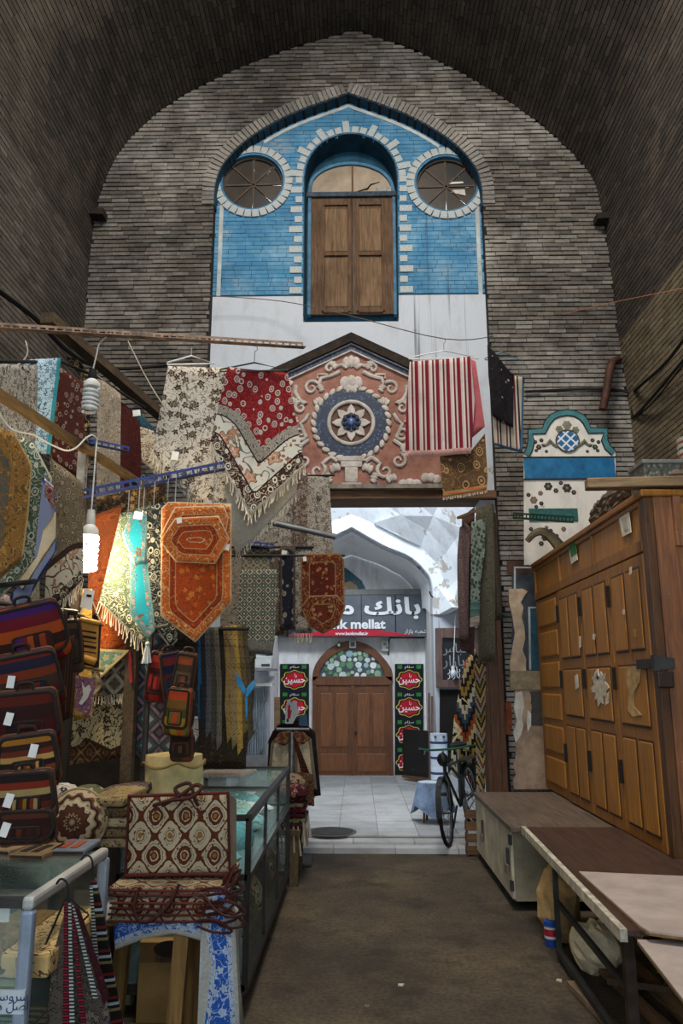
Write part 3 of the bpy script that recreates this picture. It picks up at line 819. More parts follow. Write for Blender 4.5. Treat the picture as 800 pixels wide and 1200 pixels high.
# back wall with the bank door, apse
BY = 13.9
struct('wall_back', MB().box((-1.75,BY,0),(1.6,BY+.25,4.6)), m_white3)['label'] = 'white wall behind the bank sign'
struct('wall_bay_left', MB().box((-1.75,AY+.3,0),(arch_i[0][0]-.01,BY,4.2)), m_white3); struct('wall_bay_right', MB().box((arch_i[-1][0]+.01,AY+.3,0),(1.6,BY,4.2)), m_white3)
small = pxz([(334,716),(336,694),(352,676),(378,662),(412,650),(446,662),(472,676),(488,694),(490,716)], BY-.01)
ap = MB(); nn = 18; nk = 6
for k in range(nk+1):
    t_ = k/nk
    for i in range(nn+1):
        a = samp(arch_i, i/nn); b = samp(small, i/nn); q = a.lerp(b, t_**1.4); bulge = 0
        ap.v.append(Vector((q.x, lerp(AY+.28, BY-.01, t_), q.y+.18*math.sin(PI*t_)*.6)))
for k in range(nk):
    for i in range(nn): ap.f.append((k*(nn+1)+i, k*(nn+1)+i+1, (k+1)*(nn+1)+i+1, (k+1)*(nn+1)+i))
struct('ceiling_bay', ap, plaster('bay_plaster', '#eceef0', '#c2bdb5', .7, '#c9c8c6'))['label'] = 'white half vault over the bank door'
# blue tile lunette remains
lu = pxz([(398,694),(399,672),(404,665),(412,671),(424,681),(430,694)], BY-.03)
t = thing('tile_lunette', 'pointed remnant of dark turquoise tiling above the bank sign', 'tiles', (0, BY, lu[0][1]))
s = NB('turquoise_tile', .4); d = s.vor(s.pos(), 13, 'DISTANCE_TO_EDGE')
m_lt = s.out(s.ramp(d, [(.0, '#12363c'), (.12, '#1b5f6b'), (.3, '#0f2a33'), (.5, '#8fa9a0')]))
MB().slab(lu, BY-.05, BY).build('tile_field', m_lt, t)
MB().slab(pxz([(399,694),(400,684),(410,681),(418,686),(420,694)], BY-.05), BY-.06, BY-.04).build('tan_patch', plain('#a58f6f', .9), t)

# ================================================================ CLOTH
def pat(s, v, style, c, sc):
    """a woven or printed pattern in cloth metres; c = colours, sc = motifs per metre"""
    if style == 'plain':
        n = s.noise(v, 60, 3, .7); k = C(c[0]); return s.ramp(n, [(.3, tuple(x*.7 for x in k[:3])+(1,)), (.7, k)])
    if style == 'stripe' or style == 'hstripe':
        x, y, z = s.sep(v); f = s.ma('FRACT', s.ma('MULTIPLY', x if style == 'stripe' else y, sc))
        n = len(c); return s.ramp(f, [(i/n, c[i]) for i in range(n)], 'CONSTANT')
    if style == 'kilim':
        x, y, z = s.sep(v); tri = s.ma('PINGPONG', s.ma('MULTIPLY', x, sc*1.3), .5)
        f = s.ma('FRACT', s.ma('ADD', s.ma('MULTIPLY', y, sc*.55), s.ma('SNAP', tri, .08)))
        n = len(c); base = s.ramp(f, [(i/n, c[i]) for i in range(n)], 'CONSTANT')
        d = s.vor(s.mp(v, (1,.8,1)), sc*1.1, 'F1', 0, metric='MANHATTAN')
        return s.mix(s.ramp(d, [(0,(1,1,1,1)),(.16,(0,0,0,1)),(.26,(1,1,1,1)),(.33,(0,0,0,1))], 'CONSTANT'), base, c[-1])
    if style == 'geo':
        d = s.vor(v, sc, 'F1', 0, metric='MANHATTAN'); n = len(c)
        a = s.ramp(d, [(i/n*.9, c[i]) for i in range(n)], 'CONSTANT')
        e = s.vor(v, sc*3, 'F1', 0, metric='CHEBYCHEV')
        return s.mix(s.ma('MULTIPLY', s.lt(e, .2), .8), a, c[0])
    if style == 'medal':                                # ogee lattice with medallions
        x, y, z = s.sep(s.warp(v, sc*5, .12/sc))
        q = s.ma('ADD', s.ma('COSINE', s.ma('MULTIPLY', x, 2*PI*sc)), s.ma('COSINE', s.ma('MULTIPLY', y, 2*PI*sc*.8)))
        f = s.ma('MULTIPLY_ADD', q, .25, .5)
        a = s.ramp(f, [(0, c[3]), (.03, c[0]), (.07, c[1]), (.10, c[0]), (.17, c[2]), (.185, c[0]), (.425, c[2]), (.44, c[1]), (.52, c[2]), (.535, c[0]), (.66, c[2]), (.68, c[0]), (.76, c[2]), (.79, c[1]), (.9, c[0]), (.94, c[1]), (.98, c[3])], 'CONSTANT')
        e = s.vor(s.warp(v, sc*8, .05/sc), sc*6.5)
        return s.mix(s.ma('MULTIPLY', s.lt(e, .24), .85), a, c[1])
    w = s.warp(v, sc*1.7, .45/sc)
    d = s.vor(w, sc, 'F1', .75)
    fine = s.vor(w, sc*3.4, 'F1', .9)
    if style == 'paisley':                              # close-set drops with an outline and a filling, sprigged ground
        w = s.warp(v, sc*1.3, .22/sc); d = s.vor(s.mp(w, (1,.78,1), (0,0,.45)), sc*1.15, 'F1', .5)
        st = s.ma('ABSOLUTE', s.ma('SUBTRACT', s.ma('FRACT', s.ma('MULTIPLY', s.noise(v, sc*1.3, 1, .5, .8), 6)), .5))
        g = s.mix(s.lt(st, .14), c[0], c[1])
        return s.mix(s.lt(d, .43), g, s.ramp(d, [(0, c[3]), (.10, c[2]), (.17, c[3]), (.26, c[2]), (.38, c[3])], 'CONSTANT'))
    if style == 'floral':                               # five-petalled flowers on curling stems
        vn = s.nd('TexVoronoi', {'feature': 'F1'}, Vector=w, Scale=sc, Randomness=.8); d = vn.outputs['Distance']
        lx, ly, _ = s.sep(s.nd('VectorMath', {'operation': 'SUBTRACT'}, i0=w, i1=vn.outputs['Position']).outputs[0])
        d = s.ma('MULTIPLY', d, s.ma('MULTIPLY_ADD', s.ma('COSINE', s.ma('MULTIPLY', s.ma('ARCTAN2', ly, lx), 5)), .22, 1.0))
        st = s.ma('ABSOLUTE', s.ma('SUBTRACT', s.ma('FRACT', s.ma('MULTIPLY', s.noise(v, sc*.9, 1, .5, .8), 5)), .5))
        g = s.mix(s.lt(st, .09), c[0], c[1])
        g = s.mix(s.lt(s.vor(v, sc*3.1, 'F1', 1), .25), g, c[3])
        return s.mix(s.lt(d, .36), g, s.ramp(d, [(0, c[1]), (.07, c[2]), (.15, c[0]), (.18, c[2]), (.31, c[1])], 'CONSTANT'))
    if style == 'dense':
        n = s.noise(v, sc*.62, 2, .5, 1.2); q = s.ma('FRACT', s.ma('MULTIPLY', n, 5))
        g = s.ramp(q, [(0, c[0]), (.42, c[1]), (.62, c[2] if len(c) > 2 else c[0]), (.8, c[0])], 'CONSTANT')
        return s.mix(s.lt(d, .18), g, c[-1])
    return C(c[0])
def fabric(name, field, bands=(), rough=.9, sheen=.0):
    """field / bands: (style, colours, scale); bands: [(distance from hem, style, colours, scale)] outermost first"""
    s = NB('cloth_'+name, rough, spec=.15); v = s.uv(); col = pat(s, v, *field)
    if bands:
        e = s.attr('edge')
        for d, st, c, sc in sorted(bands, key=lambda b: -b[0]): col = s.mix(s.lt(e, d), col, pat(s, v, st, c, sc))
    soil = s.noise(s.ob(), 5, 4, .6); col = s.mix(s.ramp(soil, [(.45,(0,0,0,1)),(.8,(.35,.35,.35,1))]), col, (.02,.018,.015,1))
    s.bump(s.noise(v, 240, 2), .25, .002)
    return s.out(col)
def vplane(pl, pr):
    """vertical plane through two plan points; returns px->(s,z) and (s,z)->world"""
    A = Vector((pl.x, pl.y, 0)); B = Vector((pr.x, pr.y, 0)); d = (B-A).normalized(); n = Vector((d.y, -d.x, 0))
    if n.y > 0: n = -n
    def to(px, py):
        r = ray(px, py); o = Vector((0,0,EYE)); t = (A-o).dot(n)/r.dot(n); p = o+r*t
        return ((p-A).dot(d), p.z)
    def back(s_, z, h=0): return Vector((A.x, A.y, z))+d*s_+n*h
    return to, back, n
def segdist(p, a, b):
    ax, ay = a; bx, by = b; dx, dy = bx-ax, by-ay; L = dx*dx+dy*dy
    t = 0 if L == 0 else max(0, min(1, ((p[0]-ax)*dx+(p[1]-ay)*dy)/L))
    return math.hypot(p[0]-ax-dx*t, p[1]-ay-dy*t)
def fringe_mesh(lines, L, step=.016, r=.0035, spread=.25):
    mb = MB()
    for a, b in lines:
        a, b = Vector(a), Vector(b); n = max(2, int((b-a).length/step))
        out = Vector((0,0,-1))
        for i in range(n+1):
            p = a.lerp(b, i/n); q = p+out*L*rnd.uniform(.75,1.1)+Vector((rnd.uniform(-1,1)*L*spread, rnd.uniform(-1,1)*L*spread, 0))
            mb.tube([p, p.lerp(q,.35), q], [r*.7, r*.55, r*1.2], 4)
    return mb
def cloth(name, label, cat, poly, Yl, Yr, mat, fold=(.012, 16, 0), hem=None, fringe=None, flen=.045, fmat=None, n=(14,16), group=None, thick=.004, parent=None, xl=None, xr=None, front=0):
    """poly: outline in photo pixels; the cloth hangs in the vertical plane through its left end at depth Yl and its right end at Yr"""
    xs = [p[0] for p in poly]; ys = [p[1] for p in poly]; xl = min(xs) if xl is None else xl; xr = max(xs) if xr is None else xr; ym = sum(ys)/len(ys)
    to, back, nrm = vplane(P(xl, ym, Yl), P(xr, ym, Yr))
    q = [to(*p) for p in poly]; m = len(q)
    s0 = min(a for a, _ in q); s1 = max(a for a, _ in q)
    cols = sorted(set([s0+(s1-s0)*i/n[0] for i in range(n[0]+1)]+[a for a, _ in q]))
    cc = [cols[0]]
    for a in cols[1:]:
        if a-cc[-1] > (s1-s0)*.006: cc.append(a)
    cc[-1] = s1; cols = cc; rows = n[1]
    segs = [(q[i], q[(i+1) % m]) for i in (range(m) if hem is None else hem)]
    def lohi(a):
        zz = []
        a = min(max(a, s0+1e-5), s1-1e-5)
        for i in range(m):
            (xa, za), (xb, zb) = q[i], q[(i+1) % m]
            if (xa <= a < xb) or (xb <= a < xa): zz.append(za+(zb-za)*(a-xa)/(xb-xa))
        return (min(zz), max(zz)) if zz else (q[0][1], q[0][1])
    amp, fr, ph = fold
    vs = []; uv = []; ed = []; ztop = max(b for _, b in q); zbot = min(b for _, b in q); ht = max(.05, ztop-zbot)
    def rip(a, z):
        t = (ztop-z)/ht; return amp*(.35+.65*t)*(math.sin(fr*a+ph+.8*math.sin(2.1*z+ph))+.35*math.sin(2.3*fr*a+1.7*ph+z*3))
    for a in cols:
        lo, hi = lohi(a)
        for j in range(rows+1):
            z = hi+(lo-hi)*j/rows
            vs.append(back(a, z, rip(a, z)+front)); uv.append((a, z)); ed.append(min(segdist((a, z), *sg) for sg in segs))
    nv = len(vs); R = rows+1; nc = len(cols)
    vs2 = vs+[p-nrm*thick for p in vs]; fs = []
    for i in range(nc-1):
        for j in range(rows):
            k = i*R+j; fs.append((k, k+1, k+R+1, k+R)); fs.append((nv+k, nv+k+R, nv+k+R+1, nv+k+1))
    for i in range(nc-1):
        k = i*R; fs.append((k, k+R, nv+k+R, nv+k)); k += rows; fs.append((k, nv+k, nv+k+R, k+R))
    for j in range(rows):
        fs.append((j, nv+j, nv+j+1, j+1)); k = (nc-1)*R+j; fs.append((k, k+1, nv+k+1, nv+k))
    me = bpy.data.meshes.new(name); me.from_pydata([tuple(p) for p in vs2], [], fs); me.materials.append(mat)
    u = me.uv_layers.new(name='UVMap'); uu = uv+uv
    flat = []
    for lp in me.loops: flat += uu[lp.vertex_index]
    u.data.foreach_set('uv', flat)
    at = me.attributes.new('edge', 'FLOAT', 'POINT'); at.data.foreach_set('value', ed+ed)
    me.polygons.foreach_set('use_smooth', [True]*len(me.polygons))
    o = bpy.data.objects.new(name, me); COL.objects.link(o)
    if parent: adopt(o, parent)
    else: tag(o, label, cat, group)
    if parent and label: o['label'] = label
    if fringe:
        ln = []
        for (i, j) in fringe:
            a, b = q[i], q[j]; k = 5
            pts = [(a[0]+(b[0]-a[0])*t/k, a[1]+(b[1]-a[1])*t/k) for t in range(k+1)]
            w3 = [back(x, z, rip(x, z)) for x, z in pts]; ln += list(zip(w3, w3[1:]))
        fringe_mesh(ln, flen).build('fringe', fmat or m_cream, o, fix=False)
    return o
m_cream = plain('#c9bda6', .9, .2); m_cord = plain('#b9ab92', .9); m_black = plain('#171513', .8); m_tagw = plain('#d8d6cf', .8, .08)
m_steel = plain('#8a8c8c', .45, .25, metal=.8); m_dkmet = plain('#3b3a38', .6, .3, metal=.5)
def wire(name, pts, r, mat, label, cat='wire', n=6, group=None): return one(name, MB().tube(catmull([tuple(p) for p in pts], 5), r, n), mat, label, cat, group, smooth=True)
def hook(root, px, py, Y, h=.06, m=None):
    p = P(px, py, Y); pts = [(p.x+.02*math.cos(a), p.y, p.z+h-.02+.02*math.sin(a)) for a in [PI*k/6-.6 for k in range(7)]]
    return MB().tube([(p.x,p.y,p.z),(p.x,p.y,p.z+h-.03)]+pts[::-1], .003, 5).build('hook', m or m_steel, root, True)

# ================================================================ BANK FRONT (passage)
m_door = wood('bank_door_wood', '#6e4324', '#4a2a16', 'z', 1, .5, None, .35, .3)
m_door2 = wood('bank_door_panel', '#7d4d2a', '#55331b', 'z', 1, .5, None, .35, .25)
DY = BY-.06
t = thing('door_1', 'arched wooden double door of the bank with pebbled glass fanlight', None, P(412,908,DY), kind='structure')
def dz(py): return P(412, py, DY).z
def dx(px): return P(px, 850, DY).x
zf = .1
oa = pxz([(366,800),(367,786),(374,772),(389,758),(412,750.5),(435,758),(450,772),(459,786),(460,800)], DY); oa = catmull(oa, 4)
ia = pxz([(374,793),(376,784),(383,774),(396,764.5),(412,760),(428,764.5),(441,774),(448,784),(450,793)], DY); ia = catmull(ia, 4)
MB().band(oa, ia, DY-.05, BY).build('arched_frame', m_door, t, bevel=.008)
MB().box((dx(366), DY-.05, dz(803)), (dx(460), BY, dz(792.5))).build('transom', m_door, t, bevel=.006)
for a, b in ((366,370),(456,460)): MB().box((dx(a), DY-.05, zf), (dx(b), BY, dz(802))).build('jamb', m_door, t)
for a, b, hs in ((370,412.7,1),(413.3,456,-1)):
    lf = MB().box((dx(a), DY-.015, zf), (dx(b), DY+.03, dz(803))).build('door_leaf', m_door, t)
    w_ = b-a; s_ = lambda u: a+w_*u
    for (u0, u1, y0, y1) in ((.12,.45,812,875),(.55,.88,812,875),(.12,.88,883,904)):
        MB().box((dx(s_(u0)), DY-.03, dz(y1)), (dx(s_(u1)), DY, dz(y0))).build('panel', m_door2, lf, bevel=.012)
        e = .6
        MB().band([(dx(s_(u0))-.012, dz(y1)-.012),(dx(s_(u0))-.012, dz(y0)+.012),(dx(s_(u1))+.012, dz(y0)+.012),(dx(s_(u1))+.012, dz(y1)-.012)],
                  [(dx(s_(u0))+.012, dz(y1)+.012),(dx(s_(u0))+.012, dz(y0)-.012),(dx(s_(u1))-.012, dz(y0)-.012),(dx(s_(u1))-.012, dz(y1)+.012)], DY-.025, DY, True).build('moulding', m_door, lf)
MB().box((dx(411.2), DY-.045, zf), (dx(414.5), DY+.0, dz(803))).build('meeting_stile', m_door, t)
MB().blob((dx(416.5), DY-.06, dz(858)), .022, 8, 6).build('door_knob', m_dkmet, t, True)
MB().slab(ia+[ia[0]], DY+.01, DY+.02).build('leaded_ground', plain('#37444a', .4, .3, spec=.5), t)
gl = [plain(c, .2, .15, spec=.6) for c in ('#b9c7c2','#9fb5a6','#5f8a5c','#c8d2d6','#7fa3a8','#3f7a45','#d5d9d5','#8fae8c')]
placed = []
for k in range(1500):
    px = rnd.uniform(375,449); py = rnd.uniform(761,792); u = (px-412)/37; 
    if u*u+((792.5-py)/31.5)**2 > .93: continue
    r = rnd.uniform(2.4,4.6)
    if all(math.hypot(px-a, (py-b)) > (r+c)*.92 for a, b, c in placed):
        placed.append((px, py, r)); q = P(px, py, DY); a0 = rnd.uniform(0, 6)
        po = [(q.x+r*.0153*(1+rnd.uniform(-.2,.15))*math.cos(a0+2*PI*i/7), q.z+r*.0153*(1+rnd.uniform(-.2,.15))*math.sin(a0+2*PI*i/7)) for i in range(7)]
        MB().slab(po, DY-.004, DY+.012).build('glass_pebble', rnd.choice(gl), t)
# sign
SY = 13.5
t = thing('bank_sign', 'grey bank sign with white lettering and red swoosh over the arched door', 'sign', P(415,746,SY))
s = NB('sign_grey', .45, spec=.4); m_sg = s.out(s.ramp(s.noise(s.pos(), 6, 3), [(.3, '#474d55'), (.7, '#565c64')]))
sp = pxz([(327,746.5),(327,697),(503,695),(503,746)], SY)
MB().slab(sp, SY, SY+.2).build('sign_box', m_sg, t, bevel=.006)
MB().slab(pxz([(326,698),(326,691.5),(504,690),(504,696)], SY), SY-.015, SY+.22).build('top_rim', plain('#6c6e6b', .6), t)
m_sgw = plain('#e3e6ea', .4, .05); m_sred = plain('#b3122b', .5, .1)
for px in (388,423,463): 
    q0, q1 = P(px, 745, SY), P(px+.5, 697, SY); MB().box((q0.x, SY-.003, q0.z), (q1.x, SY+.01, q1.z)).build('panel_joint', m_black, t)
MB().slab(pxz([(332,745.5),(365,740.5),(390,737),(412,736),(440,738),(465,741.5),(488,745.3)], SY), SY-.012, SY+.01).build('red_swoosh', m_sred, t)
MB().slab(pxz([(328,729),(358,729),(344,734),(336,738)], SY), SY-.012, SY+.01).build('red_logo', m_sred, t)
MB().slab(pxz([(328,731),(337,740),(347,735.5),(352,739),(358,733),(358,737),(351,744),(345,740),(337,745),(328,737)], SY), SY-.009, SY+.01).build('dark_logo', plain('#23262b', .5), t)
q = P(418,715,SY); text('sign_lettering', arabic('بانك ملت'), .40, (q.x+.0, SY-.02, q.z+.05), m_sgw, t, .016, sx=1.42, bold=.010)
q = P(414,731,SY); text('sign_lettering', 'bank mellat', .22, (q.x-.02, SY-.02, q.z-.015), m_sgw, t, .012, sx=1.12, bold=.007)
q = P(412,742.6,SY); text('sign_lettering', 'www.bankmellat.ir', .075, (q.x, SY-.02, q.z), m_sgw, t, .004, bold=.002)
q = P(487,740,SY); text('sign_lettering', arabic('شعبه بازار'), .1, (q.x, SY-.02, q.z), m_sgw, t, .004)
# mourning banners
m_bblack = plain('#14181b', .85, .15); m_bred = plain('#b01226', .8, .1); m_byel = plain('#b9a94a', .8, .1); m_bgr = plain('#2c7a35', .8, .2)
BNY = BY-.03
def banner(px0, px1, y0, y1, label):
    t = thing('mourning_banner', label, 'banner', P((px0+px1)/2, y1, BNY), 'black banners beside the bank door')
    MB().slab(pxz([(px0,y1),(px0,y0),(px1,y0),(px1,y1)], BNY), BNY-.004, BNY+.004).build('cloth', m_bblack, t)
    cx_ = (px0+px1)/2; hw = (px1-px0)/2
    for k in range(4):
        cy = y0+18.5+k*32.4
        if cy+12 < y1:
            q = P(cx_, cy, BNY); rx = hw*.86*.0152; rz = 10.5*.0152
            def cart(f): return [(q.x+rx*f*math.cos(a)*(1+.07*math.cos(8*a)), q.z+rz*f*math.sin(a)*(1+.07*math.cos(8*a))) for a in [2*PI*i/48 for i in range(48)]]
            MB().band(cart(1.0), cart(.92), BNY-.010, BNY, True).build('yellow_outline', m_byel, t)
            rd = MB().slab(cart(.8), BNY-.008, BNY).build('red_cartouche', m_bred, t)
            text('calligraphy', arabic('حسين'), .16, (q.x, BNY-.012, q.z), m_sgw, rd, .002, sx=.95, bold=.003)
            text('calligraphy', arabic('يا'), .08, (q.x+.02, BNY-.012, q.z+.07), m_sgw, rd, .002)
        gy = y0+3.5+k*32.4
        for sg in (-1, 1):
            q0 = P(cx_+sg*hw*.5, gy+2.2, BNY); q1 = P(cx_+sg*hw*.82, gy-2.2, BNY)
            MB().box((q0.x, BNY-.009, q0.z), (q1.x, BNY, q1.z)).build('green_strip', m_bgr, t)
        q = P(cx_, gy, BNY); text('small_lettering', arabic('سلام'), .055, (q.x, BNY-.01, q.z), m_sgw, t, .002, sx=1.6)
banner(328,362,778,890, 'black banner with red cartouches left of the bank door, behind the clothes rack')
banner(462.5,496,778,911, 'black banner with red cartouches right of the bank door, behind the black board')
# boxes over the door
q = P(413,755,BY-.1)
t = thing('speaker_box', 'white square speaker box above the arched bank door', 'speaker', (q.x, BY-.06, q.z-.06))
MB().box((q.x-.06, BY-.12, q.z-.065), (q.x+.06, BY-.001, q.z+.065)).build('case', plain('#cfd0cc', .6, .06), t, bevel=.008); MB().box((q.x-.035, BY-.126, q.z-.04), (q.x+.035, BY-.118, q.z+.04)).build('grille', plain('#6d7070', .7, .3), t)
q = P(451,757,BY-.1)
t = thing('alarm_box', 'white alarm box with red light right of the speaker box', 'alarm', (q.x, BY-.05, q.z-.1))
MB().box((q.x-.06, BY-.09, q.z-.09), (q.x+.06, BY-.001, q.z+.09)).build('case', plain('#cfd0cc', .6, .06), t, bevel=.008); MB().box((q.x-.03, BY-.095, q.z+.01), (q.x+.03, BY-.088, q.z+.06)).build('screen', plain('#8c918c', .5), t); MB().blob((q.x+.03, BY-.092, q.z-.03), .014, 6, 4).build('red_light', plain('#d8262a', .3), t)
q = P(397,754,BY-.1)
t = thing('camera_bullet', 'small white bullet camera over the door frame', 'camera', (q.x, BY-.05, q.z-.04))
MB().tube([(q.x,BY-.2,q.z-.03),(q.x,BY-.06,q.z)], .025, 10).build('body', plain('#cfd0cc', .5), t, True); MB().tube([(q.x,BY-.06,q.z),(q.x,BY-.001,q.z+.04)], .01, 6).build('bracket', m_dkmet, t)
wire('cable', [P(455,768,BY-.02), P(456,750,BY-.02), P(462,747.5,BY-.02), P(498,747.5,BY-.02)], .012, m_black, 'black cable along the underside of the bank sign')
wire('cable', [P(503,693,AY-.02), P(508,700,AY-.02), P(530,702,AY-.02), P(556,702,AY-.02)], .012, m_black, 'black cable across the white pier right of the bank sign')
# right part of the arch wall: framed shop board, dark doorway, leaning things
t = thing('shop_board', 'dark shop board with white script in a brown timber frame', 'sign', P(530,806,AY))
m_frm = wood('board_frame', '#6d5650', '#43332e', 'z', 1, .8)
fo = pxz([(511,806),(510,736),(560,736),(560,806)], AY-.08); fi = pxz([(518.5,797),(518,748),(552,748),(552,797)], AY-.08)
MB().band(fo, fi, AY-.12, AY-.001, True).build('frame', m_frm, t, bevel=.01)
MB().slab(fi, AY-.06, AY-.05).build('board', plain('#15181b', .4, .1, spec=.5), t)
for py, b_, sz in ((760,'عباس',.2),(775,'بازار',.22),(785,'مسجد',.13),(791,'جامع',.13)):
    q = P(532, py, AY-.08)
    text('script', ''.join(arabic(b_)) if all(c in _AR for c in b_) else arabic('بازار'), sz, (q.x, AY-.066, q.z), m_sgw if py > 780 else plain('#8d9290', .6), t, .003)
b_ = MB().tube([P(532,760,AY-.2), P(532,783,AY-.2)], .006, 6)
l_ = thing('passage_lamp', 'unlit bulb on a white cord before the dark shop board', 'lamp', P(531,792,AY-.2))
q = P(531,789,AY-.2); MB().tube([P(534,716,AY-.01), P(533,728,AY-.17), P(531,783,AY-.2)], .006, 6).build('cord', m_tagw, l_); MB().blob((q.x,q.y,q.z), (.045,.045,.06), 10, 7).build('bulb', plain('#c9ccd0', .3, .1), l_, True); MB().lathe([(.02,0),(.025,.06)], (q.x,q.y,q.z+.05), 10).build('socket', m_tagw, l_)
struct('door_2', MB().slab(pxz([(515,905),(515,808),(556,808),(556,905)], AY-.02), AY-.02, AY-.003), plain('#1a1512', .9, .3))['label'] = 'dark doorway under the shop board'
for k, (px, y0, y1) in enumerate(((502.5,812,858),(506,816,858))):
    a, b = P(px+1, y1+52, AY-.15), P(px, y0, AY-.03); a.z = .1
    one('leaning_batten', MB().bar(a, b, .035, .03), m_frm, ('left', 'right')[k]+' of two thin brown battens leaning by the right banner', 'batten', 'thin battens')
q = FL(490,911,.1); t = thing('black_board', 'large black board leaning in front of the right banner', 'board', (q.x, q.y, .1))
to, back, nn_ = vplane(P(472,890,13.2), P(508,890,12.6)); pts = [to(472,911), to(472,854), to(508,857), to(508,917)]
zb_ = .1
mb = MB(); f_ = [back(a, max(b, zb_), 0) for a, b in pts]; mb.add([p for p in f_]+[p+Vector((.01,.03,0)) for p in f_], [(0,1,2,3),(7,6,5,4),(0,4,5,1),(1,5,6,2),(2,6,7,3),(3,7,4,0)]); mb.build('panel', plain('#1d1a18', .6, .25), t)
mb = MB(); f_ = [back(a, max(b, zb_), .02) for a, b in (to(472,911), to(472,908), to(508,912.5), to(508,917))]; mb.add([p for p in f_]+[p+Vector((.01,.04,0)) for p in f_], [(0,1,2,3),(7,6,5,4),(0,4,5,1),(1,5,6,2),(2,6,7,3),(3,7,4,0)]); mb.build('foot_rail', m_lint, t)
# striped sack column
m_sack = fabric('striped_sack', ('hstripe', ['#bfc9d6','#c4ccd8','#b8c2d0','#c2cad6','#bcc6d4','#2d4266'], 4.8))
q = FL(515,922,.1); t = thing('striped_sack', 'tall white sack with dark blue stripes behind the bicycle', 'sack', (q.x, 11.4, .1))
w0 = P(505,890,11.4).x; w1 = P(525.5,890,11.4).x; zt = P(515,860,11.4).z
mb = MB(); n = 12; R = 10
me_pts = []
for j in range(R+1):
    z = .1+(zt-.1)*j/R
    for k in range(n):
        a = 2*PI*k/n; ex = .75; cx_, cy_ = math.copysign(abs(math.cos(a))**ex, math.cos(a)), math.copysign(abs(math.sin(a))**ex, math.sin(a))
        rr = 1+.02*math.sin(j*2.3+k)
        mb.v.append(Vector(((w0+w1)/2+(w1-w0)/2*cx_*rr, 11.5+.13*cy_*rr, z)))
for j in range(R):
    for k in range(n): mb.f.append((j*n+k, j*n+(k+1)%n, (j+1)*n+(k+1)%n, (j+1)*n+k))
mb.f += [tuple(range(n-1,-1,-1)), tuple(R*n+k for k in range(n))]
o = mb.build('sack_body', m_sack, t, True)
u = o.data.uv_layers.new(name='UVMap')
for lp in o.data.loops: v = o.data.vertices[lp.vertex_index].co; u.data[lp.index].uv = (v.x, v.z)
for dx_ in (-.06,.06): MB().blob(((w0+w1)/2+dx_, 11.36, zt-.04), (.02,.012,.02), 6, 4).build('eyelet', plain('#2d4266', .7), t)
# left part of the arch wall: shutter, air conditioner, awning
t = thing('metal_shutter', 'grey corrugated metal shutter with a crossed bar in the left of the passage', 'shutter', P(300,880,AY-.1))
sx0, sx1 = P(286,840,AY-.1).x, P(313,840,AY-.1).x; z0, z1 = P(300,885,AY-.1).z, P(300,806,AY-.1).z
n = 14
for i in range(n):
    a = sx0+(sx1-sx0)*i/n; MB().box((a+.004, AY-.1-(.02 if i % 2 else 0), z0), (a+(sx1-sx0)/n-.004, AY-.07, z1)).build('slat', plain('#8b959c', .5, .2, metal=.5), t)
MB().bar((sx0+.05, AY-.14, z0+.05), (sx1-.02, AY-.14, z1-.1), .02).build('cross_bar', m_steel, t); MB().bar((sx1-.05, AY-.14, z0+.05), (sx0+.02, AY-.14, z1-.05), .012).build('cross_bar', m_steel, t)
MB().box((sx0-.05, AY-.2, .1), (sx1+.05, AY-.02, z0)).build('plinth', plain('#6b6a69', .8), t)
t = thing('air_conditioner', 'off-white air conditioner on a bracket above the metal shutter', 'air conditioner', P(306,785,AY-.2))
q0, q1 = P(297,786,AY-.4), P(318,769,AY-.4)
MB().box((q0.x, AY-.42, q0.z+.03), (q1.x, AY-.001, q1.z)).build('case', plain('#b3b4b1', .6, .15), t, bevel=.015); MB().slab([(q0.x,q0.z),(q0.x,q0.z+.03),(q1.x+.05,q0.z+.03),(q1.x+.05,q0.z)], AY-.45, AY-.001).build('bracket', m_steel, t); MB().box((q0.x+.12, AY-.43, q0.z+.07), (q1.x-.02, AY-.41, q0.z+.1)).build('vent', m_dkmet, t)
q0, q1 = P(300,804,AY-.3), P(319,800,AY-.3); one('ledge', MB().box((q0.x, AY-.3, q0.z), (q1.x, AY-.001, q1.z)).box((q0.x, AY-.02, q0.z), (q1.x, AY-.001, q1.z+.1)), plain('#b9bab7', .7), 'narrow white ledge under the air conditioner', 'shelf')
q0, q1 = P(311,768,AY-.16), P(319,740,AY-.16); one('electric_box', MB().box((q0.x, AY-.16, q0.z), (q1.x, AY-.001, q1.z)), plain('#3f4346', .6, .3), 'dark grey electric box above the air conditioner', 'electric box', bevel=.01)
a, b = P(326,872,AY-.5), P(324.5,817,AY-.1); a.z = .1
one('leaning_plank', MB().bar(a, b, .09, .03, (0,1,0)), m_lint, 'brown rounded plank leaning left of the clothes rack', 'plank', bevel=.01)

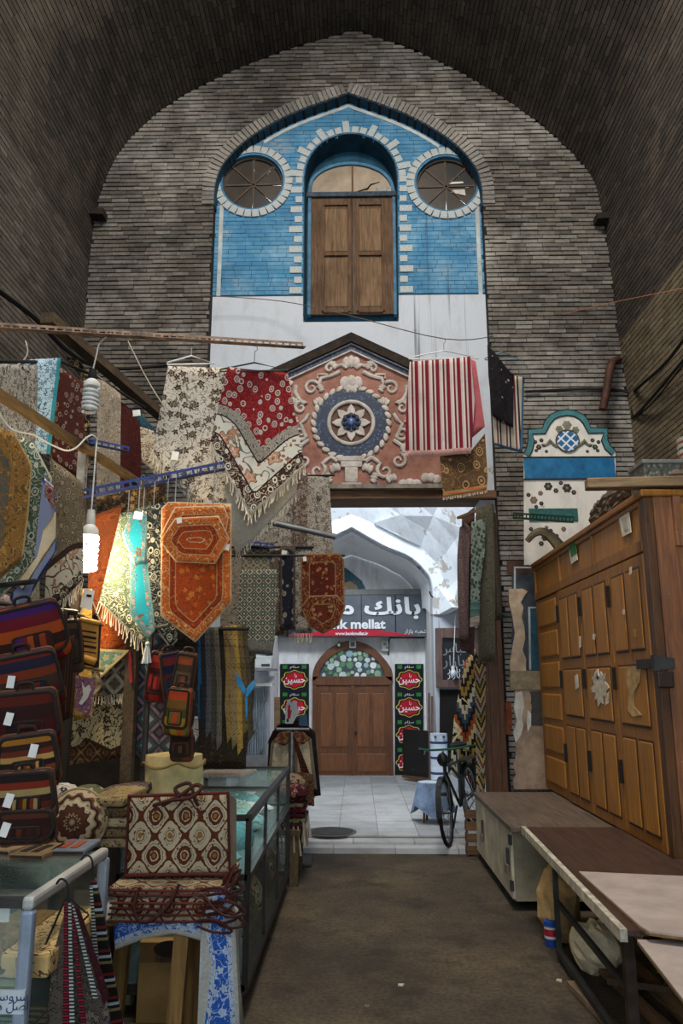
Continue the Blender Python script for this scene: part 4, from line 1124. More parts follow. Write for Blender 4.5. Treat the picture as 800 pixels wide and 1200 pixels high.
# ================================================================ RIGHT SIDE
m_cab = wood('cabinet_wood', '#94601a', '#6b4009', 'z', .8, .5, None, .35, .35)
m_cab2 = wood('cabinet_panel_wood', '#a87022', '#7d4e12', 'z', .9, .5, None, .35, .3)
m_cab3 = wood('cabinet_end_wood', '#8a5a35', '#5b3524', 'z', .8, .5, '#c8bba5', .35, .4)
m_groove = wood('cabinet_groove_wood', '#4a2c0c', '#2a1806', 'z', 1, .6)
CX = 1.9; CY0, CY1 = 4.98, 8.24; CZ0, CZ1 = .607, 2.90
cab = thing('wooden_cabinet', 'large ochre panelled wooden cabinet standing on the low benches', 'cabinet', (CX, 6.6, CZ0))
MB().box((CX+.03, CY0+.03, CZ0), (3.05, CY1, CZ1-.02)).build('carcass', m_cab, cab)
MB().box((CX-.02, CY0-.02, CZ1-.05), (3.08, CY1+.01, CZ1)).build('cornice', m_cab, cab, bevel=.012)
MB().box((CX, CY0, CZ0), (CX+.06, CY0+.09, CZ1-.05)).build('corner_stile', wood('dark_stile', '#5c3a1c', '#2e1b0e', 'z', .8, .5, '#8f6a3a'), cab, bevel=.006)
def face_x(y0, y1, z0, z1, d, m, nm, par, bev=.008):     # a board on the aisle face
    return MB().box((CX+.03-d, y0, z0), (CX+.04, y1, z1)).build(nm, m, par, bevel=bev)
ZF = 2.52
for y0, y1 in ((7.25,8.2),(6.2,7.2),(5.1,6.15)):         # frieze
    face_x(y0, y1, ZF+.06, CZ1-.07, .012, m_cab2, 'frieze_panel', cab, .01)
for y0, y1 in ((8.2,8.24),(7.2,7.25),(6.15,6.2),(5.07,5.1)): face_x(y0, y1, ZF+.02, CZ1-.05, .03, m_cab, 'frieze_stile', cab)
face_x(CY0+.09, CY1, ZF-.02, ZF+.06, .032, m_cab, 'frieze_rail', cab); face_x(CY0+.09, CY1, CZ1-.09, CZ1-.05, .032, m_cab, 'frieze_rail', cab)
col = face_x(7.3, CY1, CZ0+.01, ZF-.03, .02, m_cab, 'side_panel', cab)
zz = [CZ0+.06+(ZF-CZ0-.1)*i/6 for i in range(7)]
for a, b in zip(zz, zz[1:]): face_x(7.42, 8.12, a+.03, b-.03, .032, m_cab2, 'panel', col, .014)
def cab_door(y0, y1, hinge):
    d = face_x(y0+.006, y1-.006, CZ0+.01, ZF-.03, .035, m_cab, 'door', cab); m = (y0+y1)/2
    for z0, z1, two in ((CZ0+.10,1.27,1),(1.37,1.76,0),(1.87,ZF-.12,1)):
        for a, b in (((y0+.09, m-.035),(m+.035, y1-.09)) if two else ((y0+.10, y1-.10),)):
            MB().box((CX-.016, a, z0), (CX+.0, b, z1)).build('panel', m_cab2, d, bevel=.012)
            for (p, q) in (((a-.014, z0-.014),(a, z1+.014)),((b, z0-.014),(b+.014, z1+.014)),((a, z1),(b, z1+.014)),((a, z0-.014),(b, z0))):
                MB().box((CX-.009, p[0], p[1]), (CX, q[0], q[1])).build('moulding', m_groove, d)
    for z in (.95, 1.6, 2.2):
        MB().box((CX-.025, y1-.02, z), (CX+.0, y1+.01, z+.16)).build('hinge', m_black, d)
    return d
d1 = cab_door(6.56, 7.3, 1); d2 = cab_door(5.8, 6.56, 1); d3 = cab_door(5.07, 5.8, 1)
# the end of the cabinet that faces the camera
yE = CY0
MB().box((1.96, yE-.0, CZ0), (3.05, yE+.05, CZ1-.05)).build('end_frame', m_cab3, cab)
MB().box((2.12, yE-.02, 2.62), (2.98, yE+.01, 2.80)).build('end_panel', m_cab2, cab, bevel=.012)
for a in (2.08, 2.98): MB().box((a, yE-.025, 2.52), (a+.05, yE+.01, CZ1-.05)).build('end_stile', m_cab3, cab)
MB().box((2.13, yE-.03, CZ0+.02), (2.98, yE+.01, 2.50)).build('end_door', m_cab3, cab, bevel=.006)
MB().box((2.24, yE-.04, 1.5), (2.9, yE-.02, 2.40)).build('end_door_panel', m_cab3, cab, bevel=.012)
MB().box((2.24, yE-.04, .75), (2.9, yE-.02, 1.38)).build('end_door_panel', m_cab3, cab, bevel=.012)
# hasp and padlock
hs = MB().box((CX-.03, CY0+.05, 1.74), (CX+.0, CY0+.30, 1.80)).slab([(CX-.03,1.72),(CX-.03,1.82),(CX+.10,1.80),(CX+.10,1.74)], CY0-.02, CY0+.03).build('hasp', m_dkmet, cab)
MB().box((CX-.02, CY0-.035, 1.62), (CX+.08, CY0-.004, 1.72)).build('padlock', plain('#3c3228', .5, .3, metal=.6), cab, bevel=.008)
MB().box((2.05, CY0-.045, 1.73), (2.5, CY0-.03, 1.77)).build('latch_bar', m_dkmet, cab)
# papers stuck on it
def paper(pts_px, m, nm, x=CX-.024):
    mb = MB(); v = [PX(a, b, x) for a, b in pts_px]; n = len(v)
    mb.add(v+[p+Vector((.006,0,0)) for p in v], [tuple(range(n)), tuple(range(2*n-1,n-1,-1))]+[(i,i+n,(i+1)%n+n,(i+1)%n) for i in range(n)])
    return mb.build(nm, m, cab)
m_pap = plain('#c9c3b4', .9, .15)
pw = paper([(724,604),(736,599),(739,624),(729,629)], m_pap, 'white_notice', CX+.0); paper([(728,608),(734,605),(736,620),(731,623)], plain('#a7a497', .9), 'notice_print', CX-.003)
paper([(665,636),(673,630),(676,656),(669,661)], m_pap, 'green_notice', CX+.0); paper([(666,639),(673,634),(675,648),(669,653)], plain('#2f6b33', .8), 'notice_print', CX-.003)
paper([(702+11*math.cos(2*PI*i/22)*k_, 806+23*math.sin(2*PI*i/22)*k_) for i, k_ in enumerate([1,.7,.95,.5,.9,.75,1,.6,.85,.45,.8,.9,.55,1,.65,.95,.5,.85,.7,1,.6,.8])], plain('#c2b9a6', .9, .3, scale=30), 'torn_paper')
paper([(696,788),(700,784),(702,794),(699,800),(695,796)], m_pap, 'torn_paper'); paper([(709,815),(713,810),(712,824),(709,826)], m_pap, 'torn_paper')
paper([(733,781),(750,780),(748,800),(742,812),(742,828),(751,838),(741,840),(735,832),(737,812),(733,797)], plain('#b09263', .9, .3, scale=20), 'torn_paper')
paper([(673,792),(676,790),(677,806),(674,808)], m_pap, 'torn_paper'); paper([(678,746),(680,745),(680,758),(678,760)], m_pap, 'torn_paper'); paper([(694,743),(697,743),(696,750),(694,749)], m_pap, 'torn_paper')
paper([(737,665),(739,664),(739,672),(737,674)], m_pap, 'torn_paper'); paper([(741,737),(744,737),(744,746),(742,746)], plain('#b98a4e', .9), 'torn_paper'); paper([(729,714),(731,714),(731,720),(729,720)], m_pap, 'torn_paper')
# on top of the cabinet
a, b = P(668,564,4.95), FL(810,560,CZ1+.03); 
one('loose_plank', MB().bar((1.55,5.05,CZ1+.055), (2.95,4.93,CZ1+.05), .07, .1, (0,1,0)), wood('loose_plank_wood', '#9a7f5c', '#5d4630', 'x', 1, .8), 'long pale plank lying on the front edge of the cabinet top', 'plank', bevel=.008)
q0 = P(751,560,5.2); q1 = P(795,541,5.2)
t = thing('tin_box', 'embossed grey tin box on top of the cabinet', 'box', (2.2,5.2,CZ1))
s = NB('embossed_tin', .5, .5); dd = s.vor(s.ob(), 34); m_tin = s.out(s.ramp(dd, [(.1,'#8a8a7c'),(.4,'#5a5a50')])); s.bump(dd, .6, .01)
MB().box((q0.x, 5.14, CZ1+.0), (q1.x, 5.42, q1.z-.02)).build('body', m_tin, t, bevel=.006); MB().box((q0.x-.008, 5.13, q1.z-.03), (q1.x+.008, 5.43, q1.z)).build('lid', plain('#7d7e74', .5, .2, metal=.5), t, bevel=.006)
q = P(806,545,5.25)
MB_b = thing('enamel_bowls', 'stack of white enamel bowls with red and green bands on a brown box', 'bowls', (q.x,5.3,CZ1))
one('brown_carton', MB().box((q1.x+.03, 5.12, CZ1), (q1.x+.42, 5.46, P(797,540,5.2).z)), plain('#8b7258', .9), 'brown carton under the enamel bowls at the right edge', 'box', bevel=.005)
zb0 = P(797,540,5.2).z
for k in range(3):
    z = zb0+k*.045
    MB_ = MB().lathe([(.07,z),(.13,z+.05),(.15,z+.10),(.155,z+.10),(.135,z+.045)], (q1.x+.2,5.29,0), 24, caps=False); MB_.build('bowl', plain('#cfc9b9', .35, .12, spec=.5), MB_b, True)
    MB().lathe([(.136,z+.06),(.141,z+.06),(.147,z+.075),(.143,z+.075)], (q1.x+.2,5.29,0), 24, caps=False).build('rim_band', plain(('#a83a2a','#3f5a34','#a83a2a')[k], .4), MB_b, True)
# dusty roots and branches lying on the cabinet
root_m = plain('#5a4d40', .95, .35, scale=12)
for k in range(9):
    px = 632+k*9; q = P(px, 590-abs(k-3)*1.5, 6.4-.1*k); pts = [Vector((q.x+.02*i*6+rnd.uniform(-.04,.04), q.y-.12*i+rnd.uniform(-.05,.05), 0)) for i in range(5)]
    pts = [Vector((max(2.0,p.x), min(8.0,p.y), CZ1+.04+.05*(k % 3)+rnd.uniform(0,.05))) for p in pts]
    one('dry_root', MB().tube(catmull(pts, 3), [.03+.02*math.sin(i*1.3+k)**2 for i in range(13)], 7), root_m, 'dusty gnarled dry root in the heap on top of the cabinet', 'root', 'dry roots on the cabinet', smooth=True)
q = P(634,580,8.3); 
one('animal_horn', MB().tube(catmull([(q.x-.25+.35*u, 8.0-.1*u, CZ1+.08+.22*math.sin(u*2.6+.6)) for u in [i/6 for i in range(7)]], 3), [.03+.035*i/18 for i in range(19)], 8), plain('#75674f', .9, .3), 'pale curved horn on the far end of the cabinet top', 'horn', smooth=True)
for k, (px, py, w_, h_) in enumerate(((690,575,.35,.16),(706,568,.4,.2),(715,560,.3,.16))):
    q = P(px, py, 6.3-.3*k); one('cloth_bundle', MB().blob((2.35+.12*k, 6.9-.5*k, CZ1+h_*.45), (w_*.7,w_*.8,h_*.5), 12, 8, .09), plain(('#453c33','#4f4438','#3b342c')[k], .95, .3), ('largest','middle','smallest')[(1,0,2)[k]]+' dusty dark bundle in the heap on top of the cabinet', 'bundle', 'dusty bundles on the cabinet', smooth=True)
def perforated(name, a, b, w_, m, label, up=(0,0,1), holes=True, cat='angle iron'):
    """slotted steel angle: two flanges with real slots drawn as recessed inserts"""
    a, b = Vector(a), Vector(b); d = (b-a).normalized(); r = d.cross(Vector(up)).normalized(); u = r.cross(d)
    t = thing(name, label, cat, tuple(a)); L = (b-a).length
    mb = MB(); n = int(L/.05)
    def quad(p0, p1, v0, v1, th=.004, ax=u, tn=r):
        vs = [p0+ax*v0-tn*th/2, p1+ax*v0-tn*th/2, p1+ax*v1-tn*th/2, p0+ax*v1-tn*th/2]; vs += [v+tn*th for v in vs]
        mb.add(vs, [(0,1,2,3),(7,6,5,4),(0,4,5,1),(1,5,6,2),(2,6,7,3),(3,7,4,0)])
    quad(a, b, -w_/2, -w_*.2); quad(a, b, w_*.2, w_/2)
    for i in range(n+1):
        s0 = a+d*(L*i/n-.008 if i else 0); s1 = a+d*min(L, L*i/n+.008); quad(s0, s1, -w_*.2, w_*.2)
    quad(a-u*w_/2, b-u*w_/2, 0, w_, .004, r*-1 if r.y > 0 else r, u)
    mb.build('slotted_flange', m, t, fix=False); return t
perforated('green_angle_iron', P(601,604,8.3), P(672,609,7.6), .07, plain('#2c4034', .6, .3, metal=.3), 'dark green slotted angle iron between the pier and the cabinet')

# ---- benches in front of the cabinet
m_cream_p = plain('#bdb499', .7, .25, scale=5); m_btop = wood('bench_top_wood', '#6b5b4d', '#453930', 'y', .7, .6, None, .3, .4)
BX = 1.15
t = thing('low_cupboard', 'low cream cupboard with brown top and padlocked doors before the cabinet', 'cupboard', (1.5, 7.0, 0))
MB().box((BX+.02, 6.2, .07), (CX+.5, 7.95, .565)).build('body', plain('#857d68', .75, .25, scale=5), t)
MB().box((BX-.015, 6.1, .565), (CX+.9, 7.98, .605)).build('top', m_btop, t, bevel=.006)
for y0, y1 in ((7.42,7.94),(6.21,7.41)):
    d = MB().box((BX, y0, .08), (BX+.03, y1, .56)).build('door', m_cream_p, t, bevel=.004)
    MB().box((BX-.02, y0+.06, .3), (BX, y0+.10, .42)).build('hasp', m_dkmet, d); MB().box((BX-.03, y0+.045, .24), (BX-.005, y0+.115, .31)).build('padlock', plain('#6e695e', .5, .2, metal=.5), d, bevel=.008)
for y in (6.4,7.0,7.8):
    MB().lathe([(.03,0),(.03,.04)], (BX+.1, y, .03), 10, 'y').build('caster', m_black, t); MB().bar((BX+.1,y,.05),(BX+.1,y,.08), .03).build('caster_fork', m_dkmet, t)
for z in (.14,.46): MB().box((BX-.012, 6.19, z), (BX+.01, 6.24, z+.07)).build('hinge', m_dkmet, t)
T2 = .635
t = thing('work_table', 'dark topped metal-legged table with a peeling white edge in front of the cabinet', 'table', (1.5, 4.8, 0))
f0, f1 = FL(613,969,T2), FL(745,1104,T2)
tx = BX+.02
top = [(f0.x, f0.y), (CX-.04, f0.y), (CX-.04, 4.9), (CX+.6, 4.9), (CX+.6, 3.55), (f1.x, 3.55)]
MB().slabz(top, T2-.022, T2).build('top', wood('table_top_wood', '#4a3328', '#2c1e18', 'y', .7, .55), t)
MB().bar((f0.x, f0.y, T2-.02), (f1.x, 3.55, T2-.02), .03, .05).build('white_edge', plain('#b5ae9c', .7, .35, scale=14), t)
m_rust = plain('#3d3129', .8, .35, metal=.3, scale=14)
for (px, py0, Y, m) in ((652,1025,5.15,m_dkmet),(740,1110,3.72,m_rust)):
    x = BX+.07 if Y > 5 else BX+.03
    MB().bar((x, Y, 0), (x, Y, T2-.03), .028 if Y > 5 else .045).build('leg', m, t)
for y in (3.72, 5.15): MB().bar((2.3, y, 0), (2.3, y, T2-.03), .045).build('leg', m_rust, t)
MB().bar((BX+.07, 5.15, .34), (BX+.03, 3.72, .34), .022, .03).build('rail', m_dkmet, t); MB().bar((BX+.07, 5.15, .06), (BX+.03, 3.4, .06), .03, .035).build('lower_rail', m_dkmet, t)
MB().slabz([(BX+.42,3.6),(BX+.42,5.15),(2.3,5.15),(2.3,3.6)], .31, .325).build('shelf', m_btop, t)
for x in (BX+.12, 2.2): MB().bar((x, 3.72, T2-.065), (x, 2.85, T2-.065), .04).build('extension_rail', m_rust, t); MB().bar((x, 2.87, 0), (x, 2.87, T2-.08), .04).build('leg', m_rust, t)
m_pinkb = plain('#a5978f', .6, .14, scale=5)
def board(pts_px, z, label, th=.018):
    v = [FL(a, b, z) for a, b in pts_px]; t = thing('white_board', label, 'board', (v[0].x, v[0].y, z-th))
    MB().slabz([(p.x, p.y) for p in v], z-th*.4, z).build('laminate', m_pinkb, t); MB().slabz([(p.x, p.y) for p in v], z-th, z-th*.4).build('chipboard_edge', plain('#7d5f38', .9, .3, scale=40), t)
board([(678,1021),(812,1027),(830,1100),(760,1091),(750,1085)], T2+.02, 'pinkish white board lying on the dark work table')
board([(746,1101),(830,1101),(900,1240),(815,1190)], T2-.03+.006, 'pinkish white board at the lower right corner, nearest the camera')
# things under the table
def crumple(name, c, r, m, label, cat, jit=.16, n=14): return one(name, MB().blob(c, r, n, 10, jit), m, label, cat)
m_kraft = plain('#a88a5c', .9, .3, scale=8)
q = FL(640,1108,0); crumple('crumpled_paper', (q.x+.12, q.y+.12, .22), (.13,.16,.23), m_kraft, 'crumpled brown kraft paper by the end of the low cupboard', 'paper')
q = FL(648,1118,0); t = thing('paint_can', 'small blue and white can with red print under the work table', 'can', (q.x+.02, q.y+.1, 0))
cx_, cy_ = q.x+.03, q.y+.15
MB().lathe([(.045,0),(.045,.09)], (cx_,cy_,0), 18).build('base_band', plain('#1d3f86', .4), t, True); MB().lathe([(.0455,.05),(.0455,.12)], (cx_,cy_,0), 18).build('label_band', plain('#c9c3bd', .4), t, True); MB().lathe([(.046,.065),(.046,.105)], (cx_,cy_,0), 18).build('red_print', plain('#9c2030', .5, .5, scale=40), t, True); MB().lathe([(.047,.12),(.047,.15),(.04,.155)], (cx_,cy_,0), 18).build('lid', plain('#1c4f9e', .4), t, True)
q = FL(678,1140,.1); crumple('plastic_bag', (q.x+.13, q.y+.1, .20), (.14,.14,.13), plain('#c4b798', .5, .25, scale=8), 'crumpled pale plastic bag on the boards under the work table', 'bag', .14)
q = FL(720,1080,.33); crumple('kraft_sheet', (1.62, 4.5, .40), (.26,.42,.075), m_kraft, 'creased brown kraft wrapping on the shelf of the work table', 'paper', .18)
crumple('cloth_scrap', (1.55, 5.0, .40), (.14,.13,.07), plain('#5a4631', .95, .3), 'dark brown rag at the far end of the table shelf', 'rag', .18)
crumple('paper_scrap', (1.5, 3.9, .36), (.12,.12,.045), plain('#a1875c', .9, .3), 'torn pale brown paper at the near end of the table shelf', 'paper', .2)
for k, (a, b, w_) in enumerate((((1.32,5.05,.11),(1.42,3.75,.11),.06),((1.5,4.8,.13),(1.55,3.7,.13),.09),((1.28,4.4,.16),(1.65,4.25,.16),.05),((1.18,4.75,.02),(1.28,3.7,.02),.05))):
    one('scrap_batten', MB().bar(a, b, w_, .03), wood('scrap_wood%d' % k, ('#6b5138','#7a5f40','#4c3a29','#8a755a')[k], '#3a2a1c', 'y', 1, .8), ('dark timber batten along the foot rail under the work table','wide brown board under the work table','short crosswise batten under the work table','grey pale batten on the floor before the work table')[k], 'batten')
for k in range(7):
    q = FL(700+k*5, 1130+k*2, .2); one('wire_rod', MB().tube([(1.5+.03*k,4.3-.06*k,.145),(1.62+.03*k,4.28-.06*k,.27)], .004, 5), m_dkmet, 'thin bent wire rod of the bundle under the work table', 'wire', 'wire rods under the table')
for k, (px, py, lb) in enumerate(((655,1150,'scrap of pale litter by the foot of the work table leg'),(690,1170,'scrap of brown litter before the lower rail of the work table'),(470,1155,'pale scrap of litter in the middle of the asphalt'),(430,1180,'pale scrap of litter near the bottom edge of the asphalt'),(604,1036,'scrap of litter beside the cream cupboard casters'))):
    q = FL(px, py, 0); w_ = rnd.uniform(.012,.024); mb = MB(); mb.T = Matrix.Translation((q.x,q.y,.001)) @ Matrix.Rotation(rnd.uniform(0,6),4,'Z')
    mb.slabz([(-w_,-w_*.6),(w_*.8,-w_*.7),(w_,w_*.5),(-w_*.3,w_*.8)], 0, .006)
    one('litter_scrap', mb, plain(('#a89b82','#8b7c63','#b9b3a5','#6e5d48')[k % 4], .9), lb, 'litter')

# ---- bicycle
def bicycle():
    base = Vector((.92, 8.24, .05)); dirv = (Vector((1.27,9.1,.1))-base); ang = math.atan2(dirv.y, dirv.x); WB = 1.02; R = .325
    t = thing('bicycle', 'dark bicycle with green handlebar parked by the kilims', 'bicycle', tuple(base))
    lean = math.radians(5)
    T = Matrix.Translation(base) @ Matrix.Rotation(ang, 4, 'Z') @ Matrix.Rotation(-lean, 4, 'X') @ Matrix.Rotation(-.045, 4, 'Y')
    def B(): m = MB(); m.T = T; return m
    m_t = plain('#15130f', .85, .2); m_f = plain('#1c1f1d', .45, .3, metal=.3); m_ch = plain('#77797a', .35, .3, metal=.8); m_gr = plain('#1b5a3a', .5, .2)
    def wheel(x, turn=0):
        W = T @ Matrix.Translation((x,0,R)) @ Matrix.Rotation(turn, 4, 'Z')
        def B2(): m = MB(); m.T = W; return m
        c = lambda r, n, y=0: [(r*math.cos(2*PI*i/n), y, r*math.sin(2*PI*i/n)) for i in range(n)]
        ty = B2().tube(c(R-.018,36), .019, 8, True).build('tire', m_t, t, True)
        B2().tube(c(R-.045,36), .010, 6, True).build('rim', m_ch, ty, True)
        mb = B2()
        for i in range(24):
            a = 2*PI*i/24; mb.tube([(.02*math.cos(a+.6), .025*(-1)**i, .02*math.sin(a+.6)), ((R-.05)*math.cos(a), 0, (R-.05)*math.sin(a))], .0016, 4)
        mb.build('spokes', m_ch, ty, fix=False)['kind'] = 'stuff'
        B2().tube([(0,-.05,0),(0,.05,0)], .02, 10).build('hub', m_ch, ty, True)
        mb = B2(); n = 16
        g_ = [((R+.02)*math.cos(a), (R+.02)*math.sin(a)) for a in [PI*(.0+i/n) for i in range(n+1)]]; g2 = [((R+.014)*math.cos(a), (R+.014)*math.sin(a)) for a in [PI*(.0+i/n) for i in range(n+1)]]
        mb.band(g_, g2, -.028, .028).build('mudguard', m_f, t)
    wheel(0, .1); wheel(WB)
    hd = (.17,0,.78); bb = (.58,0,.28); st = (.72,0,.74)
    B().tube([(0,.05,R),(.06,.05,.60),(.11,.0,.66),hd], .013, 8).tube([(0,-.05,R),(.06,-.05,.60),(.11,.0,.66)], .013, 8).build('fork', m_f, t, True)
    B().tube([hd,(.15,0,.70)], .02, 8).tube([(.155,0,.70),bb], .016, 8).tube([(.17,0,.75),(.71,0,.72)], .014, 8).tube([st,bb], .015, 8).build('frame', m_f, t, True)
    B().tube([bb,(WB,.05,R)], .010, 6).tube([bb,(WB,-.05,R)], .010, 6).tube([(.71,0,.70),(WB,.05,R)], .009, 6).tube([(.71,0,.70),(WB,-.05,R)], .009, 6).build('rear_stays', m_f, t, True)
    B().tube([(.18,0,.78),(.16,0,.90)], .012, 8).build('stem', m_ch, t, True)
    hb = B().tube(catmull([(.38,-.31,.90),(.24,-.27,.93),(.14,-.14,.92),(.14,.14,.92),(.24,.27,.93),(.38,.31,.90)], 4), .011, 8).build('handlebar', m_gr, t, True)
    for sg in (-1, 1): B().tube([(.30,sg*.295,.915),(.42,sg*.325,.89)], .017, 8).build('grip', m_t, hb, True); B().tube([(.2,sg*.2,.91),(.33,sg*.26,.86)], .006, 6).build('brake_lever', m_ch, hb, True)
    B().blob((.12,0,.82), (.05,.06,.07), 10, 6).build('headlamp', m_f, t, True)
    B().tube([st,(.74,0,.86)], .013, 8).build('seat_post', m_ch, t, True)
    sd = B(); sd.blob((.79,0,.89), (.15,.095,.04), 12, 7); sd.blob((.62,0,.885), (.10,.03,.03), 10, 6); sd.build('saddle', m_t, t, True)
    B().box((.80,-.07,.70),(1.25,.07,.715)).tube([(1.2,.06,.7),(WB,.06,R)], .006, 6).tube([(1.2,-.06,.7),(WB,-.06,R)], .006, 6).build('rear_rack', m_f, t)
    B().lathe([(.085,-.06),(.085,-.052)], bb, 20, 'y').build('chainring', m_ch, t); B().tube([(.58,-.08,.28),(.66,-.09,.14)], .009, 6).tube([(.58,.08,.28),(.50,.09,.42)], .009, 6).build('crank', m_ch, t, True)
    for a in ((.66,-.14,.14),(.50,.14,.42)): B().box((a[0]-.045,a[1]-.045,a[2]-.012),(a[0]+.045,a[1]+.045,a[2]+.012)).build('pedal', m_t, t)
    B().tube([(.58,-.06,.36),(WB,-.06,R+.04),(WB+.03,-.06,R),(WB,-.06,R-.04),(.58,-.06,.20)], .006, 5).build('chain', m_dkmet, t)
    B().bar((.62,.05,.28),(.72,.16,-.0), .016).build('kickstand', m_dkmet, t)
bicycle()
m_lbl = plain('#7d93b0', .8, .3)
# blue cloth over the wheel (bag) and round stool with cloth behind the bicycle
q = FL(512,950,.1); t = thing('cloth_stool', 'small stool under a pale blue cloth behind the bicycle', 'stool', (.86, 9.35, .1))
MB().lathe([(.16,.5),(.17,.52),(.16,.53),(.001,.53)], (.86,9.35,0), 18).build('seat', plain('#a9b3bd', .8), t, True)
mb = MB(); n = 26
for j in range(7):
    for k in range(n):
        a = 2*PI*k/n; r = .17+.012*j+.012*j*math.sin(5*a+1)*.5; mb.v.append(Vector((.86+r*math.cos(a), 9.35+r*math.sin(a), .535-(.30+.07*math.sin(3*a))*j/6)))
for j in range(6):
    for k in range(n): mb.f.append((j*n+k, j*n+(k+1)%n, (j+1)*n+(k+1)%n, (j+1)*n+k))
mb.build('cloth', m_lbl, t, True)
for k in range(4): a = 2*PI*k/4+.5; MB().bar((.86+.12*math.cos(a), 9.35+.12*math.sin(a), .1), (.86+.1*math.cos(a), 9.35+.1*math.sin(a), .5), .025).build('leg', m_lint, t)
# slatted crate
t = thing('slatted_crate', 'small wooden crate between the bicycle and the low cupboard', 'crate', (1.13,8.05,0))
for z in (.02,.13,.24,.35):
    MB().box((1.06,8.02,z),(1.3,8.04,z+.08)).build('slat', m_lint, t); MB().box((1.06,8.04,z),(1.08,8.12,z+.08)).build('slat', m_lint, t)
for x in (1.06,1.28): MB().box((x,8.04,0),(x+.02,8.06,.44)).build('corner_post', m_lint, t)

# ---- timber post and rugs at the right of the portal
m_post = wood('portal_post_wood', '#5e3d24', '#341f12', 'z', 1, .6, '#7d6038', .3, .4)
t = thing('portal_post', 'tall brown timber post at the right jamb of the portal', 'post', (1.5, 8.4, 0))
xp0, xp1 = P(569,850,8.4).x, P(592,850,8.4).x
MB().box((xp0, 8.38, 0), (xp1, 8.58, 3.5)).build('shaft', m_post, t, bevel=.01); MB().box((xp0+.05, 8.36, .2), (xp0+.08, 8.39, 3.4)).build('bead', m_post, t); MB().box((xp1-.06, 8.36, .2), (xp1-.03, 8.39, 3.4)).build('bead', m_post, t)
q = P(597,835,8.45); one('rusty_plate', MB().slab(pxz([(592,823),(599,823),(600,848),(597,862),(592,860)], 8.5), 8.5, 8.55), plain('#6d3a22', .9, .4), 'rust red plate on the brick jamb beside the timber post', 'plate')
def R_(st, c, sc, bands=()): return fabric('rug%d' % len(bpy.data.materials), (st, c, sc), bands)
cloth('hanging_rug', 'reddish grey striped rug at the left of the bundle in the portal jamb', 'rug', [(536,652),(538,618),(545,612),(550,618),(549,752),(537,748)], 8.45, 8.3, R_('dense', ['#5f4a46','#7d6d68','#493834','#6b5a55'], 40), (.02, 40, 1), n=(10,16))
cloth('hanging_rug', 'dark wine rug behind the reddish striped one, lower hem reaching the kilims', 'rug', [(537,760),(541,606),(556,594),(556,770),(546,764)], 8.55, 8.5, R_('dense', ['#4a3431','#5c4541','#3b2b29','#6a5650'], 30), (.02, 34, 2), n=(8,14))
cloth('hanging_rug', 'pale grey green rug with teal end bands, nearest in the portal jamb', 'rug', [(552,612),(569,607),(568,650),(562,690),(561,733),(551,735)], 8.15, 8.2, R_('paisley', ['#69746a','#8f9b8a','#2f3a32','#4a554b'], 20, [(.10,'hstripe',['#9a8d7d','#a8998a'],20),(.26,'hstripe',['#5a6a64','#2f6b68','#6a776c'],14)]), (.012, 26, .3), hem=[4], n=(9,16))
cloth('hanging_rug', 'long dark olive speckled rug hanging on the timber post', 'rug', [(558,598),(574,588),(578,592),(580,690),(580,772),(560,776)], 8.28, 8.3, R_('dense', ['#4a4638','#5d594a','#37342a','#69644f'], 36), (.02, 30, 2), n=(10,18), fringe=[(4,5)], flen=.03, fmat=plain('#4a4638', .9))
cloth('hanging_rug', 'narrow dark brown rug edge right of the olive rug', 'rug', [(577,592),(580,600),(588,690),(588,725),(579,728)], 8.36, 8.38, R_('dense', ['#3a352b','#4a4437','#2b2720','#565040'], 30), (.012, 30, 1), n=(6,12))
K = ['#14120f','#8a6a2c','#14120f','#a8986f','#8a3f1c','#1b1917','#31404f','#b3a888']
kz = cloth('kilim', 'long kilim with orange and cream zigzags on black hanging before the dark doorway', 'kilim', [(527,905),(532,840),(545,775),(556,760),(561,772),(560,880),(553,908),(535,912)], 9.75, 9.7, R_('kilim', K, 2.1), (.03, 14, .5), n=(12,18))
cloth('kilim', 'dark slate blue and maroon kilim folded beside the zigzag kilim', 'kilim', [(548,912),(551,830),(556,790),(566,772),(568,800),(566,925),(556,930)], 9.9, 9.85, R_('kilim', ['#11110f','#27323f','#2b1517','#27323f','#11110f','#5b2a1a'], 2.2), (.02, 18, 1), n=(8,14))
cloth('kilim', 'narrow kilim with red and ochre borders against the timber post', 'kilim', [(556,772),(566,768),(569,775),(568,935),(558,938)], 8.36, 8.36, R_('kilim', ['#5a2a1a','#9b8a5c','#1e1b16','#7d6a2c','#2b2620','#8c8272'], 6), (.01, 20, 1), n=(6,12))
MB().tube([P(541,818,9.66), P(546,822,9.64), P(552,830,9.64)], .006, 6).build('tie_cord', m_cord, kz)
one('rug_rail', MB().bar(P(536,607,8.42), P(572,593,8.40), .03).bar(P(536,607,8.42), P(548,607,8.16), .02), m_lint, 'short timber rail on the portal post carrying the rugs', 'rail')
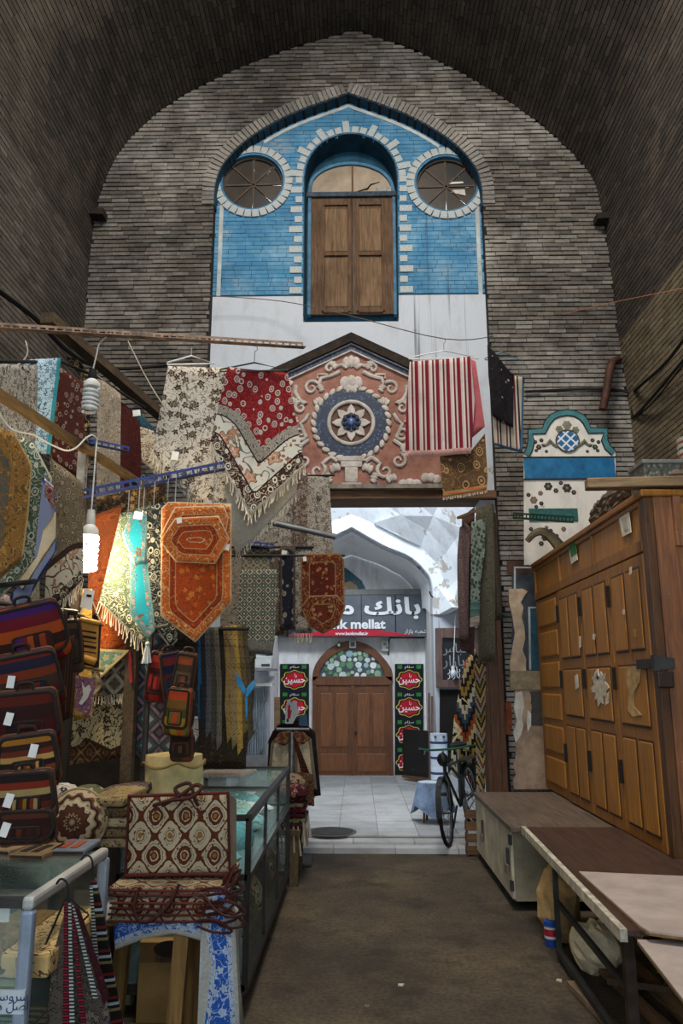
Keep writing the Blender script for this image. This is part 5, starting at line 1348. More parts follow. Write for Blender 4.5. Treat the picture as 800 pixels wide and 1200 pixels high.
# wires on the right
wire('cable', [PX(812,382,3.02), PX(780,425,3.08), PX(750,452,3.12), P(742,462,8.5), P(741,490,8.5)], .018, m_black, 'upper thick black cable running down the right wall')
wire('cable', [PX(812,408,3.08), PX(760,470,3.12), P(742,487,8.5), P(735,460,8.55), P(690,456,8.55), P(615,459,8.55)], .016, m_black, 'lower black cable from the right wall along the end wall')
wire('cable', [PX(812,412,3.1), PX(768,468,3.14), P(746,488,8.45)], .01, m_black, 'thin third cable on the right wall below the other two')
wire('pink_string', [P(660,368,8.5), P(715,355,7.9), P(800,338,6.4), P(815,335,6.2)], .004, plain('#a4694a', .8), 'thin reddish string stretched across the upper right corner')
one('bent_pipe', MB().tube([P(724,421,8.6), P(717,424,8.45), P(714,434,8.42), P(711,455,8.42), P(706,480,8.42)], .045, 10), plain('#4a3026', .7, .3, metal=.3), 'rusty bent flue pipe on the end wall above the painted panel', 'pipe', smooth=True)

# ================================================================ LEFT SIDE: STALL
m_slotw = plain('#a39c90', .6, .3, metal=.3, scale=14); m_rusty = plain('#8d7562', .7, .45, metal=.3, scale=10); m_blueir = plain('#26386a', .5, .25, metal=.2)
m_beam = wood('stall_beam_wood', '#7a6037', '#4a3820', 'y', 1, .7)
m_beam2 = wood('dark_beam_wood', '#54442f', '#2b2218', 'y', 1, .8)
perforated('slotted_angle', P(-8,382,4.2), P(355,405,5.1), .05, m_rusty, 'long rusty white slotted angle iron across the upper left')
perforated('slotted_angle', P(96,579,4.75), P(262,546,4.95), .065, m_blueir, 'blue slotted angle iron carrying the turquoise and orange runners')
perforated('slotted_angle', P(103,517,5.6), P(151,527,5.7), .05, m_blueir, 'short blue slotted angle iron behind the unlit bulb')
perforated('slotted_angle', P(290,637,7.28), P(320,640,7.28), .05, m_blueir, 'short blue slotted angle iron above the geometric rugs')
perforated('slotted_angle', P(99,577,4.8), P(102,529,4.8), .05, m_slotw, 'white slotted upright standing on the blue angle iron', up=(0,1,0))
one('stall_beam', MB().bar(P(-8,458,3.7), P(210,596,6.6), .045, .05), m_beam, 'weathered yellow timber pole slanting under the hanging cloths', 'beam')
one('stall_beam', MB().bar(P(55,372,5.2), P(198,495,7.6), .10, .08), m_beam2, 'upper dark timber beam running to the end wall at left', 'beam')
wire('cable', [P(-5,338,5.2), P(40,372,5.8), P(78,410,6.4), P(110,428,7.2), P(150,432,8.0), P(225,424,8.5)], .022, m_black, 'thick black cable bundle along the left wall to the end wall')
wire('cable', [P(-5,432,5.0), P(20,428,5.2), P(32,415,5.3), P(30,400,5.4)], .006, m_slotw, 'thin pale cable loop on the left wall above the grey cloth')
wire('cord', [P(150,400,4.9), P(170,440,4.9), P(188,470,4.9), P(197,480,4.95)], .004, m_cord, 'thin cord slanting from the rusty angle iron to the white paisley cloth')
wire('line_wire', [P(236,346,8.5), P(330,353,8.5), P(410,370,8.0), P(520,397,6.9), P(578,394,8.5)], .005, plain('#5d5048', .8), 'sagging wire line across the white wall holding the striped towel')
one('stall_post', MB().bar((P(157,800,5.1).x, 5.1, 0), (P(157,700,5.1).x, 5.1, 2.75), .07), m_beam2, 'dark wooden post between the printed cloths and the purple carpet', 'post')
one('stall_post', MB().bar((P(94,640,4.85).x, 4.85, 0), (P(94,640,4.85).x, 4.85, 2.95), .05), plain('#221a14', .8), 'dark upright post behind the lit bulb', 'post')
struct('wall_stall_back', MB().box((-3.3,6.75,0),(-1.35,6.8,2.35)), plain('#2a221b', .95, .3))['label'] = 'dark board partition at the back of the stall'

m_rod = plain('#2a2723', .6, .3, metal=.4)
def rod(x0, px, py, Y, label, Y2=None): 
    q = P(px, py, Y); return one('hanging_rod', MB().tube([(x0, Y2 or Y, q.z), tuple(q)], .012, 8), m_rod, label, 'rod', smooth=True)
rod(-3.28, 392, 557, 7.79, 'dark rod carrying the large beige rug beside the portal')
rod(-3.28, 368, 641, 7.29, 'dark rod carrying the navy and brown rugs')
rod(-3.28, 404, 651, 6.83, 'dark rod carrying the geometric rug and the red brown runner')
rod(-3.28, 292, 737, 5.70, 'dark rod carrying the row of scarves')
one('hanging_rod', MB().tube([P(-8,423,4.5), P(40,424,5.02), P(72,424,5.45), P(110,440,5.85), P(170,478,6.3)], .012, 8), m_rod, 'dark rod behind the upper row of cloths on the left wall', 'rod', smooth=True)
# ---- lamps
def cfl(px, py0, py1, Y, lit, cordtop, label):
    a, b = P(px, py0, Y), P(px, py1, Y); L = a.z-b.z; x, y = a.x, a.y
    t = thing('energy_saving_lamp', label, 'lamp', (x, y, b.z))
    MB().lathe([(.022,a.z),(.024,a.z-L*.05),(.03,a.z-L*.22),(.028,a.z-L*.24)], (x,y,0), 14).build('socket', plain('#d2d0c8', .5, .1) if lit else m_black, t, True)
    MB().lathe([(.028,a.z-L*.24),(.05,a.z-L*.32),(.052,a.z-L*.42),(.03,a.z-L*.44)], (x,y,0), 18).build('ballast', plain('#d2d0c8', .5, .1), t, True)
    if lit:
        m = NB('lit_tube'); m.b.inputs['Emission Color'].default_value = (1,.80,.50,1); m.b.inputs['Emission Strength'].default_value = 110; m.out('#ffffff'); mm = m.m
    else: mm = plain('#d9d9d4', .35, .05)
    n = 120; tn = 5.5
    MB().tube([(x+.045*math.cos(2*PI*tn*i/n), y+.045*math.sin(2*PI*tn*i/n), a.z-L*.45-(L*.53)*i/n) for i in range(n+1)], L*.53/tn*.36, 7).build('spiral_tube', mm, t, True)
    pts = [Vector((x,y,a.z))]+[P(*c) for c in cordtop]
    MB().tube(catmull([tuple(p) for p in pts], 4), .005, 6).build('cord', plain('#c9c4b8', .7), t, True)
    return t
cfl(107,598,670,4.5,True,[(110,560,4.5),(113,520,4.5),(114,515,4.5),(108,510,4.45),(100,514,4.4),(90,524,4.3),(78,528,4.2),(60,521,4.1),(40,510,3.95),(22,506,3.85),(10,500,3.8),(-5,478,3.7)], 'glowing spiral energy saving lamp hanging before the rust cloth')
cfl(109,433,483,4.6,False,[(114,412,4.6),(117,402,4.6),(124,396,4.55),(130,390,4.55)], 'unlit white spiral lamp hanging from the rusty angle iron')

def FB(st, c, sc, bands=()): return fabric('f%d' % len(bpy.data.materials), (st, c, sc), bands)
GB = ['#a39d94','#4b4743','#35312f','#6d6863']
# ---- upper row on the left wall
cloth('hanging_cloth', 'grey and black speckled cloth at the far upper left', 'cloth', [(-8,426),(44,428),(44,470),(40,534),(-8,520)], 4.3, 4.9, FB('floral', ['#99958e','#35322f','#57534f','#35322f'], 22), (.01,14,0))
cloth('hanging_cloth', 'light blue and white speckled cloth beside the grey speckled one', 'cloth', [(28,422),(72,419),(70,440),(60,532),(38,530),(30,440)], 5.0, 5.2, FB('floral', ['#9db4be','#2f4a5c','#4f7082','#2f4a5c'], 22, [(.03,'plain',['#2f8088'],1)]), (.012,12,1), hem=[1,2])
cloth('hanging_cloth', 'maroon cloth with small grey paisleys behind the yellow pole', 'cloth', [(66,428),(99,448),(98,566),(58,535)], 5.35, 5.6, FB('paisley', ['#3f1a15','#46201a','#7d6a60','#2c100d'], 20), (.012,16,2))
cloth('hanging_cloth', 'black cloth with gold sprigs between the maroon and the beige cloths', 'cloth', [(76,418),(92,422),(106,440),(106,545),(97,555),(96,442)], 5.7, 5.9, FB('floral', ['#17130f','#8f7a54','#a98f63','#2b231a'], 16), (.012,16,1))
cloth('hanging_cloth', 'pale beige floral cloth hanging right of the unlit lamp', 'cloth', [(114,440),(142,462),(141,600),(112,602)], 5.9, 6.1, FB('floral', ['#8d8170','#5e5345','#a3988a','#4a4138'], 24), (.012,14,1))
cloth('hanging_cloth', 'narrow dark maroon cloth at the end of the upper row', 'cloth', [(141,470),(167,492),(164,606),(140,606)], 6.15, 6.35, FB('dense', ['#3a1512','#4c1f1a','#2a0f0d','#5c2c25'], 26), (.012,18,.4))
cloth('hanging_cloth', 'cream and brown floral scrap with fringe below the slanting cord', 'cloth', [(164,500),(180,505),(194,545),(184,560),(166,540)], 5.7, 5.75, FB('floral', ['#b0a48e','#4e3c2d','#8a7660','#2d241d'], 20), (.01,18,.4), fringe=[(2,3)], flen=.06)
cloth('hanging_cloth', 'dark teal folded cloth with white label at the end of the upper row', 'cloth', [(155,480),(165,484),(186,508),(182,514),(165,500)], 5.8, 5.8, FB('dense', ['#24424d','#16303a','#3b5a63','#b9b4aa'], 20), (.01,18,.4), n=(8,5))
# ---- group at the left edge
sp_ = ['#7a5a33','#44402f','#94652c','#5c4a38']
cloth('table_runner', 'orange brown runner with pale trim cut by the left edge', 'table runner', [(-10,498),(18,508),(37,545),(33,600),(26,655),(-10,688)], 3.35, 3.5, FB('dense', ['#4f4a3a','#7a5024','#3f4844','#8c6530'], 22, [(.008,'plain',['#a58a5c'],1),(.10,'dense',['#7d5626','#54401f','#94703a','#3f4438'],26)]), (.012,12,0), hem=[1,2,3,4])
cloth('table_runner', 'green and white paisley runner with a slanting end behind the brown one', 'table runner', [(26,512),(40,520),(61,560),(53,648),(-10,712),(-10,560)], 3.62, 3.72, FB('paisley', ['#2c6a5c','#7d8f7c','#a3aa94','#1f5348'], 16, [(.008,'plain',['#b8ae94'],1),(.14,'paisley',['#4a5a44','#a8a68e','#b9b49c','#2c4a3c'],18)]), (.012,12,1), hem=[1,2,3])
bl = cloth('satin_runner', 'navy satin runner with a gold band and pointed end', 'table runner', [(50,558),(63,570),(66,642),(22,724),(12,700),(50,645)], 3.52, 3.54, plain('#1b2550', .35, .25, spec=.6), (.012,20,1), n=(10,14))
cloth('gold_band', 'gold satin band', None, [(50,645),(51,622),(65,600),(65.5,630),(27,692),(22,682)], 3.52, 3.54, plain('#a0834f', .35, .2, spec=.6), (.012,20,1), n=(8,8), parent=bl, front=.008, xl=12, xr=66)
cloth('medallion_patch', 'wine coloured medallion', None, [(53,565),(62,572),(64,590),(58,602),(52,590)], 3.52, 3.54, FB('medal', ['#7d4a3c','#431726','#b9a98c','#2a1128'], 14), (.012,20,1), n=(6,6), parent=bl, front=.008, xl=12, xr=66)
roses = [(.05,'paisley',['#3a2c22','#a89a82','#c2b69f','#241a14'],18),(.17,'floral',['#b9ae98','#4a4436','#b58a6c','#8f6a4e'],9),(.2,'plain',['#3d2e22'],1)]
cloth('hanging_cloth', 'beige floral cloth with rose border and fringe left of the lit lamp', 'cloth', [(58,536),(98,566),(99,678),(46,726),(60,640)], 3.95, 4.15, FB('paisley', ['#75664f','#5a4c3b','#94866d','#3f3428'], 22, roses), (.014,14,.6), hem=[2], fringe=[(2,3)], flen=.08)
cloth('hanging_cloth', 'pink and white printed cloth at the left edge behind the backpacks', 'cloth', [(-8,690),(14,700),(14,800),(-8,860)], 3.9, 3.95, FB('dense', ['#a3837c','#6d4a48','#b5a39a','#8f9db0'], 30), (.012,14,.6))
cloth('hanging_cloth', 'lacy pale cloth tip above the top backpack', 'cloth', [(30,688),(46,676),(46,712),(38,722),(29,714)], 3.85, 3.9, FB('floral', ['#9d9880','#6d6a55','#b5b09a','#56543f'], 24), (.01,14,.6), n=(8,8))
def tassel(px, py0, py1, Y, m, label):
    a, b = P(px, py0, Y), P(px, py1, Y); L = a.z-b.z; t = thing('tassel', label, 'tassel', tuple(b))
    MB().tube([a+Vector((0,0,.04)), a], .002, 5).build('loop', m, t); MB().blob((a.x,a.y,a.z-L*.1), (L*.12,L*.12,L*.12), 8, 6).build('knot', m, t, True)
    mb = MB()
    for k in range(22):
        an = 2*PI*k/22*3.1; r = L*.05*(1+k % 4); mb.tube([(a.x+r*.3*math.cos(an), a.y+r*.3*math.sin(an), a.z-L*.15), (a.x+r*math.cos(an), a.y+r*math.sin(an), b.z+rnd.uniform(0,.01))], [.003,.005], 4)
    mb.build('strands', m, t, fix=False)['kind'] = 'stuff'
tassel(19,724,768,3.52, plain('#a89055', .6, .2), 'pale gold tassel hanging from the navy satin runner')
tassel(37,714,737,3.50, plain('#3f9a84', .7, .2), 'small mint green tassel before the top backpack')
tassel(173,752,778,4.7, plain('#b9b9b4', .7, .2), 'white tassel at the tip of the turquoise runner')
# ---- group on the blue angle iron
cloth('hanging_cloth', 'plain rust orange cloth behind the glowing lamp', 'cloth', [(103,640),(110,604),(142,592),(142,715),(103,722)], 5.05, 5.15, FB('dense', ['#5c2c12','#4c220e','#6b3517','#3f1c0c'], 14), (.02,12,.6))
cloth('hanging_cloth', 'dark brown floral cloths bunched above the turquoise runner', 'cloth', [(112,585),(196,560),(190,598),(115,612)], 5.25, 5.4, FB('floral', ['#31261b','#6b5233','#8a6c40','#211912'], 22), (.02,22,.6))
cloth('hanging_cloth', 'grey green paisley cloth with white fringe left of the turquoise runner', 'cloth', [(141,602),(178,590),(178,758),(166,753),(116,706)], 4.78, 4.88, FB('paisley', ['#4c5a48','#7d8874','#a3a892','#36432f'], 20, [(.01,'plain',['#9d988a'],1),(.12,'paisley',['#3d4636','#a8a690','#b8b29c','#2a3226'],16)]), (.014,14,1), hem=[3], fringe=[(4,3)], flen=.075)
tq = [(.008,'plain',['#6d8f8c'],1),(.035,'floral',['#2c7f8c','#94785c','#a58a70','#5c4232'],34)]
cloth('table_runner', 'turquoise runner with a floral edge and pointed end', 'table runner', [(152,650),(172,650),(182,738),(173,749),(152,720)], 4.66, 4.7, FB('floral', ['#1f8a9a','#1f8a9a','#6d4630','#2a98a6'], 9, tq), (.008,14,1), hem=[1,2,3,4])
cloth('place_mat', 'turquoise six-sided place mat hung above the turquoise runner', 'place mat', [(143,627),(154,600),(172,602),(172,660),(157,662)], 4.62, 4.66, FB('floral', ['#1f8a9a','#1f8a9a','#6d4630','#2a98a6'], 12, tq), (.006,14,1), hem=[0,2,3,4], n=(10,10))
cloth('hanging_cloth', 'charcoal and white paisley runner between the turquoise and orange runners', 'table runner', [(166,598),(206,582),(208,750),(199,760),(168,714)], 4.74, 4.8, FB('dense', ['#2a302e','#4c5450','#1b201f','#767a72'], 34, [(.008,'plain',['#a8a08c'],1),(.16,'paisley',['#262826','#8a8878','#a8a48f','#141514'],17)]), (.012,14,1), hem=[2,3,4])
og = [(.007,'plain',['#c0a27c'],1),(.05,'dense',['#a8511a','#b98a58','#8a3a12','#c29a68'],26),(.055,'plain',['#b08a5c'],1),(.085,'dense',['#7d2c10','#a8481a','#6b2410','#b5793c'],30),(.09,'plain',['#b08a5c'],1)]
cloth('table_runner', 'large orange runner with ornate border and pointed end', 'table runner', [(189,596),(197,588),(271,590),(271,706),(229,753),(188,722)], 4.58, 4.62, FB('floral', ['#9c3d14','#8a3210','#b5702e','#5c3a20'], 21, og), (.01,9,1))
cloth('place_mat', 'orange six-sided place mat, the upper and rear of the pair on the orange runner', 'place mat', [(187,628),(205,594),(262,592),(268,606),(260,648),(196,648)], 4.54, 4.58, FB('floral', ['#94421a','#7d3212','#b07a44','#c09468'], 22, og), (.004,9,1), n=(12,10))
cloth('place_mat', 'orange six-sided place mat in front on the orange runner', 'place mat', [(187,634),(205,607),(256,604),(269,631),(252,661),(206,659)], 4.50, 4.54, FB('floral', ['#9c3d14','#7d2c10','#6b5a3a','#b58a54'], 20, og+[(.125,'floral',['#9c3d14','#7d2c10','#b5702e','#5c3a20'],24),(.13,'plain',['#b99c74'],1)]), (.004,9,1), n=(14,12))
for k, (px, py, Y, w_, h_, lb) in enumerate(((162,604,4.635,.055,.045,'white price tag on the turquoise place mat'),(210,610,4.50,.03,.035,'small white price tag on the front orange place mat'),(205,534,5.11,.05,.06,'white paper tag pinned on the white paisley cloth'),(160,484,5.79,.06,.05,'white label at the end of the upper row of cloths'),(265,641,4.60,.04,.04,'white tag at the edge beside the cream underside cloth'),(357,655,6.80,.03,.04,'white tag on the red brown runner'),(333,648,7.245,.05,.05,'white tag on the navy rug'))):
    q = P(px, py, Y); mb = MB(); mb.T = Matrix.Translation(q) @ Matrix.Rotation(.15*(-1)**k, 4, 'Y'); mb.box((-w_/2,-.002,-h_/2),(w_/2,.002,h_/2)); one('price_tag', mb, m_tagw, lb, 'tag')
# ---- white paisley and red paisley cloths from the rusty angle iron
cloth('hanging_cloth', 'white cloth with brown paisley drops and fringe', 'cloth', [(197,429),(272,431),(266,588),(220,584),(194,552),(179,528)], 5.1, 5.2, FB('floral', ['#b8afa0','#6b6154','#3c241a','#7d7060'], 15), (.014,12,1), hem=[3,4], fringe=[(4,5),(2,3)], flen=.085)
rp_ = cloth('hanging_cloth', 'red paisley cloth with rose border and white fringe', 'cloth', [(267,430),(337,437),(347,492),(357,546),(293,603),(246,521),(257,472)], 4.95, 5.0,
      FB('paisley', ['#6e1216','#8a2a2a','#a89e94','#6e1216'], 17, [(.012,'plain',['#c2b8a4'],1),(.085,'paisley',['#38231b','#a59684','#c2b8a4','#241511'],15),(.095,'plain',['#2a1a14'],1),(.215,'floral',['#c2bcae','#5d5a48','#b07c60','#8b5a44'],7.5),(.225,'plain',['#2a1a14'],1),(.29,'dense',['#8d8478','#3c322c','#a39a8c','#2a2320'],40)]), (.014,11,.5), hem=[3,4], fringe=[(3,4),(4,5)], flen=.07, n=(24,28))
cloth('hanging_cloth', 'plain cream underside cloth with short fringe below the red paisley cloth', 'cloth', [(262,540),(352,536),(347,578),(300,628),(276,650),(266,600)], 5.1, 5.15, FB('plain', ['#a89e8c'], 1), (.012,11,.5), fringe=[(2,3),(3,4)], flen=.05)
def hanger(name, px, py, Y, wpx, m, label, hk=16):
    c = P(px, py, Y); l = P(px-wpx/2, py+8, Y); r = P(px+wpx/2, py+9, Y)
    t = thing(name, label, 'hanger', tuple(c)); MB().tube([l, c, r, l+Vector((0,0,-.015)), l], .006, 6).build('frame', m, t, True)
    h = P(px, py-hk, Y).z-c.z
    MB().tube([(c.x,c.y,c.z),(c.x,c.y,c.z+h*.6)]+[(c.x+.02*math.cos(a)+0.0, c.y, c.z+h*.75+.02*math.sin(a)) for a in [-1.6+3.6*k/6 for k in range(7)]], .003, 5).build('hook', m_steel, t, True); return t
hanger('clothes_hanger', 224,417,5.0,56,m_tagw,'white plastic hanger above the white paisley cloth')
hanger('clothes_hanger', 298,425,4.97,80,m_dkmet,'dark wire hanger carrying the red paisley cloth',22)
# ---- striped towel and black cloth in mid air
hanger('clothes_hanger', 520,411,6.9,82,m_tagw,'white plastic hanger carrying the striped towel',15)
cloth('striped_towel', 'red and white striped towel hanging on the wire line', 'towel', [(480,424),(551,418),(556,470),(552,532),(474,536),(476,470)], 6.85, 6.85, FB('stripe', ['#5f1220','#6b1826','#a89a92','#b5a8a0','#5f1220','#a89a92'], 10, [(.06,'dense',['#b98a80','#a86a62','#c9aca0','#b9a9a0'],40)]), (.012,12,1), hem=[3])
cloth('striped_towel', 'rose pink rear layer of towel beside the striped one', 'towel', [(548,419),(557,424),(568,500),(552,514)], 6.88, 6.9, FB('plain', ['#a8565a'], 1), (.008,16,1), n=(8,10))
cloth('hanging_cloth', 'brown paisley shawl with orange hem hanging below the striped towel', 'shawl', [(515,533),(552,528),(568,508),(571,560),(570,574),(519,583)], 6.9, 6.93, FB('paisley', ['#4f3a26','#6d5233','#8f6f48','#3a281a'], 9, [(.05,'hstripe',['#a8603a','#8a7a4a','#a5593a'],22)]), (.01,12,1), hem=[4], fringe=[(4,5)], flen=.03)
hanger('clothes_hanger', 588,412,7.0,40,plain('#5f7d92', .5),'thin blue hanger carrying the black cloth',14)
cloth('hanging_cloth', 'black cloth with white scribble print on a blue hanger', 'cloth', [(571,404),(602,440),(602,500),(576,488),(572,440)], 6.9, 7.1, FB('dense', ['#191619','#2a2429','#191619','#191619','#8f8a86'], 14), (.012,14,1))
cloth('hanging_cloth', 'cream and red striped cloth with blue hem behind the black cloth', 'cloth', [(576,485),(600,440),(614,442),(612,530),(578,522)], 7.0, 7.2, FB('stripe', ['#a59a88','#b3a998','#6e2a30','#b3a998','#29232a','#a59a88'], 8, [(.025,'plain',['#3f5d7a'],1)]), (.012,14,1), hem=[2,3])
# ---- farther rugs left of the portal
cloth('hanging_rug', 'large beige rug with fine dark dots hanging beside the portal', 'rug', [(296,560),(391,556),(391,660),(296,660)], 7.75, 7.8, FB('floral', ['#9a9184','#4a433b','#6b6358','#4a433b'], 16), (.012,10,0), n=(16,14))
cloth('hanging_rug', 'vertical brown dotted strip over the large beige rug', 'rug', [(344,552),(360,552),(360,700),(343,700)], 7.68, 7.68, FB('floral', ['#54443a','#94877a','#7d6c5e','#41342c'], 16), (.008,10,0), n=(6,14))
one('grey_pole', MB().tube([(-3.28,7.5,P(270,602,7.45).z), P(312,611,7.5), P(393,629,7.6)], .03, 10), plain('#6a6c6c', .5, .2, metal=.4), 'grey metal pole sloping across the beige rug', 'pole', smooth=True)
cloth('hanging_rug', 'grey green and cream geometric rug with grey hem', 'rug', [(278,668),(324,667),(322,748),(319,768),(275,765)], 6.85, 6.85, FB('geo', ['#9c988a','#2f352f','#68705f','#40453d','#a19a86','#564a3a'], 12, [(.12,'dense',['#6a6560','#4d4945','#7c7771','#58534f'],40)]), (.008,10,0), hem=[3], n=(12,14))
cloth('hanging_rug', 'brown dotted rug between the geometric and the navy rug', 'rug', [(312,641),(338,640),(338,746),(312,744)], 7.32, 7.32, FB('floral', ['#4d423a','#7d7064','#94877a','#3d342e'], 18), (.008,10,0), n=(8,12))
cloth('hanging_rug', 'narrow navy rug with pale paisleys', 'rug', [(328,641),(346,640),(346,738),(328,739)], 7.26, 7.26, FB('paisley', ['#15171f','#20222b','#7d7468','#2a2b33'], 13, [(.02,'plain',['#4a4038'],1)]), (.008,10,0), n=(8,12))
cloth('hanging_rug', 'narrow beige dotted rug with fringe right of the navy rug', 'rug', [(345,641),(366,641),(366,742),(346,742)], 7.30, 7.30, FB('floral', ['#968f83','#3a342e','#57504a','#3a342e'], 18), (.008,10,0), n=(8,12), fringe=[(2,3)], flen=.09)
cloth('hanging_rug', 'small cream and olive patterned rug above the geometric rug', 'rug', [(284,638),(316,638),(316,672),(284,672)], 7.30, 7.30, FB('geo', ['#7f7a68','#4c4636','#8f8a78','#6a5434'], 14), (.008,10,0), n=(8,8))
rr_ = [(.012,'plain',['#7d5f3e'],1),(.075,'dense',['#54200f','#7d5a38','#3f140a','#8a6a48'],22),(.085,'plain',['#7d5f3e'],1)]
cloth('table_runner', 'red brown runner with arched ends hanging before the bank sign', 'table runner', [(352,656),(358,649),(398,648),(403,656),(404,716),(380,731),(352,722)], 6.82, 6.82, FB('floral', ['#4f1a0e','#3f120a','#94643c','#2c0c07'], 24, rr_), (.008,9,0))
cloth('place_mat', 'red brown rounded place mat at the foot of the red brown runner', 'place mat', [(352,712),(362,698),(395,697),(405,710),(397,733),(378,743),(362,734)], 6.80, 6.80, FB('floral', ['#5a2010','#3f120a','#94704a','#2c0c07'], 24, rr_), (.004,9,0), n=(12,12))
# ---- narrow scarves in a row
cs = [('#2a5f86','navy'),('#2b2d33','black dotted'),('#57555a','slate'),('#4a4640','dark grey'),('#6b6152','taupe'),('#2a241d','black floral'),('#8f7144','ochre'),('#8a744f','tan'),('#a8853f','golden'),('#6d5a38','olive brown'),('#4d4434','dark olive')]
for k, (c, nm) in enumerate(cs):
    x = 228+k*5.4; yb = 842+(k*7) % 30+(k > 5)*8
    cc = C(c); dk_ = tuple(v*.45 for v in cc[:3])+(1,)
    cloth('scarf', '%s scarf, %s from the left in the row of hanging scarves' % (nm, ('first','second','third','fourth','fifth','sixth','seventh','eighth','ninth','tenth','eleventh')[k]), 'scarf', [(x-1,738-k*.6),(x+6,737-k*.6),(x+8+k*.5,800),(x+7+k*.8,yb),(x+1+k*.8,yb+10),(x-1+k*.3,800)], 5.6+.02*k, 5.62+.02*k, FB('dense', [c,dk_,c,dk_], 30), (.012,60,k), n=(6,14), group='row of hanging scarves')
cloth('hanging_cloth', 'black flecked carpet hanging behind the scarves near the shutter', 'carpet', [(248,840),(262,800),(276,768),(299,768),(297,830),(287,896),(250,896)], 6.5, 6.6, FB('dense', ['#2a251e','#4f463a','#1d1a15','#6b5f4d'], 40), (.015,14,1))
cloth('hanging_rug', 'dark brown speckled carpet behind the row of scarves', 'carpet', [(222,735),(290,735),(288,900),(222,900)], 6.35, 6.35, FB('dense', ['#2c251c','#453a2c','#1d1812','#57492f'], 24), (.012,10,0))
cloth('hanging_rug', 'beige and brown rug between the orange runner and the geometric rug', 'rug', [(258,590),(300,596),(300,772),(258,772)], 7.3, 7.35, FB('dense', ['#7d7364','#4f473c','#8f8676','#3a342c'], 22), (.012,10,0))
rb = thing('blue_ribbon', 'bright blue ribbon tied in a bow beside the scarves', 'ribbon', P(288,815,5.5))
for pts in ([(276,788),(281,793),(289,809),(286,814),(278,803)],[(298,796),(298,806),(289,818),(286,812),(291,803)],[(287,812),(290,813),(290,842),(288,842)]):
    o = cloth('ribbon_loop', None, None, pts, 5.5, 5.5, plain('#1d6fa3', .5, .2), (.006,30,0), n=(6,6), parent=None); adopt(o, rb); o.pop('label', None) if 'label' in o else None

def hooks(o, lst):                                      # wire hooks from a cloth up to its bar
    for (px, py0, py1, Y) in lst:
        a, b = P(px, py0, Y), P(px, py1, Y); MB().tube([(a.x,a.y,a.z-.01),(a.x,a.y,b.z-.015),(a.x+.012,a.y,b.z),(a.x+.02,a.y+.01,b.z-.012)], .003, 5).build('wire_hook', m_steel, o)
def by_label(st): return [q for q in bpy.data.objects if str(q.get('label','')).startswith(st)][0]
hooks(by_label('grey green paisley cloth'), [(150,600,569,4.82),(168,595,565,4.85)]); hooks(by_label('charcoal and white'), [(180,593,562,4.76),(196,587,559,4.78)]); hooks(by_label('dark brown floral cloths'), [(140,577,564,5.3),(165,570,556,5.35)])
hooks(by_label('turquoise six-sided'), [(162,602,567,4.64)]); hooks(by_label('large orange runner'), [(205,590,557,4.6),(250,590,549,4.61)])
hooks(by_label('grey green and cream geometric'), [(290,668,651,6.84),(314,668,651,6.84)])

# ================================================================ LEFT SIDE: BAGS, COUNTERS, PILES
# ---- stall table behind the counters
m_tw = wood('stall_table_wood', '#4a3826', '#2b2016', 'x', 1, .8)
TZ = .86
t = thing('stall_table', 'long dark stall table carrying the cushion and folded cloths', 'table', (-1.9, 4.6, 0))
MB().box((-2.9,3.75,TZ-.03),(-1.28,5.6,TZ)).build('top', m_tw, t, bevel=.004)
for x in (-2.85,-1.34):
    for y in (3.8,5.5): MB().bar((x,y,0),(x,y,TZ-.03),.06).build('leg', m_tw, t)
# ---- cloths hung under the lamp, at the back of the stall
cloth('hanging_cloth', 'cream cloth with black script-like print at the back of the stall', 'cloth', [(100,812),(150,808),(151,872),(128,882),(100,868),(66,888),(62,840),(76,818)], 5.35, 5.3, FB('floral', ['#a8956f','#2a2118','#3a2d20','#1e1711'], 15, [(.02,'plain',['#4a3420'],1)]), (.03,10,1), hem=[1,2,3])
cloth('hanging_cloth', 'dark red brown medallion bordered cloth behind the cream print', 'cloth', [(60,800),(155,800),(155,886),(60,900)], 5.5, 5.5, FB('medal', ['#4a3020','#8a6a44','#2a1a10','#5c3a22'], 9), (.02,10,1))
cloth('hanging_cloth', 'grey geometric rug with diamond band and white fringe', 'rug', [(103,772),(151,768),(151,812),(100,818)], 5.2, 5.15, FB('geo', ['#6d6252','#3a3228','#8f8570','#4c4336'], 7), (.012,10,1), fringe=[(2,3)], flen=.06)
cloth('hanging_cloth', 'rust cloth with pale dots above the geometric rug', 'cloth', [(104,752),(153,745),(153,770),(104,774)], 5.12, 5.1, FB('paisley', ['#7d3a1c','#8f4a28','#a88a5c','#5a2410'], 13), (.012,10,1))
cloth('hanging_cloth', 'rust orange shawl hanging below the glowing lamp', 'shawl', [(117,705),(155,700),(158,752),(116,766)], 5.1, 5.1, FB('dense', ['#7d3a14','#94481c','#63290d','#a8602a'], 22), (.025,16,1))
cloth('hanging_cloth', 'small triangular green and cream cloth with pale edge', 'cloth', [(112,760),(152,762),(118,795)], 5.0, 5.0, FB('floral', ['#5d7a68','#8a8f74','#a89a78','#3f5a4c'], 18, [(.016,'plain',['#b39d70'],1)]), (.008,10,1), n=(12,8))
cloth('hanging_cloth', 'golden printed strip beside the brown backpacks', 'cloth', [(86,690),(108,690),(108,840),(88,845)], 4.95, 4.95, FB('dense', ['#8a6a30','#a8883f','#5c4420','#b9a06a'], 24), (.012,18,1))
cloth('hanging_rug', 'purple grey carpet hanging right of the wooden post', 'carpet', [(163,742),(204,742),(204,888),(160,888)], 5.2, 5.2, FB('geo', ['#4a4048','#2a2630','#6b6068','#3a3036','#245058','#8a8084'], 6), (.01,10,1))
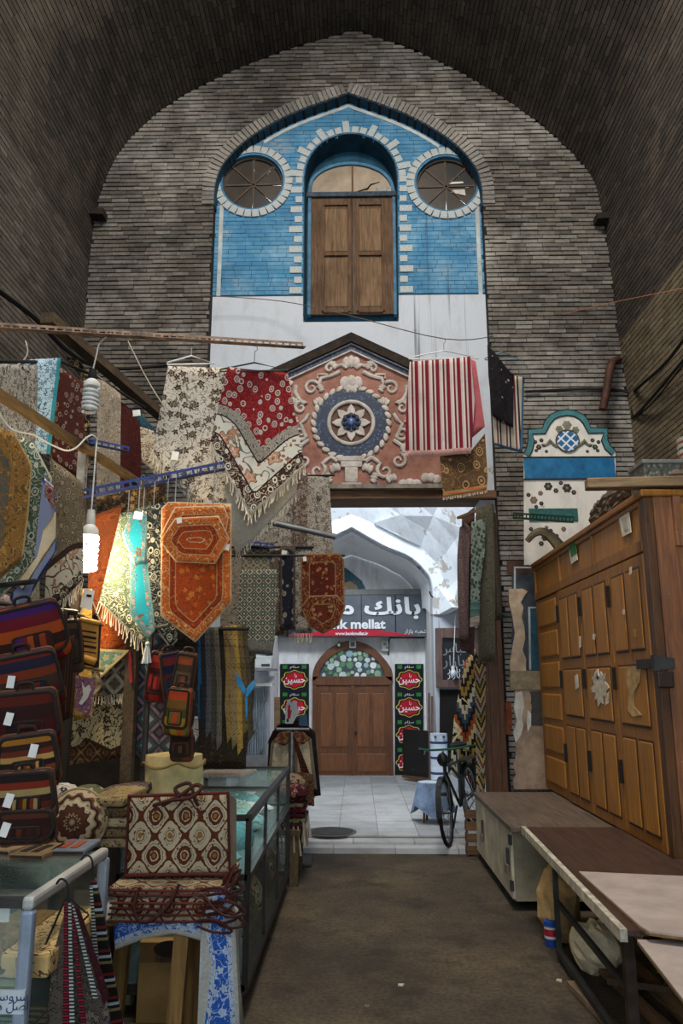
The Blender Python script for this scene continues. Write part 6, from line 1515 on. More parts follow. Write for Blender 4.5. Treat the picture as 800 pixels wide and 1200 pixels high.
cloth('hanging_rug', 'grey black carpet beside the purple one behind the small backpacks', 'carpet', [(200,742),(232,742),(232,890),(200,890)], 5.5, 5.5, FB('dense', ['#2f2a26','#4b453f','#211e1b','#5c544b'], 26), (.012,10,1))
one('red_trim', MB().bar(P(116,765,5.04), P(152,763,5.04), .02).bar(P(152,763,5.04), P(154,800,5.04), .02), plain('#7d1a1c', .7), 'dark red rail edging the rust shawl', 'rail')
# parchment scroll hanging
t = thing('scroll_hanging', 'small parchment scroll with black script on a dark board', 'scroll', P(102,780,4.35))
to, back, nv_ = vplane(P(84,740,4.35), P(120,740,4.4))
def quadp(pts, h0, h1): 
    f = [back(*to(*p), h1) for p in pts]; b = [back(*to(*p), h0) for p in pts]; m = MB(); n = len(pts)
    m.add(f+b, [tuple(range(n)), tuple(range(2*n-1,n-1,-1))]+[(i,i+n,(i+1)%n+n,(i+1)%n) for i in range(n)]); return m
quadp([(92,722),(119,728),(116,782),(86,778)], 0, .01).build('backing_board', plain('#1e1712', .8), t)
m_parch = plain('#b07c2c', .7, .25, scale=10)
quadp([(94,724),(116,729),(114,775),(91,770)], .012, .016).build('parchment', m_parch, t)
MB().tube([back(*to(90,769), .03), back(*to(112,776), .03)], .022, 10).build('rolled_end', m_parch, t, True); MB().tube([back(*to(94,726), .025), back(*to(117,731), .025)], .014, 10).build('rolled_top', m_parch, t, True)
for k, (y0, h) in enumerate(((738,2),(744,3),(750,1.2),(755,3),(762,1.2))): quadp([(95.5,y0),(113,y0+3),(112.5,y0+3+h),(95,y0+h)], .016, .018).build('script_block', plain('#2a1e10', .9, .6, scale=60), t)
MB().tube([back(*to(82,716), .01), back(*to(122,733), .01)], .008, 8).build('top_rod', m_beam, t, True); MB().tube([back(*to(80,779), .01), back(*to(122,786), .01)], .008, 8).build('bottom_rod', m_beam, t, True)
MB().tube([back(*to(94,720), .01), back(*to(106,698), .01), back(*to(118,730), .01)], .005, 6).build('cord', m_cord, t, True)
t = thing('paper_label', 'white paper label with thin print under the glowing lamp', 'label', P(102,715,4.4)); quadp([(99,690),(111,693),(107,716),(94,712)], .03, .034).build('sheet', m_tagw, t); quadp([(102,697),(108,698),(107,701),(101,700)], .034, .036).build('print', m_black, t)
t = thing('fabric_pouch', 'purple printed pouch with a white bird hanging under the scroll', 'pouch', P(96,830,4.3))
to, back, nv_ = vplane(P(84,810,4.3), P(110,810,4.35))
quadp([(88,791),(112,796),(105,840),(88,832)], 0, .02).build('pouch_body', FB('dense', ['#6b4a5c','#4c3048','#a8786a','#8a5a50'], 24), t); quadp([(95,798),(99,806),(104,802),(106,808),(102,818),(95,826),(92,824),(97,814)], .021, .026).build('white_bird', plain('#b9b3a8', .8), t)
MB().tube([back(*to(92,780), .0), back(*to(91,792), .0)], .006, 6).build('strap', m_black, t)

# ---- woven backpacks
def stripes(c, sc): return FB('hstripe', c, sc)
BP = [['#7d2c10','#3a1512','#37184a','#5a141c','#8a3a14','#2c1410'], ['#2c4a26','#5c1c14','#1d1a2c','#6b2a14','#33251a','#4a1512'], ['#3d1210','#2c0f10','#1b1216','#4a1a12','#2a1412','#38100f'],
      ['#8a5a20','#2a1a14','#5a2416','#a07a40','#1c1412','#6b3018'], ['#7d5a14','#1e1512','#6b2414','#8f7a4a','#241612','#4a1c10'], ['#2c1410','#3f1a12','#1d120f','#4a2414','#26130f','#331610']]
m_strap = plain('#1d1611', .85); m_leather = plain('#4a2a18', .6, .3)
def backpack(px, py, wpx, hpx, Y, cols, label, yaw=.35, tilt=0.0, tagpx=None, sc=9, deep=.5, lean=0.0):
    """soft woven bag: wedge body, hanging flap with rounded lower edge, pocket, piping, straps"""
    c = P(px, py, Y); w_ = wpx*Y/F; h_ = hpx*Y/F*.98; d = w_*deep*.7
    t = thing('backpack', label, 'backpack', (c.x, c.y, c.z-h_/2), 'woven backpacks')
    T = Matrix.Translation(c) @ Matrix.Rotation(yaw, 4, 'Z') @ Matrix.Rotation(tilt, 4, 'Y') @ Matrix.Rotation(lean, 4, 'X'); Ti = T.inverted()
    def outline(f, z0, z1, rb, tp):                     # rounded outline between heights z0..z1, half width f, top narrowed by tp
        pts = []
        for i in range(9): a = PI+PI/2*i/8; pts.append((-f+rb+rb*math.cos(a), z0+rb+rb*math.sin(a)))
        for i in range(9): a = 1.5*PI+PI/2*i/8; pts.append((f-rb+rb*math.cos(a), z0+rb+rb*math.sin(a)))
        r2 = rb*.5
        for i in range(5): a = PI/2*i/4; pts.append((f*tp-r2+r2*math.cos(a), z1-r2+r2*math.sin(a)))
        for i in range(5): a = PI/2+PI/2*i/4; pts.append((-f*tp+r2+r2*math.cos(a), z1-r2+r2*math.sin(a)))
        return pts
    def pillow(pts, y0, y1, bulge):                     # slab with a bulging front
        mb = MB(); mb.T = T; n = len(pts); cx_ = sum(p[0] for p in pts)/n; cz2 = sum(p[1] for p in pts)/n; vs = []; fs = []
        rings = ((1,y1),(1,y0),(.93,y0-bulge*.45),(.8,y0-bulge*.8),(.5,y0-bulge),(.001,y0-bulge*1.05))
        for q, y in rings: vs += [(cx_+(x-cx_)*q, y, cz2+(z-cz2)*q) for x, z in pts]
        for k in range(len(rings)-1):
            for i in range(n): j = (i+1) % n; fs.append((k*n+i, k*n+j, (k+1)*n+j, (k+1)*n+i))
        fs.append(tuple(range(n))); mb.add(vs, fs); return mb
    def uvz(o, rot=0):
        u = o.data.uv_layers.get('UVMap') or o.data.uv_layers.new(name='UVMap')
        for lp in o.data.loops:
            v = Ti @ o.data.vertices[lp.vertex_index].co; u.data[lp.index].uv = (v.x, v.z-v.y*.8) if not rot else (v.z, v.x-v.y*.8)
        return o
    m1, m2, m3 = stripes(cols, sc*.6), stripes(cols[::-1], sc*.5), stripes(cols[2:]+cols[:2], sc)
    uvz(pillow(outline(w_/2, -h_/2, h_/2, w_*.16, .86), -d*.3, d*.5, d*.22).build('body', m1, t, True), 1)
    fo_ = outline(w_*.47, -h_*.34, h_*.47, w_*.2, .9); fl = uvz(pillow(fo_, -d*.52, -d*.40, d*.10).build('flap', m2, t, True))
    mb = MB(); mb.T = T; mb.tube([(x, -d*.53, z) for x, z in fo_], .008, 6, True).build('flap_piping', m_strap, fl, True)
    po_ = outline(w_*.26, -h_*.27, h_*.02, w_*.09, .95); pk = uvz(pillow(po_, -d*.66, -d*.55, d*.06).build('front_pocket', m3, t, True), 1)
    mb = MB(); mb.T = T; mb.tube([(x, -d*.665, z) for x, z in po_], .005, 6, True).build('pocket_piping', m_strap, pk, True)
    mb = MB(); mb.T = T; mb.tube([(x, d*.12, z) for x, z in outline(w_*.505, -h_*.505, h_*.505, w_*.16, .86)], .009, 6, True).build('side_piping', m_leather, t, True)
    for sg in (-1, 1):
        mb = MB(); mb.T = T; mb.tube(catmull([(sg*w_*.2,d*.5,h_*.42),(sg*w_*.40,d*.8,h_*.2),(sg*w_*.42,d*.8,-h_*.25),(sg*w_*.25,d*.5,-h_*.45)], 4), .014, 6).build('shoulder_strap', m_strap, t, True)
    mb = MB(); mb.T = T; mb.tube(catmull([(-.03,d*.1,h_*.48),(-.025,d*.1,h_*.62),(.025,d*.1,h_*.62),(.03,d*.1,h_*.48)], 4), .007, 6).build('grab_loop', m_strap, t, True)
    if tagpx:
        mb = MB(); mb.T = T @ Matrix.Translation((tagpx[0]*w_, -d*.74-.004, tagpx[1]*h_)) @ Matrix.Rotation(.3, 4, 'Y'); mb.box((-.014,-.001,-.024),(.014,.001,.024)); mb.build('paper_tag', m_tagw, t)
    return t
backpack(34,744,84,72,3.30,BP[0],'uppermost striped backpack in orange, purple and red at the left edge',.5,-.28,None,7,.55,.12)
backpack(30,800,80,70,3.22,BP[1],'second backpack from the top with green and red plaid flap',.45,-.22,(-.2,.1),9,.55,.1)
backpack(30,846,76,70,3.12,BP[2],'dark maroon rounded backpack, third from the top',.3,-.10,(-.2,.1),6,.5,.05)
backpack(33,892,66,60,3.04,BP[3],'backpack with ochre striped pocket, fourth from the top',.35,-.12,(.1,.2),16,.5)
backpack(28,934,68,56,2.98,BP[4],'backpack with yellow vertical braid, fifth from the top',.3,-.05,(-.2,0),14,.5)
backpack(30,968,64,36,2.94,BP[5],'lowest dark red brown backpack resting on the near display case',.3,0,(-.3,0),10,.5)
one('backpack_rack', MB().tube([(-1.92,3.75,TZ),(-1.92,3.75,2.1)], .02, 8).tube([(-1.92,3.75,2.1),(-1.40,3.3,2.08)], .012, 8).tube([(-1.92,3.75,2.05),(-1.5,4.12,2.02)], .012, 8), m_dkmet, 'dark metal stand carrying the column of backpacks', 'rack', smooth=True)
for k, (px, py, h) in enumerate(((70,760,80),(78,795,90),(66,840,110))):
    cloth('bag_strap', 'dark woven bag straps, %s of three hanging behind the backpacks' % ('left','right','lowest')[(0,1,2)[k]], 'strap', [(px-7,py-h/2),(px+9,py-h/2-6),(px+6,py+h/2),(px-6,py+h/2+5)], 3.6+.1*k, 3.65+.1*k, FB('stripe', ['#1d1610','#3a1c12','#241a12','#4a2a16'], 30), (.015,40,k), n=(6,10))
backpack(188,793,30,56,4.75,['#7d1a16','#5a1412','#8a2a1c','#6b1814','#3a1010','#7d2016'],'red woven pouch backpack, leftmost of the hanging cluster',.1,.1,None,9,.5)
backpack(203,794,26,58,4.62,['#1b2546','#3a1518','#1b2546','#5a1c1a','#16182c','#4a1614'],'navy and maroon pouch backpack in the middle of the hanging cluster',.3,-.2,None,7,.5)
backpack(216,792,24,52,4.5,['#5a4630','#6b2a16','#4a3a28','#7d3a1c','#3a2c1e','#54402c'],'brown pouch backpack, rightmost and highest of the hanging cluster',-.2,.15,None,8,.5)
backpack(209,834,30,52,4.42,['#8a6a1c','#94461a','#5c5a24','#a03a1c','#6b4a1c','#3f3a1c'],'mustard and orange backpack hanging lowest but one in the cluster',-.2,.1,None,7,.6)
backpack(213,873,24,34,4.5,['#3a2a1c','#6b3018','#2c2018','#54381c','#241a12','#4a2a18'],'small brown backpack at the bottom of the cluster',-.1,0,None,8,.6)
backpack(82,757,26,60,4.1,['#33261a','#3d2c1c','#241a12','#4a3622','#2a1e14','#3a2a1a'],'narrow plain brown backpack right of the striped column',.2,-.1,None,6,.6)
TZ = .86
xb_ = min(P(200,800,4.82).x, -1.29)
one('bag_stand', MB().tube([(xb_,4.84,TZ),(xb_,4.84,2.0)], .02, 8).tube([(xb_,4.84,1.98),(xb_+.2,4.5,1.98)], .012, 8), m_dkmet, 'dark pole carrying the cluster of small backpacks', 'stand', smooth=True)
cloth('hanging_pouch', 'small pale striped pouch hanging by a cord beside the cluster', 'pouch', [(224,838),(232,840),(233,862),(228,872),(223,862)], 4.55, 4.55, FB('dense', ['#8f877c','#54504c','#a59d92','#5a2a28'], 22), (.008,30,0), n=(6,8))
one('pouch_cord', MB().tube([P(226,780,4.55), P(227,838,4.55)], .006, 6), plain('#7d4a2c', .8), 'reddish cord above the small striped pouch', 'cord')
# ---- cushion, folded piles
q = P(93,938,3.95); t = thing('round_cushion', 'round cushion with brown medallion and cream ring', 'cushion', (q.x,q.y,TZ))
R = 32*3.95/F
cz_ = TZ+R
s = NB('cushion_medallion', .9); v = s.ob(); X, Y_, Z = s.sep(s.nd('VectorMath', {'operation':'SUBTRACT'}, i0=v, i1=(0,0,0)).outputs[0])
rad = s.ma('DIVIDE', s.ma('SQRT', s.ma('ADD', s.ma('MULTIPLY', X, X), s.ma('MULTIPLY', Z, Z))), R); ang = s.ma('MULTIPLY', s.ma('ARCTAN2', Z, X), 12)
wv = s.ma('MULTIPLY_ADD', s.ma('SINE', ang), .045, rad)
c1 = s.ramp(wv, [(0,'#a08a68'),(.08,'#3a1e12'),(.2,'#8f7a5c'),(.26,'#4a2616'),(.5,'#3a1e12'),(.55,'#a8967a'),(.68,'#8f7a5c'),(.74,'#2a1810'),(.82,'#5a3a24'),(.87,'#a08c6c'),(1,'#8f7d60')], 'CONSTANT')
dn = s.vor(s.warp(v, 20, .03), 42); m_cush = s.out(s.mix(s.ma('MULTIPLY', s.lt(dn, .3), .7), c1, '#2a1a12'))
mb = MB().lathe([(.001,-.085),(R*.5,-.08),(R*.85,-.05),(R,0),(R*.85,.05),(R*.5,.075),(.001,.08)], (0,0,0), 30, 'y', caps=False); o = mb.build('cushion_body', m_cush, None, True); o.location = (q.x, q.y, cz_); o.parent = t; o.matrix_parent_inverse = Matrix.Translation(-Vector(t.location))
mb = MB().tube([(q.x+R*math.cos(2*PI*i/30), q.y, cz_+R*math.sin(2*PI*i/30)) for i in range(30)], .008, 6, True); mb.build('piping', plain('#8f7d60', .9), t, True)
cc = [('#8f7f63','#3a2e20','cream and black'),('#6b5a40','#2a2018','tan'),('#a08f70','#4a3a28','pale cream'),('#54452f','#2a2016','olive brown'),('#8a7650','#3a2c1c','straw')]
for k in range(5):
    z = TZ+.05*k; a = P(108+2*k, 940, 4.1).x; mb = MB(); n = 12
    mb.box((a, 4.0-.02*k, z),(a+.26-.02*k, 4.35, z+.046)); one('folded_cloth', mb, FB('dense', [cc[k][0],cc[k][1],cc[k][0],cc[k][1]], 30), cc[k][2]+' folded cloth, %s of the pile beside the round cushion' % ('lowest','second','third','fourth','topmost')[k], 'cloth', 'folded cloths beside the cushion', bevel=.015)
cb = [('#2c5f7d','blue printed'),('#a8a29a','white printed'),('#7d4a2c','brown printed'),('#54543a','dark olive')]
for k, (c, nm) in enumerate(cb):
    q = P(72+11*k, 882+3*k, 4.6); mb = MB(); mb.T = Matrix.Translation((q.x,q.y,TZ+.10+.07*(k % 2))) @ Matrix.Rotation(.5-.2*k, 4, 'Y') @ Matrix.Rotation(.3*k, 4, 'Z'); mb.blob((0,0,0), (.10,.12,.05), 12, 8, .06)
    one('bundled_scarf', mb, FB('dense', [c,'#3a342e',c,'#8f887c'], 14), nm+' scarf bundled behind the round cushion', 'scarf', 'bundled scarves', smooth=True)
for k in range(4):
    x = P(118+3*k, 905, 4.7).x; mb = MB(); mb.T = Matrix.Translation((x+.1, 4.75, TZ+.03+.05*k)) @ Matrix.Rotation(-.15, 4, 'Y'); mb.box((-.14,-.15,-.022),(.16,.15,.022)); one('folded_shawl', mb, FB('geo', [('#3a2c34','#8a7d6a'),('#6b5f4c','#2a221c'),('#8f8264','#3a3022'),('#3c2a3a','#7d7060')][k]*2, 9), ('lowest dark shawl','second grey shawl','third cream shawl','topmost purple shawl')[k]+' of the folded pile under the cream print cloth', 'shawl', 'folded shawls', bevel=.012)
cloth('folded_cloth', 'bright orange printed cloth edge beside the quilted bag', 'cloth', [(124,934),(150,932),(152,950),(124,952)], 4.2, 4.2, FB('dense', ['#94561a','#a8742c','#7d3f12','#b98f50'], 18), (.012,20,1), n=(8,5))
one('clear_packet', MB().box((P(124,980,4.1).x, 4.05, TZ),(P(150,980,4.1).x+.05, 4.3, TZ+.09)), plain('#6b6a68', .25, .5, scale=9, spec=.6), 'crinkled plastic packet left of the quilted bag', 'packet', bevel=.02)
# cream cloth draped over a drum
q = P(202,930,4.85); zc = P(202,884,4.85).z; t = thing('draped_drum', 'cream suede cloth draped over a drum behind the quilted bag', 'drum', (q.x,4.85,TZ))
Rd = 34*4.85/F
MB().lathe([(Rd*.75,TZ),(Rd*.78,zc-.02)], (q.x,4.85,0), 18).build('drum', plain('#7d7050', .9), t, True)
mb = MB(); n = 36; rows = 10
for j in range(rows+1):
    for k in range(n):
        a = 2*PI*k/n
        if j <= 2: r = Rd*(.0+j*.46); z = zc+.02-.01*j
        else:
            u = (j-2)/(rows-2); r = Rd*(.95+.05*math.sin(7*a)*u-.05*u+.04*math.sin(3*a+1)*u); z = zc-.01-(zc-TZ-.03-.02*math.sin(5*a))*u*(.95+.05*math.sin(4*a))
        mb.v.append(Vector((q.x+r*math.cos(a), 4.85+r*math.sin(a), z)))
for j in range(rows):
    for k in range(n): mb.f.append((j*n+k, j*n+(k+1)%n, (j+1)*n+(k+1)%n, (j+1)*n+k))
mb.build('cloth', plain('#c2ae7c', .9, .2), t, True)
MB().tube([(q.x+Rd*1.02*math.cos(2*PI*i/36), 4.85+Rd*1.02*math.sin(2*PI*i/36), zc-.03-.035*abs(math.sin(2.5*2*PI*i/36))) for i in range(36)], .008, 6, True).build('hem_cord', plain('#7d6a42', .9), t, True)

# ---- quilted bags on the draped stool
SZ = .62; SX0, SX1, SYa, SYb = -1.24, -.66, 3.72, 4.18
t = thing('wooden_stool', 'rough wooden stool frame under the blue printed cloth', 'stool', ((SX0+SX1)/2, 3.95, 0))
m_rw = wood('rough_stool_wood', '#8a6a3a', '#5a4022', 'z', 1, .8)
for x in (SX0+.09, SX1-.12):
    for y in (SYa+.02, SYb-.03): MB().bar((x-.03,y,0),(x,y,SZ-.03), .065).build('leg', m_rw, t)
MB().box((SX0+.03,SYa,SZ-.03),(SX1-.02,SYb,SZ)).build('seat_board', m_rw, t); MB().bar((SX0+.06,SYa+.02,.10),(SX1-.1,SYa+.02,.10),.05,.08).build('rail', m_rw, t)
m_bluec = FB('floral', ['#a9b2bc','#1f4580','#2a5a9a','#23406e'], 24, [(.02,'plain',['#a5a59c'],1),(.04,'dense',['#9aa4b0','#2a5a9a','#a9b0b8','#1f4580'],30),(.14,'floral',['#23509a','#8fa0b8','#a3aebc','#1a3a78'],22),(.16,'dense',['#9aa4b0','#2a5a9a','#a9b0b8','#1f4580'],30)])
bc = thing('printed_cloth', 'white and blue block printed cloth draped over the stool', 'cloth', ((SX0+SX1)/2, SYa, SZ))
o = cloth('front_drape', None, None, [(146,1040),(262,1042),(250,1105),(200,1095),(168,1100),(136,1112),(134,1090)], 3.68, 3.68, m_bluec, (.012,14,0), hem=[2,3,4], parent=None); adopt(o, bc)
o = cloth('side_drape', None, None, [(236,1090),(246,1045),(272,1035),(279,1215),(233,1215),(243,1130)], 3.66, 3.62, m_bluec, (.02,20,1), hem=[2,5,0,4], parent=None); adopt(o, bc)
o = cloth('hem_back', None, None, [(272,1060),(279,1065),(285,1215),(278,1215)], 3.66, 3.9, plain('#a5a59c', .9), (.01,20,1), n=(4,8), parent=None); adopt(o, bc)
MB().box((SX0,SYa-.03,SZ+.001),(SX1,SYb,SZ+.006)).build('top_cover', m_bluec, bc)
t = thing('cardboard_box', 'brown cardboard box with dark print standing under the stool', 'box', ((SX0+SX1)/2, 4.3, 0))
b0, b1 = P(163,1170,4.3), P(238,1100,4.3)
MB().box((b0.x,4.25,.0),(b1.x,4.5,b1.z)).build('carton', plain('#8d6f42', .9, .12), t, bevel=.004)
q = P(200,1112,4.25); MB().box((b0.x+.005,4.246,P(200,1128,4.25).z),(b1.x-.005,4.252,b1.z-.004)).build('top_flap', plain('#6b5230', .9), t)
MB().slab([(q.x+.085*math.cos(2*PI*i/20), q.z+.04*math.sin(2*PI*i/20)) for i in range(20)], 4.243, 4.247).build('oval_print', plain('#2a221a', .9), t)
q = P(199,1124,4.25); text('carton_print', 'Export', .03, (q.x-.03,4.243,q.z), m_black, t, .001); q = P(228,1124,4.25); text('carton_print', 'Exp', .035, (q.x-.02,4.243,q.z), m_black, t, .001)
m_quilt = FB('medal', ['#a3957a','#4f2413','#2e1c12','#7d5a24'], 7.2); m_edge = plain('#4a160f', .8, .2); m_hand = plain('#35120c', .8, .2)
z = SZ+.008
for k in range(6):
    x0 = P(140+rnd.uniform(-5,4),1040,3.75).x; x1 = P(262+rnd.uniform(-4,6),1040,3.75).x
    t = thing('quilted_bag', ('lowest','second','third','fourth','fifth','topmost flat')[k]+' quilted bag in the pile on the draped stool', 'bag', ((x0+x1)/2,3.9,z), 'quilted bags on the stool')
    MB().box((x0,3.66+rnd.uniform(-.02,.02),z),(x1,4.15,z+.020)).build('bag_body', FB('medal', ['#8f8268','#4f2413','#2e1c12','#7d5a24'], 7.2) if k == 5 else m_quilt, t, bevel=.006)
    yy = 3.64+rnd.uniform(-.015,.015); MB().tube(catmull([(x0-.005,yy,z+.008),((x0+x1)/2,yy-.01,z+.004+rnd.uniform(0,.008)),(x1+.005,yy,z+.010)], 4), .0055, 6).build('piping', m_edge, t, True)
    hx = x1-.06-rnd.uniform(0,.05)
    MB().tube(catmull([(hx,yy,z+.01),(hx+.10,yy-.05,z+.03),(hx+.17,yy-.03,z-.02),(hx+.10,yy-.06,z-.05+rnd.uniform(-.02,.04)),(hx+.02,yy-.03,z)], 4), .006, 6).build('handle', m_hand, t, True)
    z += .0245
t0 = bpy.data.objects['quilted_bag.002'] if 'quilted_bag.002' in bpy.data.objects else t
MB().tube(catmull([P(163,1040,3.62),P(157,1062,3.60),P(162,1078,3.59),P(176,1079,3.59),P(196,1062,3.60),P(210,1036,3.62)], 5), .008, 6).build('long_handle', m_hand, t0, True)
t = thing('quilted_bag', 'upright quilted bag with medallion print and maroon piping on top of the pile', 'bag', (-.95,3.8,z), 'quilted bags on the stool')
ob_f = [(151,934),(266,930),(268,1024),(147,1026)]
o = cloth('front_panel', None, None, ob_f, 3.80, 3.80, m_quilt, (.006,9,1), n=(14,12), thick=.05); adopt(o, t); o.pop('label', None)
cor = [P(a, b, 3.785) for a, b in ((151,933),(267,929),(269,1024),(147,1026))]
MB().tube([tuple(c) for c in cor], .010, 8, True).build('piping', m_edge, t, True)
s1 = [P(269,931,3.8), P(277,937,3.9), P(277,1016,3.9), P(270,1024,3.8)]
mb = MB(); mb.add(s1+[p+Vector((-.02,.02,0)) for p in s1], [(0,1,2,3),(7,6,5,4),(0,4,5,1),(1,5,6,2),(2,6,7,3),(3,7,4,0)]); mb.build('side_gusset', plain('#8f8270', .9), t)
MB().tube(catmull([P(180,944,3.74),P(200,938,3.70),P(222,935,3.70),P(236,924,3.72),P(229,920,3.74),P(213,931,3.72),P(190,944,3.74)], 4), .010, 6).build('handle', m_hand, t, True)
MB().tube(catmull([P(212,933,3.72),P(205,924,3.74),P(222,918,3.74),P(228,936,3.72),P(232,944,3.73)], 4), .009, 6).build('bow_handle', m_hand, t, True)
# loose handles at the right of the pile
for k in range(7):
    a = P(262+rnd.uniform(-4,4), 1026+4*k, 3.68); b = P(272+rnd.uniform(-4,22), 1022+rnd.uniform(-10,34), 3.62); c = P(262+rnd.uniform(-3,6), 1048+rnd.uniform(-6,14), 3.6)
    MB().tube(catmull([tuple(a),tuple(b),tuple(c)], 5), .006, 6).build('handle', (m_hand, m_black, m_edge)[k % 3], t, True)

# ---- glass display counter
GX0, GX1, GY0, GY1, GZ = -1.26, -.575, 4.32, 6.72, .95
gm = NB('counter_glass', .03, spec=.6); gm.b.inputs['Alpha'].default_value = .13; m_glass = gm.out('#a9cdc8')
m_alu = plain('#33302d', .45, .3, metal=.5)
t = thing('glass_counter', 'long glass display counter with dark metal frame on casters', 'display counter', (-.92, 5.5, 0))
def fr(a, b, w_=.03): return MB().bar(a, b, w_).build('frame_bar', m_alu, t)
ZM = .66
for z in (.14, ZM, GZ):
    for x in (GX0, GX1): fr((x,GY0,z),(x,GY1,z), .035)
    for y in (GY0,GY1): fr((GX0,y,z),(GX1,y,z), .03)
for y in (GY0,GY1):
    for x in (GX0,GX1): fr((x,y,.12),(x,y,GZ), .03)
for y in (5.1,5.9): fr((GX1,y,.12),(GX1,y,GZ), .02)
fr((GX0,5.45,GZ),(GX1,5.45,GZ), .03)
for a, b in (((GX1-.003,GY0,.15),(GX1+.003,GY1,GZ)), ((GX0-.003,GY0,.15),(GX0+.003,GY1,GZ)), ((GX0,GY0-.003,.15),(GX1,GY0+.003,GZ)), ((GX0,GY0,GZ-.003),(GX1,GY1,GZ+.004)), ((GX0,GY1-.003,.15),(GX1,GY1+.003,GZ))):
    MB().box(a, b).build('glass_pane', m_glass, t)
MB().box((GX0+.01,GY0+.01,ZM-.012),(GX1-.01,GY1-.01,ZM-.004)).build('shelf', plain('#5d7876', .3, .15, spec=.5), t); MB().box((GX0,GY0,.10),(GX1,GY1,.13)).build('base_board', m_tw, t)
for x in (GX0+.06,GX1-.05):
    for y in (GY0+.15,GY1-.3): MB().lathe([(.04,-.015),(.04,.015)], (x,y,.04), 14, 'x').build('caster', plain('#8f8b84', .5), t, True); MB().bar((x,y,.05),(x,y,.11), .03).build('caster_fork', m_dkmet, t)
gc = [('#7fc0c0','teal'),('#c9dcda','white'),('#4f8a8f','dark teal'),('#a9b8b0','pale grey'),('#7fb0ac','aqua'),('#93a89c','sage'),('#c2cbc8','ivory'),('#58989a','turquoise')]
for k, (c, nm) in enumerate(gc):
    y = GY0+.15+.28*k; mb = MB(); mb.T = Matrix.Translation(((GX0+GX1)/2+.05*(-1)**k, y, ZM+.055)) @ Matrix.Rotation(.2*(-1)**k, 4, 'Z'); mb.blob((0,0,0), (.24,.12,.05+.04*(k % 3)), 14, 8, .05)
    one('folded_scarf', mb, FB('dense', [c,'#4c6f70',c,'#c9d2cd'], 12), nm+' scarf lying in the upper compartment of the glass counter', 'scarf', 'scarves in the glass counter', smooth=True)
gd = [('#8f7d55','golden'),('#54452f','brown'),('#a8966c','straw coloured'),('#3f382c','dark brown'),('#7d6a44','ochre'),('#6b6048','drab')]
for k, (c, nm) in enumerate(gd):
    y = GY0+.25+.38*k; mb = MB(); mb.T = Matrix.Translation(((GX0+GX1)/2+.1, y, .31)) ; mb.blob((0,0,0), (.22,.17,.18), 14, 9, .07)
    one('cloth_bundle', mb, FB('dense', [c,'#2a231a',c,'#b5aa8c'], 12), nm+' bundle in the lower compartment of the glass counter', 'bundle', 'bundles in the glass counter', smooth=True)
one('magenta_book', MB().box((GX1-.08,GY0+.05,.131),(GX1-.05,GY0+.32,.36)), plain('#6d2436', .6), 'wine red folder in the near end of the glass counter', 'folder')
p0 = FL(262,906,GZ+.01)
one('folded_cloth', MB().slabz([(p0.x-.2,p0.y-.35),(p0.x+.17,p0.y-.25),(p0.x+.25,p0.y+.1),(p0.x-.15,p0.y+.15)], GZ+.006, GZ+.03), FB('dense', ['#8a7f74','#6b6158','#9d9388','#54402f'], 14), 'folded grey brown cloth lying on the glass counter top', 'cloth', bevel=.008)

# ---- near display case with pale tube frame
NX1, NX0, NY0, NY1, NZ = -1.10, -2.1, 2.78, 3.56, .93
m_tube = plain('#8794a3', .5, .15, metal=.2)
t = thing('display_case', 'near glass display case with pale grey tube frame at the lower left', 'display case', (-1.6, 3.2, 0))
MB().bar((NX1,NY0-.02,NZ),(NX1,NY1,NZ), .042).build('top_rail', plain('#a3a3a0', .5, .12, metal=.2), t, bevel=.012); MB().bar((NX0,NY0,NZ),(NX1,NY0,NZ), .03).build('front_rail', m_dkmet, t)
for x, y in ((NX1,NY0),(NX1,NY1),(NX0,NY0),(NX0,NY1)): MB().bar((x,y,0),(x,y,NZ-.02), .045).build('post', m_tube, t, bevel=.012)
MB().box((NX0,NY0+.01,NZ-.006),(NX1,NY1,NZ+.004)).build('glass_pane', m_glass, t); MB().box((NX1-.004,NY0,.3),(NX1+.004,NY1,NZ)).build('glass_pane', m_glass, t); MB().box((NX0,NY0-.004,.3),(NX1,NY0+.004,NZ)).build('glass_pane', m_glass, t)
MB().box((NX0,NY0+.02,.66),(NX1-.02,NY1,.668)).build('glass_shelf', plain('#5d6a5c', .2, .1, spec=.5), t); MB().box((NX0,NY0,.27),(NX1,NY1,.30)).build('base_board', plain('#8a8d92', .7), t); MB().box((NX0,NY0-.01,.02),(NX1,NY0+.005,.29)).build('kick_panel', plain('#7d7c7a', .7, .2), t)
w_m = [('#c2a878','cream'),('#a8823f','tan'),('#d0bb8c','pale straw'),('#8a6a34','ochre'),('#bda06a','sand')]
for k, (c, nm) in enumerate(w_m):
    for lv in (0, 1):
        z0 = (.302, .67)[lv]; x = NX0+.12+.19*k
        t2 = MB().box((x,NY0+.08,z0),(x+.17,NY1-.12,z0+(.08,.05)[lv]+.015*((k+lv) % 3))).build('folded_cloth', FB('hstripe' if lv == 0 else 'dense', [c,'#4a3a24',c,'#a8906a'], 20), None, bevel=.012)
        tag(t2, nm+' folded cloth on the %s of the near display case' % ('base board','glass shelf')[lv], 'cloth', 'folded cloths in the near case')
